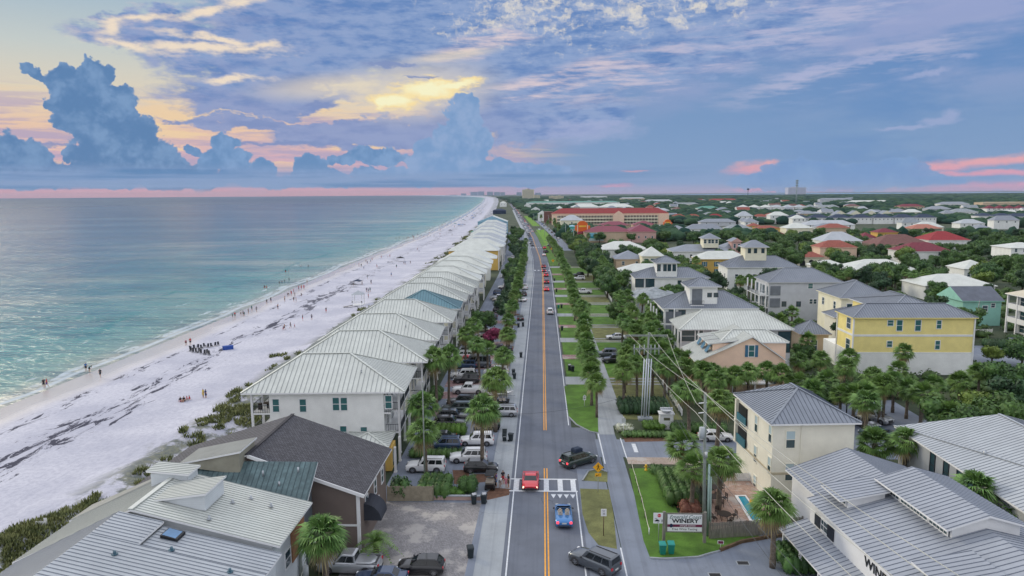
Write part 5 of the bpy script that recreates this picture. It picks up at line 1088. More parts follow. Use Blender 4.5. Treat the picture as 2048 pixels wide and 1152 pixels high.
def leafcloud(name, lobes, nleaf, size, mats, seed, core=.80, flat=False, boxes=None):
    r = np.random.default_rng(seed); L = np.array(lobes, float); w = (L[:, 3] * L[:, 4] * L[:, 5]) ** .66; idx = r.choice(len(L), nleaf, p=w / w.sum()); l = L[idx]
    d = r.normal(size=(nleaf, 3)); d /= np.linalg.norm(d, axis=1)[:, None]; rad = r.uniform(.80, 1.12, nleaf)[:, None]
    c = l[:, :3] + d * l[:, 3:6] * rad; keep = c[:, 2] > .05; c, d = c[keep], d[keep]; n = len(c)
    nn = d + r.normal(size=(n, 3)) * .55; nn /= np.linalg.norm(nn, axis=1)[:, None]; a = np.cross(nn, r.normal(size=(n, 3))); a /= np.linalg.norm(a, axis=1)[:, None]; b_ = np.cross(nn, a)
    s = (size * r.uniform(.6, 1.3, n))[:, None]; q = np.stack([c - a * s * .5, c - b_ * s * .32, c + a * s * .6, c + b_ * s * .32], 1).reshape(-1, 3); f = np.arange(n * 4).reshape(-1, 4); v = [q]; F_ = [f]; k = n * 4
    for e in lobes:        # a darker leafy inside so the crown is not see-through everywhere
        th, ph = np.meshgrid(np.linspace(0, 2 * np.pi, 9)[:-1], np.linspace(.15, np.pi - .15, 6)); x = np.stack([np.cos(th) * np.sin(ph), np.sin(th) * np.sin(ph), np.cos(ph)], -1).reshape(-1, 3)
        x = x * (core * r.uniform(.82, 1.1, (len(x), 1))) * np.array(e[3:6]) + np.array(e[:3]); x[:, 2] = np.maximum(x[:, 2], .02); v.append(x); g = []
        for i in range(5):
            for j in range(8): g.append((k + i * 8 + j, k + i * 8 + (j + 1) % 8, k + (i + 1) * 8 + (j + 1) % 8, k + (i + 1) * 8 + j))
        F_.append(np.array(g)); k += len(x)
    return npmesh(name, np.concatenate(v), np.concatenate(F_), mats)
def tree_proto(kind, seed, R=3.6, H=7.5, lm=None, n=2300):
    r = random.Random(seed); lobes = [(0, 0, H * .62, R * .62, R * .62, R * .5)]
    for i in range(11): a = i * 2.4 + r.uniform(-.4, .4); q = r.uniform(.35, .72) * R; s = r.uniform(.30, .48) * R; lobes.append((q * math.cos(a), q * math.sin(a), H * r.uniform(.42, .86) - q * .1, s, s, s * .78))
    t_ = thing(kind, 'tree', 'tree'); put('crown', leafcloud('crown', lobes, n, .52, [lm or L_TREE], seed), t_); b = MB(); b.tube([(0, 0, -.1), (.1, 0, H * .3), (0, .1, H * .6)], [.28, .2, .1], 7)
    for i in range(4): a = i * 1.6; b.tube([(.08, 0, H * .25), (math.cos(a) * R * .3, math.sin(a) * R * .3, H * .48), (math.cos(a) * R * .5, math.sin(a) * R * .5, H * .6)], [.13, .08, .04], 5)
    b.build('trunk', BARK2, t_); return t_
PCROWN = [palm_crown(i, n=52 + 4 * i, fan=1.12 + .06 * i, pet=1.0, droop=(.22, .42, .3, .55)[i], dead=(2, 4, 3, 7)[i]) for i in range(4)]
PTRUNK = {}
def palm_proto(i, h):
    t_ = thing('palm_tree', 'palm', 'palm'); me, (dx, dy) = palm_trunk(i * 7 + h, h); put('trunk', me, t_); put('crown', PCROWN[i % 4], t_, (dx, dy, h + .05)); return t_
PALMS = [palm_proto(i, h) for i, h in enumerate((5.0, 5.8, 4.3, 7.0))]; PH = [5.0, 5.8, 4.3, 7.0]
PZONE = {}
def zone(o, base, zkey): o['label'] = base; PZONE.setdefault((base, zkey), []).append(o); return o
def zoned(proto, loc, rz, base, group, sc=1.):
    o = place(proto, loc, rz, label=base, group=group, sc=sc) or proto
    PZONE.setdefault(base, []).append((o, Vector(loc), proto)); return o
def palm(px, py, z, base, group, sc=None, k=None):
    p = G(px, py, z); k = min(range(4), key=lambda i: abs(PH[i] - z)) if k is None else k; s = z / (PH[k] + .05)
    zoned(PALMS[k], (p.x, p.y, 0), random.uniform(0, 6.28), base, group, ((1.2, 1.2, s * 1.04) if p.y < 104 else (1.0, 1.0, s)))
def palmw(x, y, z, base, group): k = random.randrange(4); s = z / PH[k]; q = random.uniform(.85, 1.15); zoned(PALMS[k], (x, y, 0), random.uniform(0, 6.28), base, group, (q, q, s * .5 + q * .5))
# near palms, one by one
for (px, py, z, lab) in ((650, 1078, 6.0, 'bushy palm beside the nearest cottage at the bottom left'), (850, 868, 5.7, 'palm over the hedge behind the plank fence, nearer of two'), (843, 815, 6.2, 'palm at the corner of the first white beach house'),
    (963, 822, 7.6, 'tall palm with bare trunk between two parked white cars'), (990, 765, 7.4, 'tall palm beside the raised boat trailer at left kerb'), (1550, 1020, 5.6, 'palm by the plank fence before the shop, golden fronds'),
    (1812, 885, 5.4, 'wide fan palm between cream house and white hall'), (1745, 890, 4.6, 'short palm behind the shop ridge, left of wide fan palm'), (1955, 985, 6.0, 'palm against the wall of the long white hall'), (2032, 1040, 4.4, 'low palm clump at the lower right edge by the hall'),
    (1365, 892, 5.2, 'full palm above the shrubs behind the rope fence, rear one'), (1385, 940, 5.0, 'full palm above the shrubs behind the rope fence, near one'), (1440, 925, 5.4, 'palm beside the pool terrace, behind the leaning utility pole'),
    (1437, 805, 6.6, 'palm left of the cream stucco house roof'), (1380, 785, 6.4, 'palm behind the white garden monument'), (1248, 742, 6.2, 'left one of two palms beside the bundle of white conduits'), (1275, 728, 6.6, 'right one of two palms beside the bundle of white conduits'),
    (872, 718, 8.6, 'slender palm against the second beach house, left one'), (896, 714, 8.4, 'slender palm against the second beach house, right one')):
    palm(px, py, z, lab, 'single palms'); 
dp = thing('date_palm', 'feathery date palm in front of the brown shingled house', 'palm', G(752, 1092, 1.2).xy.to_3d()); put('crown', date_crown(3), dp, (0, 0, 1.6)); b = MB(); b.tube([(0, 0, -.1), (0, 0, 1.7)], [.3, .26], 8); b.build('trunk', BARK, dp)
VG = 'palms planted along the road verges'
for i, (px, py, z) in enumerate(((1003, 712, 6.6), (1012, 668, 6.4), (1018, 640, 6.), (1024, 613, 6.), (1029, 590, 6.), (1034, 570, 6.), (1037, 553, 6.), (1040, 538, 6.), (1043, 524, 6.), (1046, 511, 6.), (1048, 500, 6.), (1050, 490, 6.), (1051, 481, 6))):
    palm(px, py, z, 'verge palm left of the road beside the parked cars', VG)
    if i > 1: palmw(roadx(150 + i * 18) - 8.2, 150 + i * 18, 5.6, 'verge palm left of the road beside the parked cars', VG)
y = 107
while y < 470: palmw(roadx(y) + 7.6 + min(1.2, (y - 100) * .02) + random.uniform(-.4, .4), y, random.uniform(5., 6.4), 'verge palm between the road and the right hand footpath', VG); y += random.uniform(5.5, 8)
for (px, py, z) in ((1470, 752, 6), (1500, 745, 6.4), (1535, 742, 6), (1562, 748, 6), (1408, 742, 6), (1372, 735, 6), (1340, 722, 6), (1430, 760, 5.5), (1595, 765, 5)): palm(px, py, z, 'palm in the thicket below the peach house', 'palms around the right hand houses')
for (px, py, z) in ((1615, 680, 5), (1600, 722, 5.5), (1640, 718, 5.5), (1700, 715, 6), (1690, 735, 6), (1810, 705, 6), (1800, 740, 5), (1845, 790, 5), (1770, 770, 6), (1745, 752, 6.5), (1900, 830, 5), (1865, 770, 5), (1730, 790, 5), (1960, 745, 4), (1920, 765, 4.5)): palm(px, py, z, 'palm in the garden below the tall yellow house', 'palms around the right hand houses')
for (px, py, z) in ((1255, 590, 6), (1238, 560, 6), (1225, 545, 7.), (1205, 520, 8), (1212, 528, 8), (1195, 505, 8), (1262, 620, 6), (1245, 640, 6), (1290, 640, 6), (1300, 660, 6), (1275, 655, 6), (1260, 650, 5.4), (1320, 695, 5), (1330, 735, 6), (1290, 690, 5.5)): palm(px, py, z, 'palm in the roadside gardens right of the footpath', 'palms around the right hand houses')
for (px, py, z) in ((1480, 560, 7), (1497, 558, 7), (1510, 560, 6.5), (1462, 515, 7), (1390, 520, 7), (1585, 625, 5), (1600, 650, 5), (1470, 600, 5), (1560, 640, 5)): palm(px, py, z, 'palm between the grey galleried house and its neighbours', 'palms around the right hand houses')
for i in range(12): palm(1640 + i * 19, 545 + random.uniform(-6, 8), 6.5, 'palm in front of the long low white roof', 'palms around the right hand houses')
for i in range(8): palm(1872 + i * 17, 590 + random.uniform(-3, 3), 6, 'palm in the row before the widest low white roof', 'palms around the right hand houses')
for i in range(16): y = 470 + i * 30; palmw(roadx(y) + 22 + random.uniform(-5, 14), y, 8, 'tall palm by the road before the shopping mall', 'palms before the mall')
for (px, py, z) in ((945, 650, 7), (958, 690, 6.5), (975, 700, 5), (930, 668, 7)): palm(px, py, z, 'palm between parked cars and the beach house balconies', 'palms by the beach houses')
for (px, py, z) in [(1350 + 26 * i + random.uniform(-8, 8), 715 + random.uniform(0, 45), random.uniform(4.5, 6.5)) for i in range(6)] + [(1600 + 27 * i, 790 + random.uniform(-30, 20), random.uniform(4, 6)) for i in range(9)]: palm(px, py, z, 'palm in the dense thicket behind the cream stucco house', 'palms around the right hand houses')
for i in range(22): palm(1240 + random.uniform(0, 95), 585 + i * 6.5, random.uniform(5, 7), 'palm in the dense roadside gardens by the white houses', 'palms around the right hand houses')
# broad crowns
TREES = [tree_proto('broadleaf_tree', 3), tree_proto('broadleaf_tree', 8, 4.2, 7, n=2600), tree_proto('broadleaf_tree', 15, 3.2, 8.2, L_DARK), tree_proto('broadleaf_tree', 21, 3.8, 6.6, L_LIGHT)]
def clear(x, y, r): return all(x < a - r or x > b_ + r or y < c - r or y > d + r for a, b_, c, d in FOOT)
def tree(x, y, base, group='trees on the land side', k=None, s=None): zoned(TREES[random.choices(range(4), (5, 5, 3, 1))[0] if k is None else k], (x, y, 0), random.uniform(0, 6.28), base, group, s or random.uniform(.7, 1.15))
for (px, py, z, k, s) in ((1905, 830, 5, 0, 1.), (1990, 830, 5, 0, 1.1), (1960, 800, 4, 3, .8), (2035, 800, 5, 2, 1.1), (2010, 760, 4, 0, 1), (1650, 770, 5, 0, .8), (1985, 700, 3, 3, .6), (1610, 780, 3, 3, .6), (1935, 640, 4, 0, 1.), (1900, 640, 4, 0, 1.), (1870, 620, 4, 2, 1.)):
    p = G(px, py, z); tree(p.x, p.y, 'leafy tree in the gardens near the right edge', k=k, s=s)
n = 0; y = 142.
while y < 520 and n < 262:
    st = 7.0 + y * .012; x = roadx(y) + 21 + random.uniform(0, 5)
    while x < .70 * y + 14:
        X, Y_ = x + random.uniform(-3, 3), y + random.uniform(-3, 3); x += st * 1.7
        if clear(X, Y_, 2.2) and not (Y_ < 215 and X > 95):
            q = PIX((X, Y_, 5)); 
            if q and q[0] < 2090: tree(X, Y_, ('tree in green patch between low roofs' if X > .38 * Y_ else 'tree between houses right of road') + (', far half' if Y_ > 330 else ', near half'), s=random.uniform(.6, .95) if Y_ < 230 else random.uniform(.9, 1.35)); n += 1
    y += st
for i in range(30):
    y = 172 + i * 15; tree(roadx(y) - 12.5 + random.uniform(-2.5, 3), y, 'dark tree between the road and the beach house row', 'trees on the beach side', s=random.uniform(.6, .95) if y < 330 else random.uniform(.8, 1.1), k=random.choice((0, 2, 1)))
TP = tree_proto('crape_myrtle', 33, 2.2, 4.2, L_PINK, 1400); TP.location = G(985, 668, 2.5).xy.to_3d(); tag(TP, 'magenta blossoming tree among the parked cars left of road', 'tree')
# hedges and shrubs
def hedge(name, lab, x0, x1, y0, y1, h, m=None, seed=1, cat='hedge', dens=26):
    L = []; nx = max(1, int((x1 - x0) / .7)); ny = max(1, int((y1 - y0) / .8)); rx, ry = (x1 - x0) / nx / 2, (y1 - y0) / ny / 2
    for i in range(nx):
        for j in range(ny): L.append((rx * (2 * i + 1), ry * (2 * j + 1), h * .45, rx * 1.7, ry * 1.7, h * .56 * random.uniform(.92, 1.08)))
    n = int(2.4 * dens * ((x1 - x0) * (y1 - y0) + h * (x1 - x0 + y1 - y0) * 2) + 60); o = put(name, leafcloud(name, L, min(n, 9000), .17 if h < 2 else .3, [m or L_HEDGE], seed, core=.86), None, (x0, y0, 0)); return tag(o, lab, cat)
def hpx(name, lab, px0, px1, py, dep, h, m=None, **k): a, b_ = G(px0, py), G(px1, py); return hedge(name, lab, a.x, b_.x, a.y, a.y + dep, h, m, **k)
hpx('hedge', 'dense clipped hedge just behind the plank fence', 835, 896, 1000, 4.2, 1.9, L_TREE, seed=2); hpx('shrub', 'round clipped shrub right of the plank fence hedge', 918, 950, 990, 2.0, 1.9, L_TREE, seed=3, cat='shrub'); hpx('hedge', 'low bright hedge between clipped hedge and round shrub', 896, 928, 992, 1.2, .8, seed=4)
hpx('shrub', 'airy young shrub against the plank fence end', 783, 815, 1000, 1.6, 2.4, L_TREE, seed=5, cat='shrub', dens=12)
hpx('hedge', 'hedge between white off-roader row and blue car', 818, 925, 917, 1.6, 1.1, L_TREE, seed=6); hpx('hedge', 'rounded bright hedge mound behind the white suv', 870, 930, 872, 2.0, 1.6, seed=7); hpx('shrub', 'bright shrub between black cars and pickup', 956, 975, 806, 2.4, 1.3, seed=8, cat='shrub')
hpx('hedge', 'dark hedge in front of the pickup nose', 858, 880, 803, 4, 1.9, L_TREE, seed=9); hpx('hedge', 'long low hedge before the dark van', 905, 970, 712, 2, 1.2, L_TREE, seed=10); hpx('hedge', 'long low hedge behind the beige suv', 925, 985, 692, 2, 1.3, L_TREE, seed=11)
hpx('hedge', 'neat bright hedge at foot of the conduit bundle', 1290, 1330, 861, 2.5, 1.0, seed=12); hpx('hedge', 'low dark hedge along the side street kerb', 1245, 1345, 875, 1.6, .7, L_TREE, seed=13); hpx('hedge', 'dark shrubbery behind the conduit bundle', 1240, 1340, 830, 5, 1.9, L_DARK, seed=14)
hpx('hedge', 'long hedge row right of the monument along side street', 1345, 1455, 868, 2.2, 1.3, L_TREE, seed=15); hpx('shrub', 'small round bush by the yellow hydrant', 1305, 1328, 950, 1.4, 1.0, L_TREE, seed=16, cat='shrub')
hpx('shrubbery', 'loose grey green shrubbery between lawn and pool terrace', 1335, 1395, 1015, 8, 1.9, L_TREE, seed=17, cat='shrubbery', dens=14); hpx('shrubbery', 'reddish shrub behind the shop sign board', 1366, 1400, 1035, 1.8, 1.5, leafmat('red_leaf', (.12, .06, .04), (.22, .09, .07)), seed=18, cat='shrub')
hpx('shrub', 'dark green bush at the corner of the shop porch', 1572, 1650, 1152, 4, 1.8, L_TREE, seed=19, cat='shrub'); hpx('hedge', 'white flowering bush by the round sign', 1236, 1266, 866, 2.2, .9, leafmat('white_blossom', (.12, .18, .08), (.5, .55, .5)), seed=20, cat='shrub')
hedge('hedge', 'dense shrub belt beside the rear garden of the cream house', 43, 60, 118, 124, 2.6, L_TREE, 21); hedge('hedge', 'planted verge before the galleried house', 98, 108, 140, 150, 1.1, L_HEDGE, 22); hedge('hedge', 'clipped dark hedge behind the black car at right edge', 98, 108, 157, 160, 1.8, L_DARK, 23)
hedge('thicket', 'dark thicket in front of the porch of the peach house', 27, 44, 109, 114, 2.2, L_DARK, 25, cat='thicket', dens=14)
hedge('hedge', 'dark shrubs along the wall of the long white hall', 38.6, 41.4, 56, 62, 1.8, L_DARK, 27)
# far woods and canopy
def ico(sub):
    bm = bmesh.new(); bmesh.ops.create_icosphere(bm, subdivisions=sub, radius=1.); v = np.array([x.co[:] for x in bm.verts]); f = np.array([[x.index for x in q.verts] for q in bm.faces]); bm.free(); return v, f
I2, I1 = ico(2), ico(1)
CANOPY = bpy.data.materials.new('woodland_canopy'); CANOPY.use_nodes = True; nt = CANOPY.node_tree; t = NT(nt); p = nt.nodes['Principled BSDF']
gp = V(t, t.new('ShaderNodeNewGeometry').outputs[0]); ri = V(t, t.new('ShaderNodeNewGeometry').outputs['Random Per Island'])
c = t.mix(t.ss(ri, .1, .9), (.016, .052, .040), (.052, .105, .056)); c = t.mix(t.ss(t.noise(gp, .9, 3, .7), .42, .62) * .45, c, (.008, .022, .018)); c = t.mix(t.ss(t.noise(gp, .02, 3, .6), .5, .7) * .3, c, (.07, .10, .03))
t.put(p.inputs['Base Color'], c); p.inputs['Roughness'].default_value = .95; p.inputs['Specular IOR Level'].default_value = .1
for i in range(215):                            # small houses half sunk in the far woods
    Y = 560 * (2900 / 560) ** (random.random()); X = random.uniform(roadx(Y) + 40 + .02 * Y, .62 * Y + 60 if Y < 1200 else .42 * Y)
    if not clear(X, Y, 14) or not clear(X + 14, Y + 10, 10): continue
    w = random.uniform(12, 24); d = random.uniform(10, 15); ze = random.choice((4.5, 6, 7, 8)); rf = random.choice((RW, RL, RG, GRB, RG, TER, BRN, RG, GRB)); wl = random.choice((W_WHITE, W_PALEY, W_TAN, W_WHITE, W_GREY))
    h = House('far_house', f'small far house with {rf.name.replace("_", " ")} in the woods', X, X + w, Y, Y + d, group='small houses sunk in the far woods'); PZONE.setdefault(h.root['label'], []).append((h.root, h.root.location.copy(), None)); h.hip(ze, random.uniform(2.5, 4.5), rf, gable=random.choice(('', '', 'lrx'))); h.walls(0, ze - .1, wl)
    if Y < 1400: h.auto('f', 3, (ze - 2.2,), 1.1, 1.4)
vs, fs, k = [], [], 0
Y = 515.
while Y < 6500:
    st = max(8.5, Y / 75); x = roadx(Y) + 26; (iv, if_) = I2 if Y < 950 else I1
    while x < .70 * Y + 60:
        X, Yy = x + random.uniform(-.4, .4) * st, Y + random.uniform(-.4, .4) * st; x += st * 1.25
        if not clear(X, Yy, 3.5 + st * .12) or (mn.noise(Vector((X * .006, Yy * .004, 1))) < -.22 and Yy < 2400): continue
        r = st * random.uniform(.55, .85); hh = random.uniform(4.5, 8.5) if Yy < 1500 else random.uniform(7, 11)
        vv = iv * (1 + rng.uniform(-.22, .22, (len(iv), 1))) * np.array([r, r, hh * .62]) + np.array([X, Yy, hh * .45]); vs.append(vv); fs.append(if_ + k); k += len(iv)
    Y += st * 1.05
b = MB(); b.box(-20500, -150, -1.0, 20500, 20500, 130); hz = b.build('haze', None); hz.data.materials.clear(); m = bpy.data.materials.new('haze_air'); m.use_nodes = True; nt = m.node_tree; nt.nodes.clear()
vp = nt.nodes.new('ShaderNodeVolumePrincipled'); vp.inputs['Density'].default_value = HAZE; vp.inputs['Color'].default_value = (.62, .74, .92, 1); vp.inputs['Anisotropy'].default_value = .1; o_ = nt.nodes.new('ShaderNodeOutputMaterial'); nt.links.new(vp.outputs[0], o_.inputs['Volume'])
hz.data.materials.append(m); stuff(hz)
stuff(put('woodland', npmesh('woodland', np.concatenate(vs), np.concatenate(fs), [CANOPY])))
# undergrowth between the houses
L = []; r = random.Random(9)
while len(L) < 620:
    Y = r.uniform(104, 330); X = roadx(Y) + r.uniform(23, 30 + .62 * Y)
    if not clear(X, Y, 1.2) or (38 < X < 60 and Y < 118) or (84 < X < 112 and 128 < Y < 162) or mn.noise(Vector((X * .05, Y * .05, 5))) < -.25: continue
    s = r.uniform(.9, 2.3); L.append((X, Y, s * .3, s, s, s * r.uniform(.5, .8)))
stuff(put('undergrowth', leafcloud('undergrowth', L, 46000, .42, [leafmat('undergrowth_leaf', (.03, .075, .022), (.08, .155, .04))], 12)))
# dune grass
n = 12000; vs, fs = [], []; k = 0; r = random.Random(4)
while k < n:
    Y = 52 * (640 / 52) ** (r.random() ** 1.25); dl = duneline(Y); X = dl - r.uniform(-4.5, 13.5) * (1 if Y < 400 else .9)
    q = mn.noise(Vector((X * .13, Y * .10, 7))) + .55 * mn.noise(Vector((X * .5, Y * .4, 2))); edge = (dl - X) / 13.
    if q < .12 + max(0, edge - .35) * 1.2: continue
    z = dune(X, Y); s = r.uniform(.25, .65) * (1 + Y / 400); a = r.uniform(0, 6.28)
    for j in range(4):
        a += 1.6; dx, dy = math.cos(a) * s * .5, math.sin(a) * s * .5; w = .07 * (1 + Y / 150); px_, py_ = -math.sin(a) * w * .7, math.cos(a) * w * .7
        vs += [(X - px_, Y - py_, z - .05), (X + px_, Y + py_, z - .05), (X + dx + px_ * .3, Y + dy + py_ * .3, z + s * r.uniform(.5, 1.1)), (X + dx - px_ * .3, Y + dy - py_ * .3, z + s * .7)]
    k += 1
stuff(put('dune_grass', npmesh('dune_grass', vs, np.arange(len(vs)).reshape(-1, 4), [leafmat('dune_leaf', (.07, .10, .035), (.22, .24, .10), .9)])))
# ---------------------------------------------------------------- lawns, drives, courts
def lp(name, px, m, z=.006): return poly(name, px, m, z)
lp('lawn', [(1165, 961), (1177, 943), (1197, 938), (1215, 945), (1215, 964)], LAWN2, .020)
lp('lawn', [(1160, 977), (1218, 979), (1227, 1028), (1234, 1098), (1197, 1090), (1177, 1065), (1165, 1028)], LAWN2, .020)
lp('lawn', [(1258, 937), (1305, 936), (1333, 965), (1357, 1028), (1400, 1066), (1500, 1066), (1520, 1072), (1480, 1083), (1443, 1101), (1397, 1113), (1300, 1115), (1287, 1081)], LAWN, .024)
lp('lawn', [(1128, 772), (1193, 772), (1197, 866), (1180, 864), (1153, 850), (1138, 835)], LAWN, .018)
def wl(name, x0, x1, y0, y1, m, z): o = strip(name, along(x0, x1, y0, y1), m, z); return struct(o)
wl('side_road', 4.35, 7.7, 86, 102, ASPH, .010)
struct(strip('verge_paving', along(4.35, 7.7, 20, 88), ASPH2, .006))
b = MB(); b.face([(7.4, 90.2, .011), (75, 90.2, .011), (75, 97, .011), (7.4, 97, .011)]); struct(b.build('side_street', ASPH2))
b = MB(); b.face([(11.0, 87.8, .013), (22, 87.8, .013), (22, 90.2, .013), (11.0, 90.2, .013)]); 
def brick(name, rgb, s=.24):
    m = mat(name, rgb, .85, var=.12); nt = m.node_tree; t = NT(nt); p = nt.nodes['Principled BSDF']; o = V(t, t.new('ShaderNodeTexCoord').outputs['Object']); b = t.new('ShaderNodeTexBrick'); t.put(b.inputs['Vector'], t.mapping(o, rot=(0, 0, .785), sc=(1, 1, 1))); b.inputs['Scale'].default_value = 1.
    b.inputs['Brick Width'].default_value = s; b.inputs['Row Height'].default_value = s / 2; b.inputs['Mortar Size'].default_value = .012
    b.inputs['Color1'].default_value = (*[c * .8 for c in rgb], 1); b.inputs['Color2'].default_value = (*[min(1, c * 1.2) for c in rgb], 1); b.inputs['Mortar'].default_value = (*[c * .5 for c in rgb], 1)
    c = V(t, b.outputs[0]); n = t.noise(o, .28, 6, .68); c = t.mix(t.ss(n, .50, .60) * .75, c, C(176, 172, 168)); c = t.mix(t.ss(t.noise(o, .16, 4, .6), .55, .68) * .5, c, tuple(x * .6 for x in rgb)); t.put(p.inputs['Base Color'], c); return m
PAVE = brick('brick_paving', C(142, 140, 142)); PAVE2 = brick('rose_paving', C(150, 122, 122))
struct(b.build('entrance_paving', brick('tan_paving', C(176, 160, 148))))
b = MB(); b.face([(-18.6, 55, .009), (-7.2, 55, .009), (-6.9, 75.8, .009), (-18.6, 75.8, .009)]); struct(b.build('parking_court', PAVE))
b = MB(); b.face([(7.6, 20, .009), (10.35, 20, .009), (10.6, 92, .009), (10.4, 99, .009), (7.8, 99, .009), (7.7, 60, .009)]); struct(b.build('side_path', ASPH2))
b = MB(); b.face([(7.8, 99, .016), (10.4, 99, .016), (11.5, 137, .016), (9.6, 137, .016)]); struct(b.build('side_path', CONC))
b = MB(); b.face([(10.35, 20, .008), (60, 20, .008), (60, 73, .008), (24, 70, .008), (10.35, 64, .008)]); struct(b.build('shop_forecourt', ASPH2))
b = MB(); b.face([(84, 130, .008), (110, 130, .008), (110, 160, .008), (92, 160, .008)]); struct(b.build('driveway', ASPH2)); b = MB(); b.face([(40, 97, .009), (58, 97, .009), (58, 117, .009), (40, 117, .009)]); struct(b.build('parking_yard', ASPH2))
paint('edge_line', 7.62, 7.76, 20, 66); b = MB(); b.box(7.95, 87.8, .018, 8.12, 99.7, .020); b.box(10.95, 89.8, .018, 11.1, 97.5, .020); b.box(12.3, 92, .018, 12.85, 95.3, .020); struct(b.build('stop_line', WP))
ys = [126, 131.5, 146, 150, 163, 168, 181, 185, 198, 203, 219, 223, 236, 241, 254, 259, 275, 281, 300, 306, 330, 336]
prev = 116.
for i in range(0, len(ys), 2):
    wl('lawn', 4.7, 9.4, prev, ys[i], LAWN, .010); wl('driveway', 4.35, 9.4, ys[i], ys[i + 1], PAVE2 if i % 4 else CONC, .012); prev = ys[i + 1]
prev = 106.
for i in range(0, len(ys), 2):
    wl('lawn', 12.6, 21.5, prev, ys[i], LAWN2 if i % 3 == 0 else LAWN, .010)
    for q in (0, 1.9, 3.8): wl('concrete_strip', 12.6, 21.5, ys[i] + q, ys[i] + q + .7, CONC, .022)
    wl('lawn', 12.6, 21.5, ys[i], ys[i + 1], LAWN2, .008); prev = ys[i + 1]
wl('lawn', 4.7, 9.4, 340, 640, LAWN, .010)
for (y0, y1) in ((470, 490), (498, 520), (530, 680), (760, 1100)): wl('median_lawn', 7.5, 15.5, y0, y1, mat('bright_lawn', (.12, .25, .02), .95, var=.2), .02)
wl('frontage_lane', 16.5, 22, 430, 1500, ASPH2, .012)
for px in ([(905, 940), (938, 940), (940, 968), (908, 968)], [(945, 948), (980, 948), (985, 962), (950, 966)], [(985, 975), (1022, 978), (1018, 990), (975, 1000), (965, 992)], [(1244, 868), (1344, 868), (1350, 882), (1250, 884)]): lp('mulch_bed', px, MULCH, .015)
for i, y in enumerate((104, 113.5, 121, 134, 142, 156, 168, 184, 200)): wl('verge_patch', -9.6, -6.4, y, y + 2.4, LAWN2 if i % 2 else MULCH, .013); wl('driveway', -17.6, -7.4, y + 3, y + 7.5, PAVE2, .009)
# kerbs round the near lawns
def kerb(lab, px, h=.14, w=.16, m=None, name='kerb', z=0):
    P = [G(*p) for p in px]; b = MB()
    for a, c in zip(P, P[1:]): b.bar(a + Vector((0, 0, h / 2)), c + Vector((0, 0, h / 2)), w, h)
    return b.build(name, m or CONC)
struct(kerb('', [(1300, 1117), (1330, 1119), (1397, 1115), (1420, 1108), (1440, 1103)])); tag(kerb('', [(1440, 1103), (1483, 1086), (1540, 1076), (1585, 1072)], .32, .22, BROWNWOOD, 'timber_edging'), 'stepped timber edging between lawn and shop forecourt', 'edging')
struct(kerb('', [(1138, 835), (1153, 850), (1180, 864), (1197, 867)])); struct(kerb('', [(1165, 962), (1177, 943), (1197, 938), (1215, 945)]))
# pool terrace
b = MB(); b.face([tuple(G(x, y, .03)) for x, y in ((1452, 962), (1512, 962), (1518, 990), (1560, 1040), (1420, 1060), (1420, 985))]); struct(b.build('pool_terrace', brick('terrace_paving', C(178, 150, 136), .4)))
pl = thing('swimming_pool', 'narrow turquoise pool with white rim beside the cream house', 'pool', G(1500, 1010)); b = MB(); P = [G(x, y, .10) - pl.location for x, y in ((1469, 990), (1492, 990), (1530, 1042), (1502, 1046))]
Q = [G(x, y, .10) - pl.location for x, y in ((1476, 992), (1490, 992), (1522, 1038), (1504, 1040))]
for i in range(4): j = (i + 1) % 4; b.face([P[i], P[j], Q[j], Q[i]])
b.build('pool_rim', WHITE, pl); b = MB(); b.face([q - Vector((0, 0, .06)) for q in Q]); b.build('water', mat('pool_water', C(40, 150, 176), .05, var=.1, bump=.2, bs=3.), pl)
b = MB(); c_ = G(1509, 1004, .12); b.tube([(c_.x + .45 * math.cos(a), c_.y + .45 * math.sin(a), .14) for a in [i * math.pi / 6 for i in range(13)]], .13, 8, cap=False); tag(b.build('swim_ring', mat('orange_rubber', C(226, 160, 40), .5)), 'orange swim ring floating in the narrow pool', 'swim ring')
# ---------------------------------------------------------------- vehicles
def paintm(name, rgb, metal=.2): return mat(name, rgb, .28, metal, var=0, coat=.8)
PT = {'white': paintm('white_car_paint', (.74, .75, .76), 0), 'black': paintm('black_car_paint', (.012, .013, .016)), 'silver': paintm('silver_car_paint', (.45, .47, .50), .6), 'grey': paintm('grey_car_paint', (.10, .115, .135), .4),
      'red': paintm('red_car_paint', (.62, .02, .035), 0), 'blue': paintm('blue_car_paint', (.05, .20, .48), .3), 'navy': paintm('navy_car_paint', (.03, .06, .13), .3), 'beige': paintm('beige_car_paint', (.38, .34, .28), .4), 'gunmetal': paintm('gunmetal_car_paint', (.035, .055, .055), .4), 'maroon': paintm('maroon_car_paint', (.2, .02, .03))}
TYRE = mat('tyre_rubber', (.015, .015, .016), .8, var=.1); RIM = mat('alloy_rim', (.35, .36, .38), .3, .8, var=0); HEADL = mat('headlight_glass', (.75, .78, .8), .1, var=0); TAILL = mat('taillight_red', (.55, .015, .03), .25, var=0)
LITT = mat('lit_taillight', (1., .06, .08), .3, var=0, emit=1.6); LITH = mat('lit_headlight', (1., .82, .55), .3, var=0, emit=3.)
TRIM = mat('grey_trim', (.05, .05, .055), .6, var=0); PLATE = mat('number_plate', (.6, .62, .6), .5, var=0)
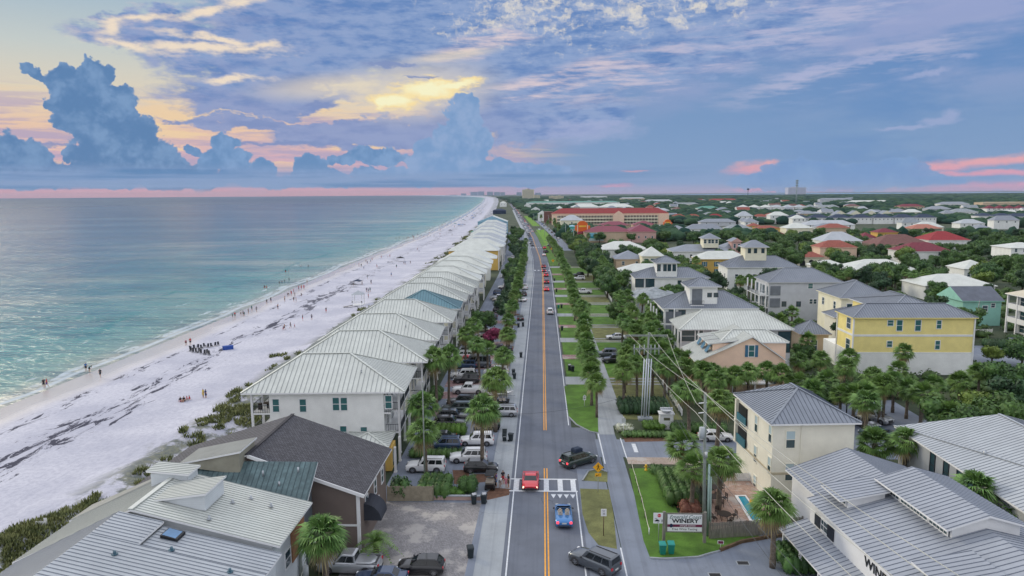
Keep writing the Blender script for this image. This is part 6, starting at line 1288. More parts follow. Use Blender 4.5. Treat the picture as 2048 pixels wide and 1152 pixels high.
def wheelset(t_, L, W, r, xf, xr):
    for x in (xf, xr):
        for s in (1, -1):
            b = MB(); y = s * (W / 2 - .13); b.tube([(0, s * -.11, 0), (0, s * -.09, 0), (0, s * .09, 0), (0, s * .12, 0)], [r * .92, r, r, r * .9], 18); w = put('wheel', b.mesh('wheel', TYRE), t_, (x, y, r))
            b = MB(); b.tube([(0, s * .10, 0), (0, s * .135, 0)], [r * .64, r * .6], 14); put('rim', b.mesh('rim', RIM), w)
            b = MB()
            for k in range(5): a = k * 1.2566; b.face([(math.cos(a + .25) * r * .2, s * .14, math.sin(a + .25) * r * .2), (math.cos(a + .35) * r * .55, s * .14, math.sin(a + .35) * r * .55), (math.cos(a + .95) * r * .55, s * .14, math.sin(a + .95) * r * .55)])
            put('spoke_gap', b.mesh('spoke_gap', TYRE), w)
def loft(b, secs, mi=0):                         # secs: x, z bottom, z shoulder, z top, half width, half width at top
    rings = []
    for (x, zb, zs, zt, w, wt) in secs:
        rings.append([(x, -w * .93, zb), (x, -w, zb + .12), (x, -w, (zb + zs) / 2 + .06), (x, -w * .985, zs), (x, -wt, zt), (x, -wt * .55, zt + .025), (x, wt * .55, zt + .025), (x, wt, zt), (x, w * .985, zs), (x, w, (zb + zs) / 2 + .06), (x, w, zb + .12), (x, w * .93, zb)])
    k = len(rings[0]); o = len(b.v)
    for R__ in rings: b.v += R__
    for i in range(len(rings) - 1):
        for j in range(k): q = (j + 1) % k; b.f.append((o + i * k + j, o + (i + 1) * k + j, o + (i + 1) * k + q, o + i * k + q)); b.mi.append(mi); b.sm.append(True)
    b.f.append(tuple(o + j for j in range(k))); b.f.append(tuple(o + (len(rings) - 1) * k + j for j in range(k))[::-1]); b.mi += [mi, mi]; b.sm += [False, False]
def car_proto(kind, L, W, H, belt, hood, base, roof, secs=None, wr=.36, panes=2, bed=None, extra=None, open_top=False, tint=None):
    t_ = thing(kind, kind, 'car'); w = W / 2; b = MB(); (x0, x1) = base; (r0, r1) = roof; cl = .27
    S = secs or [(-.5, cl + .12, .62, .70, .84, .70), (-.492, cl + .03, .80, belt - .14, .93, .80), (-.465, cl, .86, belt - .03, .975, .86), (-.36, cl, belt - .12, belt, 1, .90), (0, cl, belt - .10, belt, 1, .91), (x1 - .02, cl, belt - .10, belt - .01, 1, .90), (.30, cl, hood - .12, hood + .02, .995, .86), (.42, cl, hood - .16, hood - .04, .97, .80), (.475, cl + .02, hood - .22, hood - .14, .90, .72), (.5, cl + .08, .60, .66, .80, .62)]
    loft(b, [(x * L, zb, zs, zt, wf * w, wt * w) for x, zb, zs, zt, wf, wt in S])
    if not open_top:
        ws, wr_ = w * .90, w * .72; Z = [belt - .04, belt + (H - belt) * .55, H - .07, H]; k = .0
        rings = []
        for i, z in enumerate(Z):
            f = (z - Z[0]) / (H - Z[0]); f2 = min(1, f / .93); a = x0 + (r0 - x0) * f2; c = x1 + (r1 - x1) * f2; ww = ws + (wr_ - ws) * f2
            if i == 3: a += .035; c -= .04; ww *= .90
            rings.append([(a * L, -ww, z), (c * L, -ww * .93, z), (c * L + (.05 if i < 3 else 0), -ww * .62, z), (c * L + (.05 if i < 3 else 0), ww * .62, z), (c * L, ww * .93, z), (a * L, ww, z)])
        o = len(b.v)
        for R__ in rings: b.v += R__
        for i in range(3):
            for j in range(6): q = (j + 1) % 6; b.f.append((o + i * 6 + j, o + i * 6 + q, o + (i + 1) * 6 + q, o + (i + 1) * 6 + j)); b.mi.append(0); b.sm.append(False)
        b.f.append(tuple(o + 18 + j for j in range(6))); b.mi.append(0); b.sm.append(False)
    xf, xr = .315 * L, -.30 * L
    for x in (xf, xr):                           # wheel arches
        for s in (1, -1):
            P = [(x + (wr + .07) * math.cos(a * math.pi / 10), s * (w + .004), wr + (wr + .07) * math.sin(a * math.pi / 10)) for a in range(11)]; b.face([(x + wr + .07, s * (w + .004), cl + .02)] + P + [(x - wr - .07, s * (w + .004), cl + .02)], 1)
    b.box(-L * .47, -w * .90, cl - .04, L * .46, w * .90, cl + .05, 1)
    if bed:                                       # open load bed
        b.box(bed[0] * L, -w * .86, belt - .02, bed[1] * L, w * .86, belt + .005, 1)
        for s in (1, -1): b.box(bed[0] * L, s * w * .90 - .05, belt - .02, bed[1] * L, s * w * .90 + .05, belt + .06, 0)
        b.box(bed[0] * L - .03, -w * .9, belt - .02, bed[0] * L + .05, w * .9, belt + .06, 0)
    body = b.build('body', [paintm('default_car_paint', (.5, .5, .5)), TRIM], t_)
    if not open_top:
        def P(fx, side, f):                       # point on the cabin skin
            a = x0 + (r0 - x0) * f; c = x1 + (r1 - x1) * f; ww = ws + (wr_ - ws) * f; z = belt - .04 + (H - belt + .04) * f * .93
            return Vector(((a + (c - a) * fx) * L, side * (ww * (1 - .07 * fx) + .012), z))
        g = MB(); y = lambda f: (ws + (wr_ - ws) * f) * .80
        for nm, X, s in (('windshield', lambda f: (x1 + (r1 - x1) * f) * L + .045, 1), ('rear_window', lambda f: (x0 + (r0 - x0) * f) * L, -1)):
            g = MB(); zf = lambda f: belt - .04 + (H - belt + .04) * f * .93; fs_ = (.14, .90)
            yy = (lambda f: (ws + (wr_ - ws) * f) * .80)
            if nm == 'windshield':
                ym = lambda f: (ws + (wr_ - ws) * f) * .62
                g.face([(X(.12) + .012, -ym(.12), zf(.12)), (X(.12) + .012, ym(.12), zf(.12)), (X(.9) + .012, ym(.9), zf(.9)), (X(.9) + .012, -ym(.9), zf(.9))])
                for q in (1, -1): g.face([(X(.12) + .012, q * ym(.12), zf(.12)), (X(.12) - .03, q * ym(.12) * 1.44, zf(.12)), (X(.9) - .03, q * ym(.9) * 1.44, zf(.9)), (X(.9) + .012, q * ym(.9), zf(.9))])
            else: g.face([(X(.25) - .014, -yy(.25), zf(.25)), (X(.25) - .014, yy(.25), zf(.25)), (X(.92) - .014, yy(.92), zf(.92)), (X(.92) - .014, -yy(.92), zf(.92))])
            g.build(nm, CARGLASS, t_)
        for s in (1, -1):
            for i in range(panes):
                g = MB(); u0, u1 = .05 + .88 * i / panes + .015, .05 + .88 * (i + 1) / panes - .02; g.face([P(u0, s, .14), P(u1, s, .14), P(u1 - (.03 if i == panes - 1 else 0), s, .86), P(u0 + (.03 if i == 0 else 0), s, .86)]); g.build('side_window', CARGLASS, t_)
        b = MB()
        for s in (1, -1): b.bar((r0 * L + .15, s * wr_ * .80, H + .03), (r1 * L - .2, s * wr_ * .80, H + .03), .04, .04)
        if kind in ('suv', 'off_roader', 'minivan'): b.build('roof_rail', TRIM, t_)
    for s in (1, -1):
        b = MB(); b.box(L * .462, s * w * .70 - .17, hood - .30, L * .497, s * w * .70 + .13, hood - .15); b.build('headlight', HEADL, t_)
        b = MB(); b.box(-L * .501, s * w * .74 - .13, belt - .32, -L * .482, s * w * .74 + .12, belt - .10); b.build('taillight', TAILL, t_)
        b = MB(); b.box(x1 * L - .22, s * (w + .10) - .09, belt - .02, x1 * L - .08, s * (w + .10) + .09, belt + .12); b.build('mirror', TRIM, t_)
    b = MB(); b.box(L * .47, -w * .48, .48, L * .503, w * .48, hood - .22); b.build('grille', TRIM, t_); b = MB(); b.box(-L * .503, -.24, .62, -L * .498, .24, .76); b.build('number_plate', PLATE, t_)
    b = MB(); b.box(-L * .502, -w * .78, .36, -L * .47, w * .78, .5); b.box(L * .47, -w * .78, .34, L * .502, w * .78, .46); b.build('bumper', TRIM, t_)
    wheelset(t_, L, W, wr, xf, xr)
    if extra: extra(t_, L, w, H)
    return t_
SEAT = mat('pale_seat_leather', (.45, .40, .34), .6, var=0)
def conv_extra(t_, L, w, H):
    b = MB(); b.box(-.20 * L, -w * .80, .92, .12 * L, w * .80, .97); b.build('cockpit', BLACK, t_)
    for x, y in ((-.02, .38), (-.02, -.38), (-.15, .36), (-.15, -.36)): b = MB(); b.box(x * L - .2, y - .24, .9, x * L + .2, y + .24, 1.0); b.box(x * L - .30, y - .22, .9, x * L - .16, y + .22, 1.28); b.box(x * L - .30, y - .11, 1.30, x * L - .2, y + .11, 1.42); b.build('seat', SEAT, t_)
    b = MB(); P = [(.17 * L, -w * .82, .98), (.17 * L, w * .82, .98), (.07 * L, w * .68, 1.38), (.07 * L, -w * .68, 1.38)]; b.face(P); b.build('windshield', CARGLASS, t_); b = MB(); b.bar(P[3], P[2], .05, .05); b.bar(P[0], P[3], .05, .05); b.bar(P[1], P[2], .05, .05); b.build('windshield_frame', BLACK, t_)
def bag_extra(t_, L, w, H): b = MB(); b.box(-.9, -.45, H + .02, .3, .45, H + .42); b.box(-.8, -.38, H + .42, .2, .38, H + .5); b.build('roof_bag', mat('dark_blue_bag', (.02, .035, .07), .8), t_)
CARS = {'suv': car_proto('suv', 4.85, 1.94, 1.76, 1.08, 1.0, (-.485, .20), (-.43, .07), panes=3), 'off_roader': car_proto('off_roader', 4.9, 1.96, 1.80, 1.12, 1.06, (-.49, .19), (-.465, .08), panes=3, wr=.39),
        'sedan': car_proto('sedan', 4.75, 1.84, 1.45, .94, .88, (-.37, .20), (-.22, .03), wr=.33), 'hatchback': car_proto('hatchback', 4.3, 1.8, 1.55, .98, .92, (-.48, .22), (-.36, .05), wr=.33),
        'pickup': car_proto('pickup', 5.8, 2.02, 1.92, 1.20, 1.16, (-.13, .22), (-.11, .11), wr=.42, bed=(-.48, -.14)), 'van': car_proto('van', 5.9, 2.05, 2.55, 1.30, 1.18, (-.49, .36), (-.47, .22), panes=3, wr=.36),
        'minivan': car_proto('minivan', 5.05, 1.96, 1.75, 1.06, .98, (-.485, .27), (-.43, .09), panes=3, extra=bag_extra), 'sports_car': car_proto('sports_car', 4.5, 1.98, 1.24, .86, .78, (-.40, .22), (-.17, -.01), wr=.35),
        'convertible': car_proto('convertible', 4.65, 1.84, 1.4, .96, .88, (-.3, .17), (-.2, .07), wr=.34, open_top=True, extra=conv_extra)}
def car(kind, px, py, deg, col, lab, group=None, world=None, lit=False, z=.75, h=0):
    p = Vector(world) if world else G(px, py, z); m = {'body': [PT[col], None]}
    if lit: m['taillight'] = [LITT]
    if lit == 2: m['headlight'] = [LITH]
    o = place(CARS[kind], (p.x, p.y, h), R_(deg), label=lab, group=group, mats=m); CARPOS.append((p.x, p.y)); return o
CARPOS = []
for a in (('sports_car', 1061, 957, -90, 'red', 'red low sports car facing the camera at the crosswalk', 2), ('convertible', 1127, 1026, 90.5, 'blue', 'blue open topped convertible waiting before the crosswalk', 1), ('minivan', 1157, 917, 38, 'gunmetal', 'dark minivan with a roof bag turning into the side street', 1),
          ('off_roader', 1189, 1119, 141, 'grey', 'large dark grey suv turning at the bottom edge', 0), ('suv', 1100, 622, 91, 'white', 'white suv alone on the road past the crosswalk', 0), ('sedan', 1093, 577, 91, 'red', 'bright red sedan at the tail of the queue', 1), ('suv', 1093, 562.5, 91, 'maroon', 'pale roofed red suv, second in the queue', 1),
          ('suv', 1092, 549, 91, 'red', 'red suv, third in the queue', 1), ('hatchback', 1088, 540, 91, 'maroon', 'small dark red car, fourth in the queue', 1), ('suv', 1087, 532, 92, 'maroon', 'dark red suv just behind the far crosswalk', 1), ('sedan', 1088, 509, 92, 'white', 'white car with red lights past the far crosswalk', 1),
          ('suv', 1092, 503, 70, 'black', 'black car beside the white one past the far crosswalk', 0), ('suv', 1089, 495, 93, 'red', 'red suv at the second far crosswalk', 1), ('sedan', 1101, 490, 20, 'navy', 'dark car leaving the junction to the right', 0), ('sedan', 1061, 485, -88, 'white', 'white car coming down the empty left lane', 0)):
    car(*a[:6], lit=a[6])
CL = 'vehicles parked in front of the beach houses'
for a in (('off_roader', 852, 930, 180, 'white', 'white boxy off-roader parked by the clipped hedge'), ('suv', 937, 911, 184, 'white', 'white suv between the off-roader and the black crossover'), ('hatchback', 962, 931, 2, 'black', 'black crossover parked nose to the road beside the palm'), ('suv', 953, 878, 182, 'white', 'white suv beside the black wheelie bins'),
          ('suv', 888, 887, 182, 'navy', 'dark blue suv against the hedge, left of a white suv'), ('sedan', 879, 872, 182, 'black', 'black car with pale hood tucked behind the dark blue suv'), ('suv', 900, 844, 1, 'black', 'black suv nearest of four dark ones in line'), ('suv', 907, 831, 1, 'black', 'black suv second of the dark line'),
          ('suv', 914, 815, 181, 'gunmetal', 'dark suv third of the dark line'), ('off_roader', 923, 802, 181, 'black', 'black boxy suv closest behind the white pickup'), ('suv', 1004, 822, 182, 'silver', 'silver suv near the road beside the tall palm'), ('pickup', 938, 778, 180, 'white', 'white crew cab pickup on black wheels'),
          ('suv', 933, 757, 181, 'black', 'black suv beside the white pickup'), ('suv', 927, 748, 181, 'white', 'white suv beside the dark van'), ('van', 953, 727, 181, 'grey', 'dark grey high roofed van'), ('suv', 924, 710, 181, 'white', 'white suv partly behind the red car'), ('hatchback', 930, 718, 178, 'red', 'red car seen over the low hedge'), ('suv', 963, 677, 181, 'beige', 'beige suv under the palms'),
          ('sedan', 1004, 613, 182, 'silver', 'silver sedan behind the dark bushes'), ('sedan', 999, 598, 182, 'beige', 'pale gold sedan under dark trees'), ('suv', 1009, 573, 182, 'white', 'white suv farthest under the trees'), ('sedan', 1014, 583, 182, 'white', 'white sedan next to the farthest white suv'), ('pickup', 1050, 574, 92, 'white', 'white pickup on the kerb past the bins'),
          ('suv', 1048, 587, 92, 'black', 'black suv on the kerb behind white pickup'), ('sedan', 1041, 598, 130, 'white', 'white car nosing out between verge palms'), ('sedan', 1041, 634, 92, 'black', 'black car on kerb beside twin bins'), ('pickup', 700, 1126, 178, 'silver', 'silver grey pickup with covered bed, bottom left lot'), ('hatchback', 842, 1128, 180, 'black', 'black crossover parked on the brick court'),
          ('sedan', 762, 1152, 180, 'navy', 'dark car with pale roof cut by the bottom edge')): car(*a, CL)
CY = 'vehicles in the yards right of the road'
for a in (('sedan', 1232, 672, 182, 'white', 'white sedan on concrete strips in a right hand yard'), ('suv', 1213, 706, 182, 'grey', 'grey suv in the right hand drive, farther of two'), ('off_roader', 1228, 718, 182, 'black', 'black suv in the right hand drive, nearer of two'), ('suv', 1277, 706, 5, 'beige', 'suv half hidden behind the two conduit palms'),
          ('pickup', 1167, 583, 180, 'white', 'white pickup across the footpath in the far yard'), ('suv', 1158, 556, 180, 'white', 'white suv across the footpath behind the pickup'), ('suv', 1157, 549, 180, 'black', 'black suv behind the far white one'), ('off_roader', 1752, 833, -62, 'silver', 'silver suv parked behind the cream house'), ('sedan', 1755, 864, 176, 'navy', 'dark blue car below the silver suv'),
          ('sedan', 1727, 842, -62, 'silver', 'silver car left of the silver suv'), ('suv', 2022, 685, 176, 'black', 'black suv at the right edge before the galleried house')): car(*a, CY)
car('sedan', 0, 0, 0, 'white', 'white car showing behind the left edge of the cream house', world=(24.2, 97, 0))
for i, (x, y, k, c_) in enumerate(((-8.9, 133, 'suv', 'white'), (-9.3, 152, 'pickup', 'black'), (-9.1, 171, 'suv', 'silver'), (-15.5, 138, 'suv', 'navy'), (-15.2, 148, 'sedan', 'white'), (-15.6, 153, 'suv', 'black'), (-15.1, 165, 'suv', 'silver'), (-15.3, 175, 'sedan', 'beige'), (-15.4, 184, 'suv', 'white'), (-15.2, 193, 'pickup', 'grey'))): car(k, 0, 0, 180 + random.uniform(-3, 3), c_, f'{c_} {k} among the palms beyond the dark van, {ordn(i + 1)} of that stretch', CL, world=(x, y, 0))
cols = list(PT)[:7] + ['white', 'black', 'silver', 'white']
for i in range(34):                              # farther along the parking strip
    y = 205 + i * 12.2; car(random.choice(('suv', 'sedan', 'suv', 'pickup', 'hatchback')), 0, 0, random.choice((0, 180)) + random.uniform(-3, 3), random.choice(cols), 'parked car half under the trees of the beach side strip', 'cars parked far along the strip', world=(roadx(y) - random.uniform(11.5, 15), y, 0))
y = 470.
while y < 2300: car(random.choice(('suv', 'sedan', 'hatchback', 'pickup')), 0, 0, -86 if y < 1500 else -85, random.choice(cols), 'car in the oncoming lane of the far traffic queue', 'cars in the far traffic queue', world=(roadx(y) - 2.0, y, 0), lit=2 if y in (0,) else False); y += random.uniform(13, 24) * (1 + y / 3000)
y = 640.
while y < 2000: car(random.choice(('suv', 'sedan')), 0, 0, 94, random.choice(cols), 'car driving away on the far stretch of road', 'cars driving away far up the road', world=(roadx(y) + 2.2, y, 0), lit=1); y += random.uniform(30, 75)
for i in range(10): y = 540 + i * 42; car('sedan', 0, 0, 90, random.choice(cols), 'car on the frontage lane by the mall palms', 'cars on the frontage lane', world=(roadx(y) + 19, y, 0))
car('suv', 0, 0, 94, 'white', 'car with glaring headlights near the far bend', world=(roadx(566) - 2.1, 560, 0), lit=2) if 0 else None
# golf carts and boat trailer
def golf_cart(lab, px, py, deg, m):
    p = G(px, py); t_ = thing('golf_cart', lab, 'golf cart', p, R_(deg)); b = MB(); b.box(-1.1, -.55, .3, 1.1, .55, .5); b.box(.75, -.5, .5, 1.15, .5, .85); b.box(-1.1, -.5, .5, -.6, .5, .8); b.build('body', m, t_)
    for x in (-.35, .25): b = MB(); b.box(x - .22, -.5, .5, x + .22, .5, .72); b.box(x - .3, -.5, .72, x - .2, .5, 1.1); b.build('seat', SEAT, t_)
    b = MB(); b.box(-1.0, -.58, 1.8, .8, .58, 1.86); b.build('canopy', BLACK, t_)
    for x in (-.9, .7):
        for y in (-.52, .52): b = MB(); b.bar((x, y, .5), (x * .95, y, 1.8), .04, .04); b.build('post', TRIM, t_)
    for x in (-.75, .75):
        for s in (1, -1): b = MB(); b.tube([(0, -.1, 0), (0, .1, 0)], .25, 12); put('wheel', b.mesh('wheel', TYRE), t_, (x, s * .5, .25))
golf_cart('dark golf cart beside the silver suv, near palm trunk', 985, 858, 5, PT['black']); golf_cart('dark golf cart with canopy parked under the tall palm', 962, 862, 5, PT['navy']); golf_cart('dark golf cart by the group of people at the kerb', 981, 975, 88, PT['black']); golf_cart('small dark cart on the kerb near the silver suv', 1005, 806, 5, PT['black'])
p = G(1000, 797); t_ = thing('boat_trailer', 'raised trailer with small pale boat near the kerb', 'boat trailer', p, R_(8)); b = MB()
for a, c in zip([(-2.2, .9, .95), (-1, .95, 1.), (.8, .75, 1.05), (1.9, .3, 1.2), (2.3, .03, 1.3)], [(-1, .95, 1.), (.8, .75, 1.05), (1.9, .3, 1.2), (2.3, .03, 1.3)]): 
    for s in (1, -1): b.face([(a[0], 0, .55), (c[0], 0, .6), (c[0], s * c[1], c[2]), (a[0], s * a[1], a[2])])
b.face([(-2.2, -.9, .95), (-2.2, .9, .95), (-2.2, 0, .55)]); b.face([(-2.2, -.8, .9), (-1, -.85, .92), (.8, -.65, .95), (1.9, -.2, 1.05), (1.9, .2, 1.05), (.8, .65, .95), (-1, .85, .92), (-2.2, .8, .9)], 0); b.build('boat', WHITE, t_)
b = MB(); b.bar((-2, .5, .45), (2.6, 0, .45), .08, .1); b.bar((-2, -.5, .45), (2.6, 0, .45), .08, .1); b.build('frame', STEEL, t_)
for s in (1, -1): b = MB(); b.tube([(0, -.1, 0), (0, .1, 0)], .3, 12); put('wheel', b.mesh('wheel', TYRE), t_, (-.6, s * .9, .3))
# ---------------------------------------------------------------- people
SKIN = mat('skin', (.46, .27, .19), .6, var=0); SKIN2 = mat('darker_skin', (.20, .11, .07), .6, var=0); HAIR = mat('dark_hair', (.03, .02, .015), .7, var=0); HAIR2 = mat('fair_hair', (.28, .19, .09), .7, var=0)
CLOTH = {n: mat(n + '_cloth', c, .85, var=0) for n, c in {'dark': (.02, .022, .03), 'navy': (.02, .04, .12), 'teal': (.02, .16, .17), 'red': (.5, .04, .05), 'pink': (.55, .2, .26), 'white': (.7, .7, .7), 'grey': (.2, .2, .22), 'yellow': (.6, .45, .08), 'violet': (.15, .08, .25), 'blue': (.06, .18, .42)}.items()}
def person_proto(pose, name='person'):
    J = {'pel': (0, 0, .96), 'bel': (0, .01, 1.10), 'che': (0, 0, 1.30), 'nb': (0, .01, 1.45), 'nk': (0, 0, 1.53), 'hd': (0, -.015, 1.63), 'tp': (0, -.005, 1.72)}
    for s, n in ((1, 'l'), (-1, 'r')):
        J.update({n + 'sh': (s * .17, 0, 1.42), n + 'el': (s * .235, .02, 1.14), n + 'wr': (s * .25, -.05, .90), n + 'pa': (s * .25, -.07, .84), n + 'hp': (s * .095, 0, .90), n + 'kn': (s * .105, -.02, .50), n + 'an': (s * .105, .02, .09), n + 'to': (s * .12, -.15, .035)})
    if pose == 'walk': J.update(lkn=(.10, -.20, .53), lan=(.10, -.20, .12), lto=(.11, -.36, .08), rkn=(-.1, .05, .50), ran=(-.1, .34, .16), rto=(-.1, .25, .04), lel=(.23, .12, 1.16), lwr=(.24, .20, .94), lpa=(.24, .22, .88), rel=(-.23, -.06, 1.15), rwr=(-.22, -.24, .98), rpa=(-.22, -.29, .94))
    if pose == 'sit':
        d = -.80; J = {k: (v[0], v[1], v[2] + d) for k, v in J.items()}; J.update(lkn=(.13, -.38, .46), lan=(.13, -.62, .07), lto=(.14, -.76, .04), rkn=(-.13, -.38, .46), ran=(-.13, -.62, .07), rto=(-.14, -.76, .04), lel=(.25, -.05, .36), lwr=(.16, -.28, .42), lpa=(.14, -.34, .44), rel=(-.25, .12, .34), rwr=(-.28, .2, .10), rpa=(-.28, .22, .05))
    if pose == 'bend': 
        for k in ('bel', 'che', 'nb', 'nk', 'hd', 'tp', 'lsh', 'rsh'): x, y, z = J[k]; a = R_(62); q = z - .98; J[k] = (x, y * math.cos(a) - q * math.sin(a), .98 + q * math.cos(a) + y * math.sin(a))
        for s, n in ((1, 'l'), (-1, 'r')): sx, sy, sz = J[n + 'sh']; J.update({n + 'el': (s * .2, sy - .04, sz - .27), n + 'wr': (s * .16, sy - .1, sz - .50), n + 'pa': (s * .15, sy - .12, sz - .57)})
    if pose == 'wave': J.update(rel=(-.36, -.02, 1.50), rwr=(-.34, -.08, 1.74), rpa=(-.34, -.08, 1.81))
    E = [('pel', 'bel'), ('bel', 'che'), ('che', 'nb'), ('nb', 'nk'), ('nk', 'hd'), ('hd', 'tp')]
    for n in 'lr': E += [('nb', n + 'sh'), (n + 'sh', n + 'el'), (n + 'el', n + 'wr'), (n + 'wr', n + 'pa'), ('pel', n + 'hp'), (n + 'hp', n + 'kn'), (n + 'kn', n + 'an'), (n + 'an', n + 'to')]
    Rr = {'pel': (.15, .11), 'bel': (.135, .10), 'che': (.165, .11), 'nb': (.10, .075), 'nk': (.055, .055), 'hd': (.085, .10), 'tp': (.06, .07), 'sh': .062, 'el': .043, 'wr': .03, 'pa': .038, 'hp': .095, 'kn': .06, 'an': .04, 'to': .032}
    K = list(J); me = bpy.data.meshes.new('body'); me.from_pydata([J[k] for k in K], [(K.index(a), K.index(c)) for a, c in E], [])
    o = bpy.data.objects.new('tmp', me); COL.objects.link(o); m = o.modifiers.new('s', 'SKIN'); m.use_smooth_shade = True; sv = me.skin_vertices[0].data
    for i, k in enumerate(K): r = Rr.get(k) or Rr[k[1:]]; sv[i].radius = r if isinstance(r, tuple) else (r, r)
    sv[K.index('pel')].use_root = True; m2 = o.modifiers.new('u', 'SUBSURF'); m2.levels = 1; m2.render_levels = 1
    dg = bpy.context.evaluated_depsgraph_get(); bm = bmesh.new(); bm.from_mesh(bpy.data.meshes.new_from_object(o.evaluated_get(dg))); bpy.data.objects.remove(o)
    hd = Vector(J['hd']); fw = Vector((0, -1, 0)) if pose != 'bend' else Vector((0, -.47, -.88)); up = Vector((0, 0, 1)) if pose != 'bend' else Vector((0, -.88, .47))
    b = MB()                                     # nose, ears, fingers grow out of the same mesh
    b.tube([hd + fw * .07 + up * .02, hd + fw * .115 - up * .01], [.008, .014], 5); sd = Vector((1, 0, 0))
    for s in (1, -1): b.tube([hd + sd * s * .07, hd + sd * s * .092 + up * .01], [.02, .022], 6)
    for n, s in (('l', 1), ('r', -1)):
        pa, wr = Vector(J[n + 'pa']), Vector(J[n + 'wr']); d = (pa - wr).normalized(); q = d.cross(Vector((1, 0, 0))).normalized()
        for i, L in enumerate((.065, .078, .072, .055)): o_ = q * (-.03 + .02 * i); c = Vector((-s, 0, 0)); b.tube([pa + o_, pa + o_ + d * L * .6, pa + o_ + d * L + c * .02], [.010, .009, .007], 5)
        b.tube([pa - q * .03, pa - q * .055 + d * .03, pa - q * .05 + d * .06 - Vector((s * .015, 0, 0))], [.011, .010, .008], 5)
    tmp = b.mesh('t', SKIN); bm.from_mesh(tmp); me2 = bpy.data.meshes.new('body'); bm.to_mesh(me2); me2.materials.clear(); me2.materials.append(SKIN); me2.polygons.foreach_set('use_smooth', [True] * len(me2.polygons))
    bm.normal_update()
    segs = {k: (Vector(J[k[0]]), Vector(J[k[1]])) for k in E}
    def nearest(c):
        best, bk = 1e9, None
        for k, (p, q) in segs.items():
            d = q - p; t_ = max(0, min(1, (c - p).dot(d) / d.length_squared)); l = (c - p - d * t_).length
            if l < best: best, bk, bt = l, k, t_
        return bk, bt
    parts = {'shirt': [], 'shorts': [], 'hair': []}
    for f in bm.faces:
        c = f.calc_center_median(); k, t_ = nearest(c)
        if k in (('bel', 'che'), ('che', 'nb'), ('pel', 'bel')) or k[0] == 'nb' and k[1] != 'nk' or (k[1][1:] == 'el' and t_ < .6): parts['shirt'].append(f)
        if k == ('pel', 'bel') and t_ < .3 or k[0] == 'pel' and k[1] != 'bel' or (k[1][1:] == 'kn' and t_ < .75): parts['shorts'].append(f)
        if k in (('nk', 'hd'), ('hd', 'tp')) and ((c - hd).dot(up) > .045 or ((c - hd).dot(fw) < -.02 and (c - hd).dot(up) > -.07)): parts['hair'].append(f)
    t0 = thing(name, 'person', 'person'); put('body', me2, t0)
    for nm, fs in parts.items():
        vm = {}; vs = []; ff = []; off = {'shirt': .014, 'shorts': .020, 'hair': .012}[nm]
        for f in fs:
            g = []
            for v in f.verts:
                if v.index not in vm: vm[v.index] = len(vs); vs.append(tuple(v.co + v.normal * off))
                g.append(vm[v.index])
            ff.append(g)
        m_ = bpy.data.meshes.new(nm); m_.from_pydata(vs, [], ff); m_.materials.append(HAIR if nm == 'hair' else CLOTH['dark']); m_.polygons.foreach_set('use_smooth', [True] * len(ff)); put(nm, m_, t0)
    bm.free(); return t0
POSES = {k: person_proto(k) for k in ('stand', 'walk', 'sit', 'bend', 'wave')}
def person(px, py, pose, deg, top, low, lab, group=None, world=None, sc=1., skin=0, z=0.):
    p = Vector(world) if world else G(px, py, z); m = {'shirt': [CLOTH.get(top, SKIN)], 'shorts': [CLOTH[low]], 'hair': [random.choice((HAIR, HAIR, HAIR2))], 'body': [SKIN2 if skin else SKIN]}
    if pose == 'stand' and top == 'bare': m['shirt'] = [SKIN]
    return place(POSES[pose], p, R_(deg), label=lab, group=group, sc=sc, mats=m)
for a in ((88, 776, 'stand', 40, 'dark', 'dark', 'person in dark clothes hugging the wet sand, left one of a pair'), (94, 775, 'walk', -60, 'red', 'violet', 'person in a maroon top, right one of the pair at far left'), (172, 742, 'stand', 20, 'blue', 'dark', 'person in a blue top standing at the water edge'), (179, 744, 'bend', 80, 'teal', 'dark', 'person bending over beside the blue topped one'),
          (201, 755, 'walk', 10, 'dark', 'dark', 'lone dark figure walking above the water edge'), (412, 798, 'stand', 150, 'navy', 'navy', 'person in navy standing on the open sand'), (407, 797, 'stand', -30, 'yellow', 'yellow', 'person wrapped in a mustard towel next to the navy one'),
          (361, 804, 'sit', 60, 'dark', 'pink', 'person sitting on the sand, leftmost of the seated four'), (368, 803, 'sit', 10, 'dark', 'dark', 'person in black sitting upright in the seated four'), (374, 802, 'sit', -40, 'pink', 'white', 'person in pink sitting on the sand'), (379, 801, 'sit', -70, 'red', 'white', 'person in a red top, rightmost of seated four'),
          (372, 691, 'bend', 30, 'pink', 'dark', 'person crouching in pink left of the beach chairs'), (381, 690, 'stand', 30, 'red', 'dark', 'person in magenta standing by the beach chairs'),
          (989, 968, 'stand', 100, 'yellow', 'dark', 'person in a yellow top by the golf cart at the kerb'), (993, 973, 'stand', -80, 'violet', 'blue', 'person in lilac by the golf cart at the kerb'), (1000, 975, 'bend', 40, 'white', 'grey', 'person leaning down with white hat at the kerb'), (1006, 968, 'stand', 20, 'dark', 'red', 'person in black top and red shorts at the kerb'), (1012, 976, 'stand', -20, 'pink', 'pink', 'small person in pink at the kerb'), (1017, 976, 'stand', -60, 'dark', 'dark', 'person in black, rightmost of the kerb group'),
          (990, 795, 'stand', 180, 'red', 'pink', 'person in salmon clothes by the white pickup'), (1011, 790, 'walk', 120, 'blue', 'grey', 'person in pale blue near the boat trailer')):
    person(*a, sc=.8 if 'small' in a[6] else 1.)
